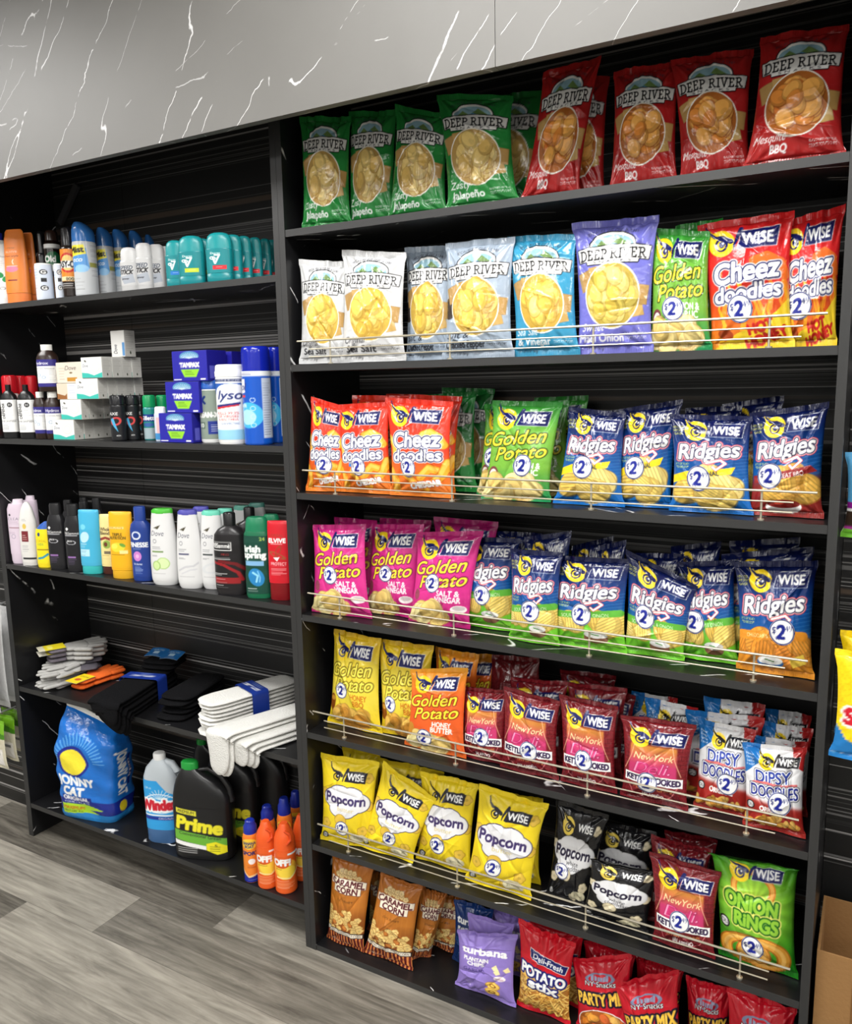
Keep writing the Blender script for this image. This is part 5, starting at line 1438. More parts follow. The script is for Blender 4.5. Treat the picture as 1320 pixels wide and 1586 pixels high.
def degree(a, b, t, y, lb, tone):
    cv = labelcv(1.2, TEAL, ('t', 'Degree', .42, .2, .10, Wt, .34, .008), ('l', [(.32, .42), (.40, .72), (.56, .30), (.40, .30)], .035, Wt), ('e', .32, .45, .1, .07, Wt, .3, 1, .015), ('r', .3, .82, .8, 1.02, tone), ('rows', .42, .7, .9, .9, 1, Wt))
    it = slot('deodorant_stick', lb, 'deodorant', 'teal deodorant sticks', a, b, t, 438, L1, y, .5, .22)
    bottle(it, [(0, .94, .9), (.04, 1, 1), (.16, 1, 1), (.17, .97, .95), (.66, 1, 1), (.68, .95, .95)], TEAL, [(.675, .98, .98), (.85, .95, .95), (.94, .84, .86), (.985, .62, .7), (1, .4, .5)], (24, 146, 150), cv, (.18, .66), ur=(.3, .72), n=2.8)
YG, RD, BL_ = (196, 214, 50), (214, 40, 50), (40, 120, 200)
for a in [(257, 287, 373, .035, 'teal deodorant with a blue label strip at the left end of its group', BL_), (277, 318, 366, .035, 'teal deodorant with a yellow-green label strip', YG), (306, 326, 370, .075, 'teal deodorant in shade between the yellow-green and the red labelled ones', YG),
          (320, 361, 361, .035, 'teal deodorant with a red label strip at the front of the long row', RD), (346, 376, 364, .07, 'teal deodorant second in the row behind the red labelled one', RD), (366, 391, 366, .105, 'teal deodorant third in the row behind the red labelled one', RD),
          (385, 407, 368, .14, 'teal deodorant fourth in the row behind the red labelled one', RD), (402, 421, 370, .18, 'teal deodorant fifth in the row, near the middle panel', RD), (413, 431, 372, .225, 'teal deodorant last in the row, deepest by the middle panel', RD)]:
    degree(*a)

# --- second shelf of the bay
for a, b, t, y, lb in [(-13, 13, 582, .058, 'red-capped white and red spray can cut by the left photo edge'), (21, 42, 582, .10, 'red-capped spray can behind the first black sanitizer bottle'), (42, 62, 582, .12, 'red-capped spray can behind the second black sanitizer bottle')]:
    can(slot('spray_can', lb, 'spray can', 'red-capped spray cans', a, b, t, 680, L2, y), (216, 40, 48) if y > .08 else Wt, (196, 24, 36), labelcv(1.8, Wt, ('r', 0, 1.5, 1, 1.8, RD), ('t', 'spray', .5, .5, .2, RD, .7, .02)) if y < .08 else None, cz=.72, capw=.98)
cv_h = labelcv(1.6, Wt, ('t', 'FIRST', .18, .55, .12, K, .45, .01, {'rot': -1.571}), ('t', 'DEFENSE', .33, .55, .13, K, .75, .012, {'rot': -1.571}), ('e', .66, .25, .12, .12, K), ('t', 'H', .66, .25, .12, Wt, .1, .01), ('r', .0, .98, 1, .99, G8), ('t', 'HAND SANITIZER', .5, 1.06, .07, K, .8, .004), ('rows', .2, .7, 1.25, 1.45, 4, K), ('rows', .5, .85, .5, .75, 3, G8))
for a, b, y, lb in [(3, 29, .034, 'black hand sanitizer bottle nearest the left photo edge'), (29, 56, .036, 'black hand sanitizer bottle beside the brown peroxide bottles')]:
    it = slot('sanitizer_bottle', lb, 'bottle', 'black hand sanitizer bottles', a, b, 596, 680, L2, y, .6, .25)
    bottle(it, [(0, .95, .95), (.03, 1, 1), (.72, 1, 1), (.80, .85, .9), (.86, .5, .7), (.89, .28, .45)], (24, 24, 26), [(.88, .3, .5), (1, .3, .5)], (16, 16, 18), cv_h, (.12, .72), n=2.6)
cv_p = labelcv(1.5, Wt, ('r', 0, 0, 1, .36, (52, 46, 130)), ('t', 'Hydrox', .4, .2, .15, Wt, .6, .012), ('r', 0, 1.3, 1, 1.5, (52, 46, 130)), ('t', 'HYDROGEN PEROXIDE', .5, .5, .07, G8, .8, .004), ('e', .3, .85, .08, .08, (120, 160, 200), 0, 1, .012), ('e', .5, .98, .07, .07, (120, 160, 200), 0, 1, .012), ('rows', .7, .95, .5, 1.2, 10, G8), ('rows', .15, .6, 1.12, 1.25, 2, G8))
zp = aty(74, 607, .045)[2]
PRX = [(0, .93, .93), (.03, 1, 1), (.72, 1, 1), (.80, .86, .86), (.88, .52, .52), (.895, .5, .5)]
for a, b, t, vb, z, y, lb in [(53, 76, 607, 681, L2, .04, 'brown peroxide bottle with a white cap, lower left of three'), (70, 97, 607, 682, L2, .045, 'brown peroxide bottle with a white cap, lower right of three beside the soap cartons')]:
    bottle(slot('peroxide_bottle', lb, 'bottle', 'brown peroxide bottles', a, b, t, vb, z, y, .8, .15 if a < 60 else 1.1), PRX, (46, 32, 26), [(.875, .55, .55), (1, .55, .55)], (236, 236, 232), cv_p, (.12, .68))
bottle(slot('peroxide_bottle', 'brown peroxide bottle standing on top of the two lower ones', 'bottle', 'brown peroxide bottles', 58, 91, 534, 605, zp + .001, .045, .8, .2), PRX, (46, 32, 26), [(.875, .55, .55), (1, .55, .55)], (236, 236, 232), cv_p, (.1, .68))

def carton(name, label, cat, group, x0, x1, y0, y1, z0, z1, front, side, sidecv=None, mat=None, topc=None):
    """a printed carton: panels on the front and the right end, plain elsewhere"""
    root = tag(empty(name, ((x0 + x1) / 2, (y0 + y1) / 2, z0)), label, cat, group)
    a, b, h = (x1 - x0) / 2, (y1 - y0) / 2, z1 - z0
    m = MB().box(-a, -b, 0.0, a, b, h, side, .0012)
    m.build('carton', mat or PAPER, root)
    def face(P00, P10, P01, cv, nm):
        P00, P10, P01 = map(np.array, (P00, P10, P01))
        U, V = np.meshgrid(np.linspace(0, 1, 64), np.linspace(0, 1, 48))
        MB().grid(P00 + U[..., None] * (P10 - P00) + V[..., None] * (P01 - P00), sample(cv, U, 1 - V)).build(nm, mat or PAPER, root, 0)
    e, f = .0003, .001
    if front is not None: face((-a + f, -b - e, f), (a - f, -b - e, f), (-a + f, -b - e, h - f), front, 'front_print')
    if sidecv is not None: face((a + e, -b + f, f), (a + e, b - f, f), (a + e, -b + f, h - f), sidecv, 'end_print')
    return root
cv_sf = labelcv(.68, (242, 242, 240), ('p', [(0, .5), (.3, .52), (.6, .6), (1, .5), (1, .68), (0, .68)], (64, 190, 176)), ('e', .68, .3, .24, .2, (222, 220, 216)), ('e', .67, .29, .20, .165, (240, 238, 234)), ('e', .68, .3, .13, .1, (214, 212, 208), 0, 1, .008), ('e', .2, .12, .06, .03, (90, 90, 80), .4), ('t', 'Dove', .2, .27, .1, (80, 84, 100), .26, 0, {'shear': .2}))
cv_se = labelcv(1.0, (196, 194, 188), ('rows', .1, .9, .1, .75, 9, (150, 148, 142)), ('e', .5, .85, .07, .06, (50, 60, 40), .5), N=64)
def yend(X, z, u):
    lo, hi = 0.0, .6
    for _ in range(40):
        m = (lo + hi) / 2
        if proj((X, m, z))[0] < u: lo = m
        else: hi = m
    return lo
hb = (aty(142, 554, .035)[2] - L2) / 4
ROWW = ['lowest', 'second', 'third', 'top']
BOXTOP = {}
for r_, (u0, u1, ue, cnt, y0) in enumerate([(82, 115, 172, 4, .02), (94, 126, 172, 4, .022), (118, 152, 222, 5, .024), (126, 158, 219, 4, .022)]):
    v = 667 - r_ * 32
    x0, x1 = aty(u0, v, y0)[0], aty(u1, v, y0)[0]
    z0 = L2 + .0005 + r_ * (hb + .0003)
    ye = min(yend(x1, z0 + hb / 2, ue), .29)
    dd = (ye - y0) / cnt
    BOXTOP[r_] = (x0, x1, y0, ye, z0 + hb)
    for k in range(cnt):
        dx = RNG.uniform(-.003, .003) if k else 0
        lb = 'white and teal soap carton at the front of the %s layer' % ROWW[r_] if k == 0 else 'white soap carton in the %s layer, %s behind its front one' % (ROWW[r_], ['', 'first', 'second', 'third', 'fourth'][k])
        carton('soap_carton', lb, 'soap', 'white and teal soap cartons', x0 + dx, x1 + dx, y0 + k * dd + .0004, y0 + (k + 1) * dd - .0004, z0, z0 + hb - .0002, cv_sf, (204, 202, 196), cv_se)
x1 = BOXTOP[3][1]; zt = BOXTOP[3][4] + .0006
yu = .10
X0, X1 = aty(172, 533, yu)[0], aty(193, 533, yu)[0]
carton('soap_carton', 'white soap carton standing upright on top of the soap pile', 'soap', None, X0, X1, yu, min(.285, yend(X1, zt + .05, 209)), zt, aty(180, 512, yu)[2],
       labelcv(2.0, (214, 213, 210), ('t', 'Dove', .3, 1.4, .26, (60, 60, 70), .7, .01, {'rot': -1.571, 'shear': .2}), ('r', .82, .9, 1, 1.95, (90, 140, 190))), (206, 204, 200), cv_se)
bx0, bx1 = aty(90, 606, .03)[0], BOXTOP[2][0] - .001
carton('soap_carton', 'beige and brown soap carton lying under the larger beige one', 'soap', 'beige soap cartons', bx0, bx1, .026, .10, L2 + .0005 + 2 * (hb + .0003), aty(100, 594, .026)[2],
       labelcv(.8, (222, 206, 186), ('p', [(0, .8), (0, .5), (.4, .62), (.5, .5), (.5, .8)], (150, 96, 50)), ('r', .55, 0, 1, .8, Wt), ('rows', .6, .95, .1, .7, 9, (120, 120, 180))), (226, 214, 196))
zb2 = aty(100, 594, .026)[2] + .0006
carton('soap_carton', 'beige soap carton with a gold label beside the white soap pile', 'soap', 'beige soap cartons', aty(89, 577, .03)[0], BOXTOP[3][0] - .001 if BOXTOP[3][0] > bx0 else bx1, .026, .10, zb2, aty(105, 561, .026)[2],
       labelcv(.75, (226, 216, 202), ('t', 'Dove', .56, .2, .16, (90, 80, 70), .42, .004, {'shear': .2}), ('e', .56, .38, .06, .03, (120, 100, 60)), ('r', .4, .55, .78, .7, (196, 140, 50)), ('rows', .1, .35, .2, .6, 5, (190, 160, 130))), (226, 214, 196))
cv_ax = labelcv(2.4, (26, 27, 30), ('t', 'AXE', .36, .5, .2, Wt, .44, .012), ('e', .46, 1.05, .2, .26, (214, 70, 70), .3, 1, .05), ('p', [(.2, .9), (.36, .8), (.44, 1.2), (.56, 1.85), (.34, 1.4)], (80, 170, 214)), ('t', '48h', .55, 2.1, .1, Wt, .2, .01))
for a, b, t, y, lb in [(171, 196, 612, .035, 'black body spray can, first of three, with a blue and red mark'), (195, 216, 612, .07, 'black body spray can, second of three, partly hidden'), (211, 226, 612, .105, 'black body spray can, third of three, with an orange glow mark')]:
    can(slot('body_spray_can', lb, 'spray can', 'black body spray cans', a, b, t, 683, L2, y, 1, .3), (24, 25, 28), (30, 31, 34), cv_ax, cz=.80, capw=.99, mat=PLASTIC)
cv_gi = labelcv(1.5, (40, 140, 130), ('r', 0, .25, 1, .62, (30, 60, 140)), ('t', 'Gillette', .5, .44, .2, Wt, .9, .018), ('r', 0, .95, 1, 1.5, (170, 190, 196)), ('e', .5, .78, .3, .1, (60, 100, 170)))
for a, b, y, lb in [(222, 243, .09, 'shaving gel can with a green cap, left of two'), (243, 263, .13, 'shaving gel can with a green cap, partly hidden behind the blue carton')]:
    can(slot('shaving_gel_can', lb, 'spray can', 'green-capped shaving gel cans', a, b, 612, 681, L2, y, 1, .2), (60, 150, 150), (24, 150, 90), cv_gi, cz=.74, capw=.98)
bottle(slot('deodorant_stick', 'slim pale pink and blue stick in front of the shaving gel', 'deodorant', None, 240, 259, 630, 684, L2, .06, .6), [(0, .95, .95), (.05, 1, 1), (.8, 1, 1), (.82, .9, .9)], (206, 216, 232), [(.815, .95, .95), (.97, .9, .9), (1, .7, .7)], (232, 236, 240), labelcv(1.6, (214, 222, 236), ('r', .3, .2, .7, 1.2, (232, 190, 190)), ('r', 0, 1.2, 1, 1.6, (70, 150, 210))), (.05, .78))
cv_t = labelcv(.9, (36, 34, 160), ('e', .5, .16, .28, .15, (90, 150, 190)), ('r', .1, .21, .9, .34, (36, 34, 160)), ('t', 'TAMPAX', .5, .42, .13, Wt, .56, .02), ('p', [(.24, .55), (.78, .55), (.68, .78), (.34, .78)], (150, 214, 50)), ('rows', .36, .66, .6, .7, 3, (60, 110, 40)), ('r', .02, .84, .25, .865, Wt), ('r', .8, .83, .95, .87, Wt), *[('l', [(.5, .22), (.5 + .26 * math.cos(a), .22 - .16 * math.sin(a))], .006, (210, 230, 240)) for a in np.linspace(.2, 2.9, 12)])
cv_te = labelcv(1.2, (26, 24, 130), ('r', .1, .6, .35, 1.1, (90, 90, 190)), ('rows', .4, .9, .8, 1.05, 4, (130, 130, 210)), N=48)
ztm = L2 + .0006
for i, (u0, u1, ue, vt, vb, y0, lb) in enumerate([(247, 298, 314, 640, 686, .02, 'dark blue tampon carton at the bottom of its stack'), (257, 309, 325, 592, 639, .025, 'dark blue tampon carton in the middle of its stack'), (267, 321, 339, 544, 591, .03, 'dark blue tampon carton on top of its stack')]):
    z1 = aty((u0 + u1) / 2, vt + (-1 if i else 0), y0)[2]
    vm = (vt + vb) / 2
    x0, x1 = aty(u0, vm, y0)[0], aty(u1, vm, y0)[0]
    carton('tampon_carton', lb, 'carton', 'dark blue tampon cartons', x0, x1, y0, min(.2, max(y0 + .075, yend(x1, ztm + .03, ue))), ztm, z1, cv_t, (30, 28, 140), cv_te)
    if i == 2:
        w_ = x1 - x0
        for k, lb2 in enumerate(['dark blue tampon carton behind the top one of the stack', 'dark blue tampon carton deepest at the height of the top one']):
            ya = max(y0 + .08, .115) + k * .078
            carton('tampon_carton', lb2, 'carton', 'dark blue tampon cartons', x0 + .012 + .006 * k, x1 + .012 + .006 * k, ya, ya + .075, ztm, z1 - .002, cv_t, (26, 24, 120), cv_te)
            carton('tampon_carton', ['dark blue tampon carton under the one behind the top, in shade', 'dark blue tampon carton under the deepest one, in shade'][k], 'carton', 'dark blue tampon cartons', x0 + .012 + .006 * k, x1 + .012 + .006 * k, ya, ya + .075, L2 + .0006, ztm - .001, cv_t, (26, 24, 120), cv_te)
    ztm = z1 + .0006
def wipes(it, body, lid, cv, lidz=.80):
    root, hw, hd, H = it
    loft(root, 'canister_body', [(0, .93), (.03, 1), (lidz - .02, 1), (lidz - .01, .97)], hw, hd, H, PLASTIC, body)
    loft(root, 'lid', [(lidz - .012, 1.03), (lidz + .05, 1.04), (lidz + .06, 1.0), (.965, .99), (.99, .96), (1, .88)], hw, hd, H, PLASTIC, lid)
    loft(root, 'label', [(.06, 1), (lidz - .03, 1)], hw, hd, H, PAPER, canvas=cv, ur=(.25, .75), off=.0006, nz=80, M=80)
wipes(slot('wipes_canister', 'grey-green wipes canister with a blue lid behind the white canister', 'canister', None, 310, 348, 588, 688, L2, .068, 1, .3), Wt, (30, 90, 176),
      labelcv(1.5, (136, 150, 138), ('l', [(.2, .2), (.36, .4)], .035, (20, 50, 120)), ('l', [(.36, .2), (.2, .4)], .035, (20, 50, 120)), ('t', 'CLEAN-X', .38, .75, .15, Wt, .66, .02), ('r', .1, .98, .34, 1.18, (90, 110, 96)), ('t', '80', .22, 1.08, .12, Wt, .16, .01), ('r', .42, .95, .95, 1.35, (30, 50, 140)), ('rows', .5, .85, 1.05, 1.25, 4, Wt)), .86)
wipes(slot('wipes_canister', 'white wipes canister with a blue script word and white lid', 'canister', None, 336, 383, 565, 689, L2, .04, 1, .42), Wt, (240, 240, 238),
      labelcv(1.7, (244, 244, 242), ('r', 0, .02, 1, .1, (60, 70, 110)), ('t', 'COLD & FLU VIRUSES', .5, .06, .05, Wt, .7, .002), ('p', [(0, .14), (1, .14), (1, .4), (.0, .45)], (28, 90, 180)), ('e', .5, .45, .42, .30, Wt), ('t', 'lysol', .52, .46, .24, (24, 40, 110), .62, .012, {'shear': .25}), ('p', [(.12, .74), (.7, .66), (.7, .72), (.12, .82)], (24, 40, 120)), ('p', [(.12, .80), (.66, .72), (.66, .76), (.12, .86)], (206, 40, 50)), ('t', 'KILLS 99.9%', .4, .96, .07, (206, 60, 60), .5, .006), ('t', 'OF VIRUSES', .4, 1.05, .07, (206, 60, 60), .46, .006), ('t', '& BACTERIA', .4, 1.14, .07, (206, 60, 60), .46, .006), ('t', 'DISINFECTING', .45, 1.25, .05, (60, 90, 150), .4, 0), ('rows', .8, .98, .7, 1.15, 6, (206, 90, 90)), ('r', 0, 1.42, 1, 1.7, (150, 206, 228))), .86)
cv_ly = labelcv(1.9, (20, 84, 190), ('r', 0, 0, 1, .13, (232, 236, 240)), ('rows', .05, .5, .04, .08, 2, (60, 60, 120)), ('p', [(0, .22), (.24, .2), (.24, .55), (0, .6)], Wt), ('t', 'lysol', .08, .4, .18, (24, 40, 120), .36, .012, {'shear': .2}), ('r', 0, .62, .24, .68, RD), ('e', .3, 1.15, .34, .34, (70, 180, 230)), ('e', .28, 1.2, .2, .2, (170, 226, 246)), ('t', 'POWER', .12, .9, .09, Wt, .3, .012), *[('e', .42, .75 + .22 * i, .055, .055, (200, 226, 244), 0, 1, .008) for i in range(4)], ('r', .62, .18, .88, 1.75, (196, 206, 224)), ('rows', .64, .86, .3, 1.65, 22, (110, 120, 150)))
for a, b, t, y, lb in [(376, 421, 537, .04, 'tall blue disinfectant spray can beside the white canister'), (414, 443, 538, .115, 'tall blue disinfectant spray can against the middle panel')]:
    it = slot('disinfectant_can', lb, 'spray can', 'tall blue disinfectant spray cans', a, b, t, 689, L2, y, 1, .25); root, hw, hd, H = it
    loft(root, 'can_body', [(0, .96), (.01, 1), (.75, 1), (.76, .98)], hw, hd, H, GLOSS, (20, 84, 190))
    loft(root, 'cap', [(.755, 1.01), (.93, .99), (.96, .98), (.99, .93), (1, .84)], hw, hd, H, GLOSS, (18, 34, 160))
    loft(root, 'label', [(.015, 1), (.75, 1)], hw, hd, H, GLOSS, canvas=cv_ly, ur=(.25, .78), off=.0006, nz=90, M=80)

# --- third shelf of the bay
PNK = (216, 200, 214)
for a, b, t, y, lb in [(6, 36, 773, .035, 'pale pink shampoo bottle at the front left end of the third shelf'), (33, 58, 768, .085, 'pale pink shampoo bottle behind the white one')]:
    bottle(slot('shampoo_bottle', lb, 'shampoo', 'pale pink shampoo bottles', a, b, t, 876, L3, y, .55), [(0, .84, .9), (.05, .92, 1), (.2, .96, 1), (.6, 1, .98), (.86, .98, .9), (.93, .86, .8, .08)], PNK, [(.925, .6, .7, .15), (1, .5, .55, .2)], (222, 208, 220),
           labelcv(2.0, PNK, ('e', .28, .25, .05, .05, K), ('t', 'CLEAR', .5, .42, .12, (120, 110, 130), .66, .004), ('rows', .2, .75, .55, .62, 2, (170, 150, 170)), ('r', .2, .8, .7, .83, (130, 60, 70)), ('e', .4, 1.2, .09, .09, (160, 150, 170), 0, 1, .012), ('rows', .2, .6, 1.0, 1.05, 2, (170, 150, 170))), (.15, .85), n=2.5)
bottle(slot('conditioner_bottle', 'white conditioner bottle with a tapered top and a dark red label', 'bottle', None, 31, 59, 778, 880, L3, .03, .55), [(0, .9, .95), (.02, .94, 1), (.16, .94, 1), (.165, .99, 1), (.4, 1, 1), (.7, .95, .85), (.9, .62, .55), (.97, .35, .35), (1, .15, .2)], (222, 220, 216), None, None,
       labelcv(2.0, (222, 220, 216), ('rows', .3, .6, .35, .4, 2, G8), ('e', .45, .62, .1, .1, (220, 190, 90)), ('r', .28, .8, .62, 1.2, (120, 40, 46)), ('rows', .33, .56, .95, 1.1, 3, (240, 220, 210)), ('rows', .28, .6, 1.35, 1.55, 4, G8), ('r', .25, 1.8, .9, 1.88, K)), (.05, .88), n=2.4)
bottle(slot('shampoo_bottle', 'short yellow shampoo bottle with a slanting blue top', 'shampoo', None, 57, 83, 808, 882, L3, .03, .55), [(0, .93, .95), (.03, 1, 1), (.72, .98, .95), (.84, .9, .85)], (246, 222, 36), [(.83, .9, .84), (.93, .6, .6, .2), (1, .2, .3, .4)], (40, 90, 176),
       labelcv(1.5, (246, 222, 36), ('e', .35, .15, .07, .09, (40, 70, 120)), ('t', "L'OREAL", .42, .45, .12, (190, 160, 40), .6, .004), ('t', 'KIDS', .42, .6, .1, (60, 140, 90), .3, .006), ('r', .2, .82, .8, .87, (150, 120, 30)), ('l', [(.25, 1.25), (.5, 1.2), (.75, 1.05)], .05, (60, 150, 170))), (.08, .8), n=2.6)
DKB = (32, 32, 35)
TRS = [(0, .92, .95), (.02, 1, 1), (.60, 1, 1), (.72, .96, .96), (.80, .78, .85), (.83, .66, .8)]
cv_tr = labelcv(2.3, DKB, ('p', [(.3, .2), (.38, .28), (.3, .38), (.22, .28)], Wt), ('t', 'TRESemmé', .45, .5, .12, Wt, .74, .008), ('r', .15, .6, .75, .64, (180, 180, 185)), ('t', 'New', .4, .9, .1, Wt, .22, .01), ('e', .45, .98, .2, .1, (190, 190, 195), 0, 1, .012), ('r', .25, 1.7, .62, 1.78, (150, 110, 170)), ('rows', .25, .65, 1.85, 2.1, 4, (130, 110, 150)))
for a, b, t, y, lb in [(75, 104, 780, .035, 'black shampoo bottle beside the short yellow one'), (102, 131, 781, .035, 'black shampoo bottle left of the light blue bottle'), (99, 119, 775, .10, 'black shampoo bottle behind and between the two front black ones'), (124, 144, 771, .15, 'black shampoo bottle deepest, above the light blue bottle'), (123, 143, 777, .095, 'black shampoo bottle right behind the light blue bottle'), (143, 164, 772, .12, 'black shampoo bottle behind the cream and yellow bottles')]:
    bottle(slot('shampoo_bottle', lb, 'shampoo', 'black shampoo bottles with black caps', a, b, t, 889, L3, y, .6), TRS, DKB, [(.82, .62, .72), (.97, .62, .72), (1, .55, .65)], (30, 30, 32), cv_tr, (.06, .72), n=2.6)
def tube_on_cap(lb, cat, name, a, b, t, vb, y, body, capc, cv, r=.5, capz=.13):
    bottle(slot(name, lb, cat, None, a, b, t, vb, L3, y, r), [(capz, .98, 1), (.3, .98, .95), (.7, .96, .8), (.95, .97, .48), (.99, .96, .4), (1, .9, .3)], body, [(0, .9, .96), (.01, .94, 1), (capz - .003, .94, 1)], capc, cv, (capz + .03, .93))
tube_on_cap('light blue conditioner tube standing on a turquoise cap', 'conditioner', 'conditioner_tube', 124, 158, 790, 895, .035, (70, 176, 214), (60, 190, 190), labelcv(2.2, (70, 176, 214), ('e', .3, .55, .12, .12, (120, 206, 226)), ('e', .35, 1.0, .2, .25, (190, 226, 240), .4), ('rows', .15, .5, 1.3, 1.45, 3, Wt), ('r', .12, 1.55, .55, 1.85, (190, 230, 240)), ('rows', .15, .5, 1.6, 1.8, 4, (90, 150, 190))))
tube_on_cap('cream conditioner tube with an avocado print and brown cap', 'conditioner', 'conditioner_tube', 156, 186, 797, 897, .06, (240, 222, 150), (80, 40, 30), labelcv(2.2, (240, 222, 150), ('t', 'Whole', .4, .5, .16, (60, 40, 30), .55, .012), ('t', 'Blends', .42, .68, .16, (60, 40, 30), .6, .012), ('l', [(.1, 1.0), (.4, .9), (.7, 1.0)], .06, (150, 60, 50)), ('e', .45, 1.22, .2, .2, (150, 180, 80)), ('e', .4, 1.22, .09, .11, (110, 60, 40)), ('r', .3, 1.55, .7, 1.68, (120, 110, 90)), ('rows', .2, .7, 1.75, 1.9, 2, (160, 130, 80))))
tube_on_cap('deep yellow conditioner tube with a lemon print beside the blue bottle', 'conditioner', 'conditioner_tube', 171, 209, 793, 906, .035, (240, 178, 28), (232, 176, 40), labelcv(2.2, (240, 178, 28), ('r', .1, .42, .7, .52, (246, 214, 130)), ('t', 'FRUCTIS', .4, .47, .08, (150, 110, 30), .5, .004), ('t', 'TRIPLE', .42, .75, .12, (70, 60, 20), .4, .012), ('t', 'NUTRITION', .42, .9, .12, (70, 60, 20), .66, .012), ('e', .42, 1.3, .28, .2, (226, 214, 60)), ('e', .3, 1.25, .13, .11, (246, 230, 90)), ('e', .62, 1.2, .12, .07, (110, 160, 60), .5), ('r', .5, 1.42, .8, 1.56, (246, 226, 150)), ('rows', .15, .8, 1.6, 1.64, 1, (90, 70, 20))))
bottle(slot('shampoo_bottle', 'royal blue shampoo bottle with a pink flower print', 'shampoo', None, 204, 236, 785, 908, L3, .04, .6), [(0, .93, .95), (.02, 1, 1), (.68, 1, 1), (.76, .92, .95), (.81, .6, .8)], (34, 62, 140), [(.80, .56, .75), (.985, .56, .75), (1, .5, .7)], (36, 66, 146),
       labelcv(2.0, (34, 62, 140), ('e', .42, .3, .16, .14, (210, 220, 240), 0, 1, .03), ('rows', .3, .55, .42, .45, 2, Wt), ('t', 'FINESSE', .48, .68, .18, Wt, .76, .018), ('rows', .25, .7, .84, .86, 1, Wt), ('e', .42, 1.15, .17, .2, (206, 130, 206)), ('e', .42, 1.15, .07, .08, (240, 180, 220)), ('t', 'Volume', .42, 1.47, .09, Wt, .36, .01), ('rows', .28, .62, 1.58, 1.85, 6, (170, 190, 230))), (.06, .72), n=2.5)
def dove(lb, a, b, t, vb, y, capc, mark, pic):
    it = slot('body_wash_bottle', lb, 'body wash', 'white body wash bottles', a, b, t, vb, L3, y, .55)
    bottle(it, [(0, .8, .85), (.03, .92, .95), (.1, .98, 1), (.3, 1, 1), (.6, .92, .92), (.9, .76, .76), (.945, .74, .74)], (222, 222, 222), [(.94, .76, .76), (.975, .76, .74, .0), (1, .66, .6, .06)], capc,
           labelcv(2.2, (222, 222, 222), ('p', [(.25, .42), (.4, .36), (.52, .32), (.42, .46)], (70, 66, 44)), ('t', 'Dove', .40, .60, .15, (70, 74, 90), .46, .004, {'shear': .15}), ('e', .3, .86, .06, .06, G8, 0, 1, .01), ('rows', .2, .55, 1.05, 1.1, 2, G8), ('r', .2, 1.18, .58, 1.24, mark), ('rows', .2, .45, 1.32, 1.36, 2, G8), *pic, ('rows', .2, .8, 1.95, 2.0, 1, G8)), (.06, .92), n=2.3)
CUC = [('e', .55, 1.6, .2, .2, (176, 206, 130)), ('e', .55, 1.6, .17, .17, (214, 232, 176)), ('e', .34, 1.68, .13, .16, (150, 190, 100)), ('e', .34, 1.68, .1, .13, (206, 228, 160))]
SPL = [('l', [(.2, 1.75), (.45, 1.62), (.7, 1.6), (.85, 1.5)], .03, (200, 200, 204)), ('l', [(.3, 1.85), (.6, 1.72), (.8, 1.7)], .02, (206, 206, 210))]
SEN = [('e', .55, 1.65, .34, .14, (214, 216, 218), -.2, 1, .03)]
dove('white body wash bottle with a bright green cap and cucumber print', 233, 277, 788, 913, .035, (70, 176, 50), (120, 150, 90), CUC)
dove('white body wash bottle with a purple-blue cap at the front', 274, 314, 790, 916, .035, (74, 72, 160), (90, 90, 120), SPL)
dove('white body wash bottle with a purple-blue cap, behind its twin', 298, 331, 785, 905, .10, (74, 72, 160), (90, 90, 120), SPL)
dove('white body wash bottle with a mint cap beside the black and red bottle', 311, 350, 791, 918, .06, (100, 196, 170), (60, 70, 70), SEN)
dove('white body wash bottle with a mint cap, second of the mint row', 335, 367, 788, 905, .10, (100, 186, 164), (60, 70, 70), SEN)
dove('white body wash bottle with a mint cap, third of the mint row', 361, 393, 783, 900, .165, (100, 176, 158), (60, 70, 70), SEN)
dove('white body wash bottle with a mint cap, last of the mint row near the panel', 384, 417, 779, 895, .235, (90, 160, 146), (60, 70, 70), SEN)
cv_tk = labelcv(2.2, (30, 28, 30), ('r', .0, .28, .62, .30, Wt), ('r', 0, .60, .62, .62, Wt), ('r', .6, .28, .62, .62, Wt), ('t', 'TRESemmé', .3, .43, .17, Wt, .56, .014), ('t', 'PRO', .45, .78, .08, (150, 40, 40), .2, .004), ('rows', .05, .66, .9, .96, 2, Wt), ('l', [(.05, 1.1), (.4, 1.2), (.75, 1.5), (.85, 1.8)], .05, (150, 30, 36)), ('l', [(.3, 1.05), (.7, 1.15), (.95, 1.4)], .06, (110, 26, 30)), ('r', .1, 1.72, .8, 1.95, (150, 34, 38)), ('rows', .15, .5, 1.78, 1.9, 2, Wt), ('rows', .1, .5, 1.55, 1.6, 2, Wt), ('rows', .15, .5, 2.02, 2.12, 2, Wt))
bottle(slot('shampoo_bottle', 'large black shampoo bottle with red swirls at the front', 'shampoo', 'black and red shampoo bottles', 333, 384, 794, 930, L3, .04, .62, .1), [(0, .9, .95), (.03, .98, 1), (.1, 1, 1), (.62, 1, 1), (.74, .93, .95), (.80, .7, .85), (.84, .36, .55)], (36, 34, 36), [(.83, .36, .54), (.985, .36, .54), (1, .3, .46)], (22, 22, 24), cv_tk, (.07, .74), n=2.4)
bottle(slot('shampoo_bottle', 'large black shampoo bottle whose cap shows behind the front one', 'shampoo', 'black and red shampoo bottles', 366, 412, 786, 915, L3, .135, .62, .1), [(0, .9, .95), (.03, .98, 1), (.62, 1, 1), (.74, .93, .95), (.80, .7, .85), (.84, .36, .55)], (36, 34, 36), [(.83, .36, .54), (.985, .36, .54), (1, .3, .46)], (22, 22, 24), None, n=2.4)
GRN = (22, 104, 70)
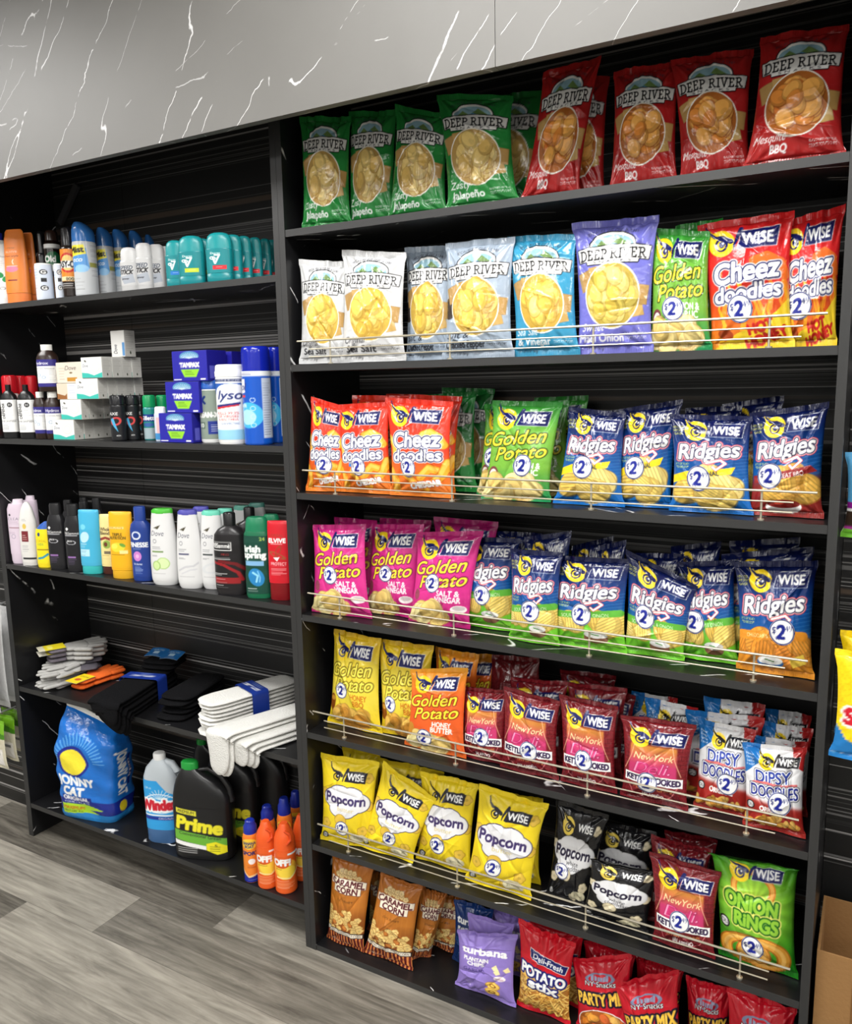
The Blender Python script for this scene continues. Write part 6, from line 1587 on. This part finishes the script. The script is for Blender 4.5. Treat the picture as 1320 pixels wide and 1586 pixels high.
cv_ir = labelcv(1.9, (20, 70, 56), ('t', '24', .72, .1, .1, (190, 214, 90), .16, .01), ('t', 'irish', .40, .42, .2, Wt, .5, .024), ('t', 'spring', .46, .62, .2, Wt, .72, .024), ('r', .14, .82, .75, .98, (130, 180, 220)), ('e', .5, 1.35, .24, .3, (40, 130, 190), -.4), ('l', [(.4, 1.2), (.55, 1.3), (.5, 1.5)], .03, (150, 214, 240)), ('l', [(.55, 1.15), (.62, 1.35), (.6, 1.5)], .02, (120, 190, 230)), ('rows', .2, .55, 1.72, 1.8, 2, Wt))
for a, b, t, y, lb in [(380, 421, 801, .04, 'dark green body wash bottle at the front beside the red one'), (408, 438, 797, .115, 'dark green body wash bottle behind the front green one')]:
    bottle(slot('body_wash_bottle', lb, 'body wash', 'dark green body wash bottles', a, b, t, 930, L3, y, .6, .1), [(0, .9, .95), (.03, .98, 1), (.3, .98, 1), (.35, .94, .96), (.70, 1, 1), (.80, .97, .95), (.83, .86, .88)], GRN, [(.82, .9, .9), (.90, .86, .86), (.97, .8, .8), (1, .66, .66)], (26, 120, 82), cv_ir, (.06, .78), n=2.8)
tube_on_cap('red conditioner tube against the middle panel', 'conditioner', 'conditioner_tube', 416, 453, 807, 935, .045, (206, 24, 40), (130, 14, 22), labelcv(2.2, (206, 24, 40), ('t', 'LOREAL', .42, .35, .1, (150, 60, 40), .56, .004), ('t', 'ELVIVE', .45, .56, .16, Wt, .70, .018), ('rows', .2, .75, .68, .71, 1, Wt), ('e', .5, .98, .08, .2, (170, 60, 40), .4, 1, .02), ('e', .45, 1.15, .3, .08, (170, 80, 50), .4, 1, .02), ('p', [(.3, 1.25), (.55, 1.22), (.45, 1.4)], Wt), ('t', 'PROTECT', .5, 1.5, .12, (246, 200, 200), .6, .012), ('rows', .2, .8, 1.62, 1.95, 6, (246, 200, 200))), capz=.22)

# ------------------------------------------------------------------ gloves, socks and the bottom board of the bay
def sweep(root, name, path, wid, thick, col, mat=None, n=2.6, M=20, side=None, taper=None, ribs=0, smooth=10):
    """flattened soft tube along a path; side = horizontal direction of its width"""
    path = np.asarray(path, float)
    # smooth resample
    t = np.linspace(0, 1, len(path)); q = np.linspace(0, 1, max(24, 6 * len(path)))
    P = np.stack([np.interp(q, t, path[:, k]) for k in range(3)], -1)
    for _ in range(smooth):
        P[1:-1] = (P[:-2] + 2 * P[1:-1] + P[2:]) / 4
    T = np.gradient(P, axis=0); T /= np.linalg.norm(T, axis=1)[:, None] + 1e-9
    G = []
    m = len(P)
    for i, (p, tt) in enumerate(zip(P, T)):
        s = np.array(side, float); s = s - tt * (s @ tt); s /= np.linalg.norm(s)
        u = np.cross(s, tt)
        f = i / (m - 1)
        e = math.sqrt(max(0, 1 - (2 * f - 1) ** 14))
        k = e * (np.interp(f, [a for a, _ in taper], [b for _, b in taper]) if taper else 1)
        th = np.linspace(0, 2 * math.pi, M)
        c, sn = np.cos(th), np.sin(th)
        rb = 1 + (0.05 * math.sin(f * ribs * 6.28) if ribs else 0)
        G.append(p + np.outer(np.sign(c) * np.abs(c) ** (2 / n) * wid / 2 * max(k, .05), s) + np.outer(np.sign(sn) * np.abs(sn) ** (2 / n) * thick / 2 * max(e, .1) * rb, u))
    G = np.array(G) - np.array(root.location)
    MBo = MB().grid(G, col)
    for kk in (0, -1):
        r = G[kk]; ctr = np.tile(r.mean(0), (M, 1))
        MBo.grid(np.stack([ctr, r]) if kk == 0 else np.stack([r, ctr]), col)
    return MBo.build(name, mat or CLOTH, root, 0)

def limb(m, p0, p1, w0, w1, t0, t1, col, side, n=2.2, M=14, K=9):
    p0, p1 = np.array(p0, float), np.array(p1, float)
    d = p1 - p0; L = np.linalg.norm(d); d /= L
    s = np.array(side, float); s -= d * (s @ d); s /= np.linalg.norm(s); u = np.cross(s, d)
    G = []
    for f in np.concatenate([[0, .02, .06], np.linspace(.15, .85, K), [.93, .98, 1.0]]):
        e = math.sqrt(max(.0025, 1 - (2 * f - 1) ** 8))
        th = np.linspace(0, 2 * math.pi, M)
        c, sn = np.cos(th), np.sin(th)
        w = (w0 + (w1 - w0) * f) / 2 * e; t = (t0 + (t1 - t0) * f) / 2 * e
        G.append(p0 + d * L * f + np.outer(np.sign(c) * np.abs(c) ** (2 / n) * w, s) + np.outer(np.sign(sn) * np.abs(sn) ** (2 / n) * t, u))
    m.grid(np.array(G), col)

def glove(label, group, cuff_at, tip_at, z, coat, knit, tilt=0.0, size=.22, th=.016, thumb=1, card=None, tip_z=None):
    """a work glove lying flat: knitted cuff, coated hand with five fingers, optional header card at the cuff"""
    a = np.array([cuff_at[0], cuff_at[1], z]); b = np.array([tip_at[0], tip_at[1], z if tip_z is None else tip_z])
    b = a + (b - a) / np.linalg.norm(b - a) * size
    sh = np.array([max(0, XL1 + .05 - min(a[0], b[0])), min(0, .272 - max(a[1], b[1])), 0]); a = a + sh; b = b + sh
    root = tag(empty('work_glove', tuple(a)), label, 'glove', group)
    d = b - a; d /= np.linalg.norm(d); side = np.cross(d, [0, 0, 1.0]); side /= np.linalg.norm(side)
    k = size / .22
    m = MB()
    o = np.zeros(3)
    limb(m, o + d * .055 * k, o + d * .145 * k, .082 * k, .094 * k, th, th, coat, side, 3)
    for off, L, sp in ((-.036, .068, -.20), (-.012, .082, -.06), (.012, .078, .07), (.036, .062, .20)):
        s0 = o + d * .13 * k + side * off * k
        limb(m, s0, s0 + (d + side * sp) * L * k,   .0255 * k, .021 * k, th * .95, th * .8, coat, side)
    s0 = o + d * .085 * k + side * (-.036 * thumb) * k
    limb(m, s0, s0 + (d * .75 - side * thumb * .62) * .075 * k, .028 * k, .021 * k, th, th * .8, coat, side)
    m.build('hand', CLOTH, root, 0)
    m2 = MB(); limb(m2, o, o + d * .065 * k, .078 * k, .080 * k, th * .85, th * .95, knit, side, 3); m2.build('cuff', CLOTH, root, 0)
    if card is not None:
        up = np.array([0, 0, 1.0])
        w = .034 * k
        c0 = o - d * .03 * k + up * (th * .62); c1 = o + d * .06 * k + up * (th * .62)
        U, V = np.meshgrid(np.linspace(0, 1, 24), np.linspace(0, 1, 30))
        P = c0 + V[..., None] * (c1 - c0) + (U[..., None] - .5) * side * 2 * w
        MB().grid(P, sample(card, U, V)).grid(P - up * .0012, (220, 220, 210), flip=True).build('header_card', PAPER, root, 0)
    return root
CARDY = labelcv(1.3, (240, 222, 40), ('r', 0, 0, 1, .3, (220, 214, 190)), ('r', .2, .45, .8, .7, (246, 236, 120)), N=48)
CARDO = labelcv(1.3, (244, 214, 30), ('e', .5, .5, .22, .16, (206, 80, 40)), ('t', 'GLOVE', .5, .95, .14, K, .7, .01), N=48)
CARDG = labelcv(1.3, (214, 210, 196), ('r', 0, .4, 1, .9, (236, 220, 40)), N=48)
GREY, KNIT = (176, 175, 172), (92, 88, 96)
z0 = L4 + .009
tipL = atz(34, 1058, z0); cufR = atz(150, 1030, z0 + .02)
dv = (tipL - cufR)[:2]; dv /= np.linalg.norm(dv)
nrm = np.array([-dv[1], dv[0]])
base = np.array([cufR[0] + .03, cufR[1] - .01])
n_ = 0
LAY = ['lower', 'upper']
for lay in range(2):
    for j in range(3):
        off = nrm * (-.052 * (j - 1) * .95) + dv * (-.012 * lay + .01 * ((j * 2 + lay) % 3))
        c = base + off + np.array([-.02, .0]); t = c + dv * .2
        z = z0 - .002 + (lay * 3 + (1, 0, 2)[j]) * .0104
        t = t + nrm * RNG.uniform(-.018, .018)
        glove('grey work glove, %s layer of the pile, %s, fingers towards the front left' % (LAY[lay], ['at the back', 'in the middle', 'nearest the edge'][2 - j]), 'grey work gloves', c, t, z, GREY, KNIT, th=.0122, thumb=1 if (j + lay) % 2 else -1, size=.205)
cufT = atz(62, 1016, L4 + .072); tipT = atz(163, 992, L4 + .085)
dt = (tipT - cufT)[:2]; dt /= np.linalg.norm(dt); nt_ = np.array([-dt[1], dt[0]])
for j, lb in enumerate(['grey work glove with a yellow card on top of the pile, fingers pointing right', 'grey work glove with a pale card just under the topmost glove', 'grey work glove turned to the right at the back of the upper pile']):
    c = cufT[:2] + np.array([.055, -.012]) + nt_ * (.024 * (j - 1)) - dt * (.010 * j)
    glove(lb, 'grey work gloves', c, c + dt * .2, L4 + .0765 + .0165 * (2 - j), GREY, (110, 104, 112), th=.016, card=(CARDY, CARDG, None)[j], thumb=-1, size=.21)
og = atz(117, 1064, L4 + .012); ot = atz(190, 1036, L4 + .012)
do = (ot - og)[:2]; do /= np.linalg.norm(do)
for j in range(2):
    c = og[:2] + do * (.008 * j); glove(['orange work glove lying flat at the bottom of its pair', 'orange work glove with a yellow card on top of its pair'][j], 'orange work gloves', c, c + do * .2, L4 + .009 + .0165 * j, (238, 110, 46), (226, 100, 40), th=.015, card=CARDO if j else None, size=.19)

def band(root, name, c, d, side, length, wid, hgt, cv):
    """paper band wrapped round a sock bundle: top and near side printed"""
    c = np.array(c, float) - np.array(root.location)
    d, side = np.array(d, float), np.array(side, float)
    ang = np.linspace(0, 1, 40)
    pts = []
    hw = wid / 2
    for f in np.linspace(0, 1, 41):
        if f < .36: x, z = -hw, hgt * (f / .36) * .96
        elif f < .40: x, z = -hw + (f - .36) / .04 * .006, hgt * (.96 + .04 * (f - .36) / .04)
        elif f < .60: x, z = -hw + .006 + (f - .40) / .20 * (wid - .012), hgt
        elif f < .64: x, z = hw - .006 + (f - .60) / .04 * .006, hgt * (1 - .04 * (f - .60) / .04)
        else: x, z = hw, hgt * (1 - (f - .64) / .36) * .96
        pts.append(side * x + np.array([0, 0, z]))
    pts = np.array(pts)
    V = np.linspace(-.5, .5, 26)
    P = c + pts[:, None, :] + (V[None, :, None] * d * length)
    # arc length lookup so that the print keeps its proportions
    L = np.concatenate([[0], np.cumsum(np.linalg.norm(np.diff(pts, axis=0), axis=1))]); L /= L[-1]
    U, VV = np.meshgrid(L, np.linspace(0, 1, 26), indexing='ij')
    MB().grid(P, sample(cv, U, 1 - VV)).build(name, PAPER, root, 0)
BAND = labelcv(.35, (24, 52, 140), ('t', 'SKYLAND', .5, .17, .08, Wt, .26, .006), ('rows', .40, .6, .26, .30, 2, (170, 190, 230)), ('t', 'SKYLAND', .86, .17, .07, Wt, .2, .006), N=220)
CARDB = labelcv(.7, (30, 110, 180), ('t', 'SKYLAND', .5, .18, .12, Wt, .6, .008), ('r', .35, .3, .65, .5, (190, 220, 240)), ('rows', .2, .8, .58, .62, 2, Wt), N=72)

def bundle(label, group, back, front, zs, layers, wid, th, col, drops=None, bandpos=None, card=None, stagger=.012, cat='socks', shift=None, wob=.004):
    """socks folded flat on top of each other; with drops they run on over the shelf edge and hang down in front of it"""
    back, front = np.array(back[:2]), np.array(front[:2])
    d = np.append(front - back, 0); L = np.linalg.norm(d); d /= L
    side = np.cross(d, [0, 0, 1.0])
    root = tag(empty('sock_bundle', (back[0], back[1], zs)), label, cat, group)
    for k in range(layers):
        z = zs + th * (k + .5) + .0006 * k
        s0 = np.append(back, z) + side * (RNG.uniform(-wob, wob) + (shift[k] if shift else 0)) + d * RNG.uniform(-.004, .004)
        if drops:
            yk = -(th * .5 + th * 1.02 * k + .010)               # the plane this layer hangs in, in front of the shelf edge
            ln = (yk - s0[1]) / d[1]
            knee = s0 + d * ln
            pts = [s0 + d * ln * f for f in (0, .2, .4, .6, .8, .93)] + [knee + np.array([0, 0, -.004]), knee + np.array([0, 0, -.02]), knee + np.array([.004, 0, -.5 * drops[k] - .02]), knee + np.array([-.006, 0, -drops[k] - .02])]
            sweep(root, 'sock', pts, wid * RNG.uniform(.93, 1.0), th, np.array(col) * RNG.uniform(.93, 1.0), side=np.array([side[0], 0, 0]) / abs(side[0]), taper=[(0, .92), (.4, 1), (.7, 1.04), (.85, .9), (1, .8)], smooth=4)
        else:
            ln = L - stagger * ((k * 7) % layers) / layers * 3 + RNG.uniform(-.004, .004)
            pts = [s0 + d * ln * f for f in (0, .2, .4, .6, .8, 1)]
            sweep(root, 'sock', pts, wid * RNG.uniform(.93, 1.0), th, np.array(col) * RNG.uniform(.93, 1.0), side=side, taper=[(0, .92), (.35, .96), (.6, 1), (.8, 1.05), (1, .92)])
    if bandpos is not None:
        band(root, 'paper_band', np.append(back + d[:2] * L * bandpos, zs + .0006), d, side, .055, wid + .008, layers * (th + .0006) + .003, BAND)
    if card:
        for f, sh in card:
            c = np.append(back + d[:2] * L * f, zs + layers * (th + .0006) + .005) - np.array(root.location) + side * sh
            U, V = np.meshgrid(np.linspace(0, 1, 40), np.linspace(0, 1, 30))
            P = c + (U[..., None] - .5) * side * .066 + (V[..., None] - .5) * d * .055 + np.array([0, 0, 1.0]) * (.004 * np.sin(U * 3) + .010 * (1 - V))[..., None]
            MB().grid(P, sample(CARDB, U, V)).grid(P - np.array([0, 0, .001]), (200, 210, 220), flip=True).build('header_card', PAPER, root, 0)
    return root
BLK = (17, 17, 19); WHT = (232, 231, 226)
g = 'black sock bundles'
def bx(u, v, z): return atz(u, v, z)
bundle('black sock bundle drooping over the shelf edge above the cat litter bag', g, (-.800, .262), (-.728, .0), L4 + .001, 5, .132, .0145, BLK, drops=[.02, .03, .05, .045, .03], bandpos=.55, wob=.006)
bundle('black sock bundle with blue header cards, lying on the back of the drooping one', g, (-.795, .285), (-.765, .17), L4 + .001 + 5 * .0151 + .002, 2, .125, .0125, BLK, card=[(.5, -.034), (.38, .034)])
bundle('black sock bundle lying flat in the middle of the shelf', g, (-.595, .27), (-.548, .022), L4 + .001, 5, .112, .0135, BLK)
g = 'white sock bundles'
bundle('white sock bundle with a blue paper band, toes near the shelf edge', g, (-.275, .285), (-.385, -.012), L4 + .001, 9, .102, .0108, WHT, bandpos=.45, wob=.003, stagger=.006)
bundle('white sock bundle hanging over the shelf edge beside the middle panel', g, (-.120, .235), (-.215, -.01), L4 + .001, 5, .085, .0125, WHT, drops=[.015, .03, .045, .10, .105], shift=[-.022, -.020, -.016, .018, .022], wob=.002)

# --- cat litter bag
XA, XB = aty(88, 1200, .012)[0], aty(163, 1270, .012)[0]
hwL = (XB - XA) / 2
cl = tag(empty('cat_litter_bag', ((XA + XB) / 2, .078, L5 + .0006), .2), 'blue bag of cat litter on the bottom shelf under the black socks', 'bag of cat litter')
HL = aty(128, 1098, .078)[2] - L5
cvl = Cv(.76, (28, 110, 200), 460)
cvl.rect(0, .60, 1, .70, (24, 40, 130)); cvl.rect(0, .70, 1, .76, (40, 130, 200))
for i in range(22):
    a = -math.pi * i / 21
    cvl.line([(.47 + .105 * math.cos(a), .30 + .12 * math.sin(a)), (.47 + .16 * math.cos(a), .30 + .19 * math.sin(a))], .004, (120, 190, 240), .7)
cvl.ell(.45, .31, .094, .115, (24, 40, 140)); cvl.ell(.45, .315, .078, .094, (244, 226, 60))
cvl.text('JONNY', .46, .455, .062, WHITE, w=.215, bold=.005, rot=.02); cvl.text('CAT', .445, .535, .062, WHITE, w=.125, bold=.006, rot=.02)
cvl.rect(.37, .575, .55, .61, (20, 36, 120)); cvl.text('ORIGINAL', .455, .593, .026, WHITE, w=.155, bold=.003)
cvl.text('ABSORBENT CAT LITTER', .455, .622, .012, WHITE, w=.15)
cvl.poly([(.36, .64), (.50, .63), (.62, .66), (.53, .675), (.60, .70), (.50, .70), (.37, .72)], (170, 214, 40)); cvl.text('MAXIMUM', .435, .665, .022, (200, 60, 30), w=.12, bold=.002); cvl.text('ODOR CONTROL', .435, .69, .014, K, w=.11)
cvl.text('JONNY CAT', .735, .40, .058, WHITE, w=.34, bold=.005, rot=1.571); cvl.rect(.775, .28, .795, .52, (20, 40, 120)); cvl.text('ORIGINAL', .785, .40, .016, WHITE, w=.14, rot=1.571)
cvl.ell(.73, .655, .03, .035, (220, 200, 40))
PL = [(0, .96, .95), (.03, 1, 1), (.10, 1.02, 1.04), (.25, 1.0, 1.06), (.45, 1.03, 1.07), (.62, 1.06, 1.02), (.72, 1.05, .92), (.80, .99, .74), (.88, .92, .46), (.945, .86, .16), (.955, .85, .05)]
o = loft(cl, 'sack', PL, hwL, .064, HL, FILM, n=5.0, canvas=cvl.out(), M=200, nz=120, sharp=0)
# crumple the sack and lean its top to the left
vs = np.empty(len(o.data.vertices) * 3, np.float32); o.data.vertices.foreach_get('co', vs); vs = vs.reshape(-1, 3)
q = vs[:, 2] / HL
vs[:, 1] += .004 * np.sin(40 * vs[:, 0] + 9 * q) * np.sin(17 * q) + .003 * np.sin(90 * vs[:, 0] + 30 * q) * np.clip(q - .5, 0, 1)
vs[:, 0] += .003 * np.sin(30 * q + 40 * vs[:, 1]) + .012 * np.clip(q - .6, 0, 1)
vs[:, 2] += -.05 * np.clip(q - .75, 0, 1) / .25 * (vs[:, 0] / hwL) * .9
o.data.vertices.foreach_set('co', vs.ravel()); o.data.update()
s_ = loft(cl, 'top_seam', [(.95, .86, .05), (.985, .87, .04), (1.0, .87, .03)], hwL, .064, HL, PAPER, (228, 228, 222), n=5.0, M=60)
vs = np.empty(len(s_.data.vertices) * 3, np.float32); s_.data.vertices.foreach_get('co', vs); vs = vs.reshape(-1, 3)
q = vs[:, 2] / HL
vs[:, 0] += .012 * np.clip(q - .6, 0, 1); vs[:, 2] += -.05 * np.clip(q - .75, 0, 1) / .25 * (vs[:, 0] / hwL) * .9
s_.data.vertices.foreach_set('co', vs.ravel()); s_.data.update()

# --- window cleaner jug
it = slot('window_cleaner_jug', 'translucent jug of blue window cleaner with a white cap', 'jug', None, 226, 278, 1167, 1312, L5, .062, .55, .22)
root, hw, hd, H = it
PJ = [(0, .88, .92), (.02, .95, 1), (.25, .97, 1), (.40, .98, 1), (.4001, .98, 1), (.60, 1.0, 1), (.74, .98, .98), (.84, .80, .86), (.91, .48, .6), (.945, .30, .42)]
loft(root, 'bottle_body', PJ, hw, hd, H, PLASTIC, n=2.8, colz=lambda z: (70, 110, 160) if z < .4 else (190, 198, 204))
loft(root, 'cap', [(.93, .36, .54), (.985, .36, .54), (1, .32, .48)], hw, hd, H, PLASTIC, (236, 236, 234))
MB().tube([(hw * .35, 0, H * .90), (hw * .75, 0, H * .885), (hw * 1.05, 0, H * .80), (hw * 1.12, 0, H * .68), (hw * .98, 0, H * .56)], .011, (196, 204, 210), 12).build('handle', PLASTIC, root)
cvw = labelcv(1.35, (50, 160, 226), ('p', [(0, 0), (.5, .0), (.75, .3), (1, .42), (1, 0)], (190, 198, 204)), ('e', .55, .62, .42, .26, (230, 242, 250), 0, 1, .012), *[('l', [(.55, .5), (.55 + .3 * math.cos(a), .5 + .26 * math.sin(a))], .008, (220, 240, 250)) for a in np.linspace(3.4, 6.0, 9)], ('t', 'Windex', .52, .66, .26, (206, 30, 50), .96, .03, {'rot': -.05, 'out': [(.06, (250, 250, 250))]}), ('r', 0, .92, 1, .96, Wt), ('r', 0, .98, 1, 1.07, (30, 50, 150)), ('t', 'ORIGINAL', .7, 1.025, .06, Wt, .4, .004), ('t', '128 oz', .25, .2, .05, Wt, .2, .004))
loft(root, 'label', [(.16, .96, 1), (.40, .98, 1), (.60, 1, 1), (.72, .99, .985)], hw, hd, H, PAPER, canvas=cvw, ur=(.28, .72), off=.0008, n=2.8, nz=90, M=90)

# --- coolant jugs
def coolant(label, a, b, t, vb, y, yaw, lab=True):
    it = slot('coolant_jug', label, 'jug', 'black coolant jugs', a, b, t, vb, L5, y, .40, yaw)
    root, hw, hd, H = it
    P_ = [(0, .92, .93), (.015, .98, 1), (.05, 1, 1), (.56, 1, 1), (.66, .97, .97), (.74, .86, .88, -.06), (.82, .68, .76, -.16), (.88, .44, .6, -.30), (.915, .30, .48, -.36), (.93, .26, .42, -.38)]
    loft(root, 'jug_body', P_, hw, hd, H, PLASTIC, (26, 26, 27), n=3.4)
    loft(root, 'cap', [(.925, .29, .47, -.38), (.985, .29, .47, -.38), (1, .25, .41, -.38)], hw, hd, H, PLASTIC, (34, 150, 60))
    MB().tube([(-hw * .14, 0, H * .905), (hw * .25, 0, H * .93), (hw * .66, 0, H * .86), (hw * .92, 0, H * .74), (hw * .98, 0, H * .60)], [hd * .16, hd * .2, hd * .22, hd * .24, hd * .3], (30, 30, 31), 14).build('handle', PLASTIC, root)
    if lab:
        cv = labelcv(1.15, (28, 28, 29), ('p', [(.06, .02), (.46, .08), (.46, .2), (.06, .14)], (226, 220, 60)), ('t', 'PREMIUM', .26, .11, .07, K, .32, .006, {'rot': .12}), ('t', 'Prime', .5, .42, .30, (240, 230, 50), .86, .03, {'rot': .12}), ('p', [(0, .56), (1, .72), (1, 1.0), (0, .80)], (110, 180, 60)), ('t', 'Conventional Green', .5, .68, .07, K, .8, .006, {'rot': .12}), ('p', [(.0, .82), (.62, .92), (.62, 1.02), (.0, .92)], Wt), ('rows', .05, .5, 1.0, 1.1, 3, Wt), ('p', [(.62, .86), (.8, .80), (1.0, .9), (1.0, 1.06), (.82, 1.12), (.62, 1.02)], (240, 230, 40)), ('rows', .68, .95, .92, 1.02, 3, (90, 90, 40)), ('t', '5', .8, .9, .06, K, .05, .004))
        loft(root, 'label', [(.06, 1, 1), (.56, 1, 1)], hw, hd, H, PAPER, canvas=cv, ur=(.32, .68), off=.0008, n=3.4, nz=90, M=90)
coolant('black coolant jug with a green cap and yellow lettering at the front', 271, 362, 1181, 1350, .062, .2)
coolant('black coolant jug with a green cap behind the front one', 322, 402, 1158, 1330, .168, .2)
coolant('black coolant jug in the dark, deepest towards the middle panel', 382, 446, 1152, 1290, .262, .06, False)
coolant('black coolant jug in the dark above the window cleaner', 300, 350, 1146, 1270, .262, .06, False)

# --- sun and insect sprays
def spray(label, group, a, b, t, vb, y, kind, yaw=.45):
    it = slot('sunscreen_can' if kind == 'sun' else 'insect_repellent_can', label, 'spray can', group, a, b, t, vb, L5, y, 1, yaw)
    root, hw, hd, H = it
    OR = (232, 90, 34)
    if kind == 'sun':
        loft(root, 'can_body', [(0, .96), (.01, 1), (.72, 1), (.78, .9), (.80, .8)], hw, hd, H, GLOSS, (236, 128, 44))
        loft(root, 'cap', [(.79, .84), (.90, .82), (.93, .66), (.985, .6), (1, .45)], hw, hd, H, PLASTIC, (26, 44, 150))
        cv = labelcv(2.0, (238, 136, 46), ('e', .42, .25, .34, .24, (246, 206, 60)), ('t', 'BANANA', .42, .22, .12, (30, 40, 120), .54, .012), ('t', 'BOAT', .42, .37, .12, (30, 40, 120), .38, .012), ('t', 'SPORT', .45, .68, .16, (30, 40, 110), .72, .016), ('e', .5, 1.05, .15, .13, Wt), ('rows', .3, .7, 1.22, 1.32, 3, (150, 40, 30)), ('p', [(0, 1.4), (.35, 1.72), (.7, 1.62), (1, 1.3), (1, 2), (0, 2)], (246, 210, 150)), ('p', [(0, 1.5), (.35, 1.8), (.7, 1.7), (1, 1.4), (1, 2), (0, 2)], (28, 44, 150)), ('rows', .3, .7, 1.9, 1.92, 1, Wt))
        zr = (.01, .74)
    else:
        loft(root, 'can_body', [(0, .96), (.01, 1), (.64, 1), (.66, .98)], hw, hd, H, GLOSS, OR)
        loft(root, 'cap', [(.655, 1.0), (.78, .96), (.86, .80), (.92, .58), (.96, .5), (1, .34)], hw, hd, H, PLASTIC, OR)
        MB().tube([(hw * .1, -hd * .95, H * .74), (hw * .5, -hd * .95, H * .80), (hw * .42, -hd * .8, H * .88), (0, -hd * .62, H * .92)], hw * .13, (214, 74, 26), 8).build('trigger', PLASTIC, root)
        cv = labelcv(1.7, (234, 96, 36), ('r', .55, .05, .95, .13, Wt), ('e', .48, .72, .40, .42, (244, 180, 60)), ('e', .5, .8, .3, .26, (250, 214, 70)), ('e', .36, .42, .32, .24, (222, 90, 30)), ('t', 'OFF!', .36, .42, .24, Wt, .54, .03), ('l', [(.2, 1.05), (.6, 1.1), (.95, .8)], .03, (250, 226, 150)), ('rows', .15, .8, 1.2, 1.5, 7, (250, 190, 150)), ('rows', .15, .5, .62, .7, 2, (120, 70, 20)))
        zr = (.02, .63)
    loft(root, 'label', [(zr[0], 1), (zr[1], 1)], hw, hd, H, GLOSS, canvas=cv, ur=(.26, .74), off=.0006, nz=80, M=70)
gs, gi = 'orange and blue sunscreen cans', 'orange insect repellent cans'
spray('orange sunscreen can with a blue cap at the front, left of the repellent cans', gs, 377, 402, 1270, 1373, .03, 'sun')
spray('orange repellent can at the front next to the sunscreen can', gi, 398, 430, 1272, 1381, .032, 'off')
spray('orange repellent can at the front nearest the middle panel', gi, 425, 459, 1275, 1381, .04, 'off')
spray('orange sunscreen can behind the left repellent can', gs, 404, 428, 1248, 1350, .095, 'sun')
spray('orange sunscreen can behind the right repellent can, taller looking', gs, 430, 454, 1236, 1340, .105, 'sun')
spray('orange sunscreen can deepest by the middle panel', gs, 449, 470, 1226, 1320, .17, 'sun')
spray('orange repellent can tucked half behind the middle panel', gi, 455, 480, 1262, 1362, .105, 'off')

# ------------------------------------------------------------------ goods on the neighbouring displays
def hung(name, label, cat, group, des, x0, x1, z0, z1, y, T, mat=None, lean=0.0):
    root = tag(empty(name, ((x0 + x1) / 2, y, z0)), label, cat, group)
    BAGN[0] += 1
    bag_core(root, ((x0, y, z0), (x1, y, z0), (x0, y + lean, z1), (x1, y + lean, z1)), T, des, None, 40, 60, 700 + BAGN[0], mat or FILM, crumple=.5)
for k, lb in enumerate(['white flat package at the front of the hook left of the bay', 'white flat package second on the hook left of the bay', 'white flat package third on the hook left of the bay']):
    hung('hanging_package', lb, 'package', 'white packages on the left hook', 'white_pack', -1.47, -1.293 - .002 * k, .47 + .003 * k, .825, -.045 + .04 * k, .016, SATIN)
for k, lb in enumerate(['green-topped small pack at the front of the lower left hook', 'green-topped small pack second on the lower left hook', 'green-topped small pack last on the lower left hook']):
    hung('hanging_package', lb, 'package', 'green-topped packs on the lower left hook', 'green_pack', -1.43, -1.288 - .003 * k, .26 + .012 * k, .435, -.04 + .042 * k, .014)
gx, gz0, gz1 = aty(1289, 1080, -.01)[0], aty(1287, 1170, -.01)[2], aty(1287, 1004, -.01)[2]
hung('gummy_candy_bag', 'yellow and blue bag of red gummy candy on the hook right of the snack bay', 'candy bag', 'yellow candy bags on the right hook', 'gummy', gx, gx + .17, gz0, gz1, -.012, .03)
hung('gummy_candy_bag', 'yellow bag of gummy candy hanging just behind the front yellow one', 'candy bag', 'yellow candy bags on the right hook', 'gummy', gx + .005, gx + .175, gz0 + .02, gz1 + .02, .05, .03)
cx0 = aty(1306, 760, .05)[0]
hung('candy_bag', 'light blue, purple and green candy bag at the right photo edge, above the yellow one', 'candy bag', None, 'candy', cx0, cx0 + .15, aty(1310, 832, .05)[2], aty(1310, 700, .05)[2], .05, .03)
# cardboard box with an open top on the floor at the right border
BXX = aty(1264, 1520, .06)[0]; BZ = aty(1290, 1462, .06)[2]
bxr = tag(empty('cardboard_box', (BXX + .2, .125, 0)), 'open brown cardboard box on the floor at the bottom right corner', 'box')
for nm, a in [('front_wall', (-.2, -.10, .001, .2, -.095, BZ)), ('back_wall', (-.2, .095, .001, .2, .10, BZ)), ('left_wall', (-.2, -.095, .001, -.195, .095, BZ)), ('right_wall', (.195, -.095, .001, .2, .095, BZ)), ('bottom', (-.195, -.095, .001, .195, .095, .006))]:
    MB().box(*a, (150, 112, 70)).build(nm, BOARD, bxr)
MB().box(-.135, -.1006, .02, -.13, -.1001, BZ - .004, (120, 86, 50)).build('fold_line', BOARD, bxr)
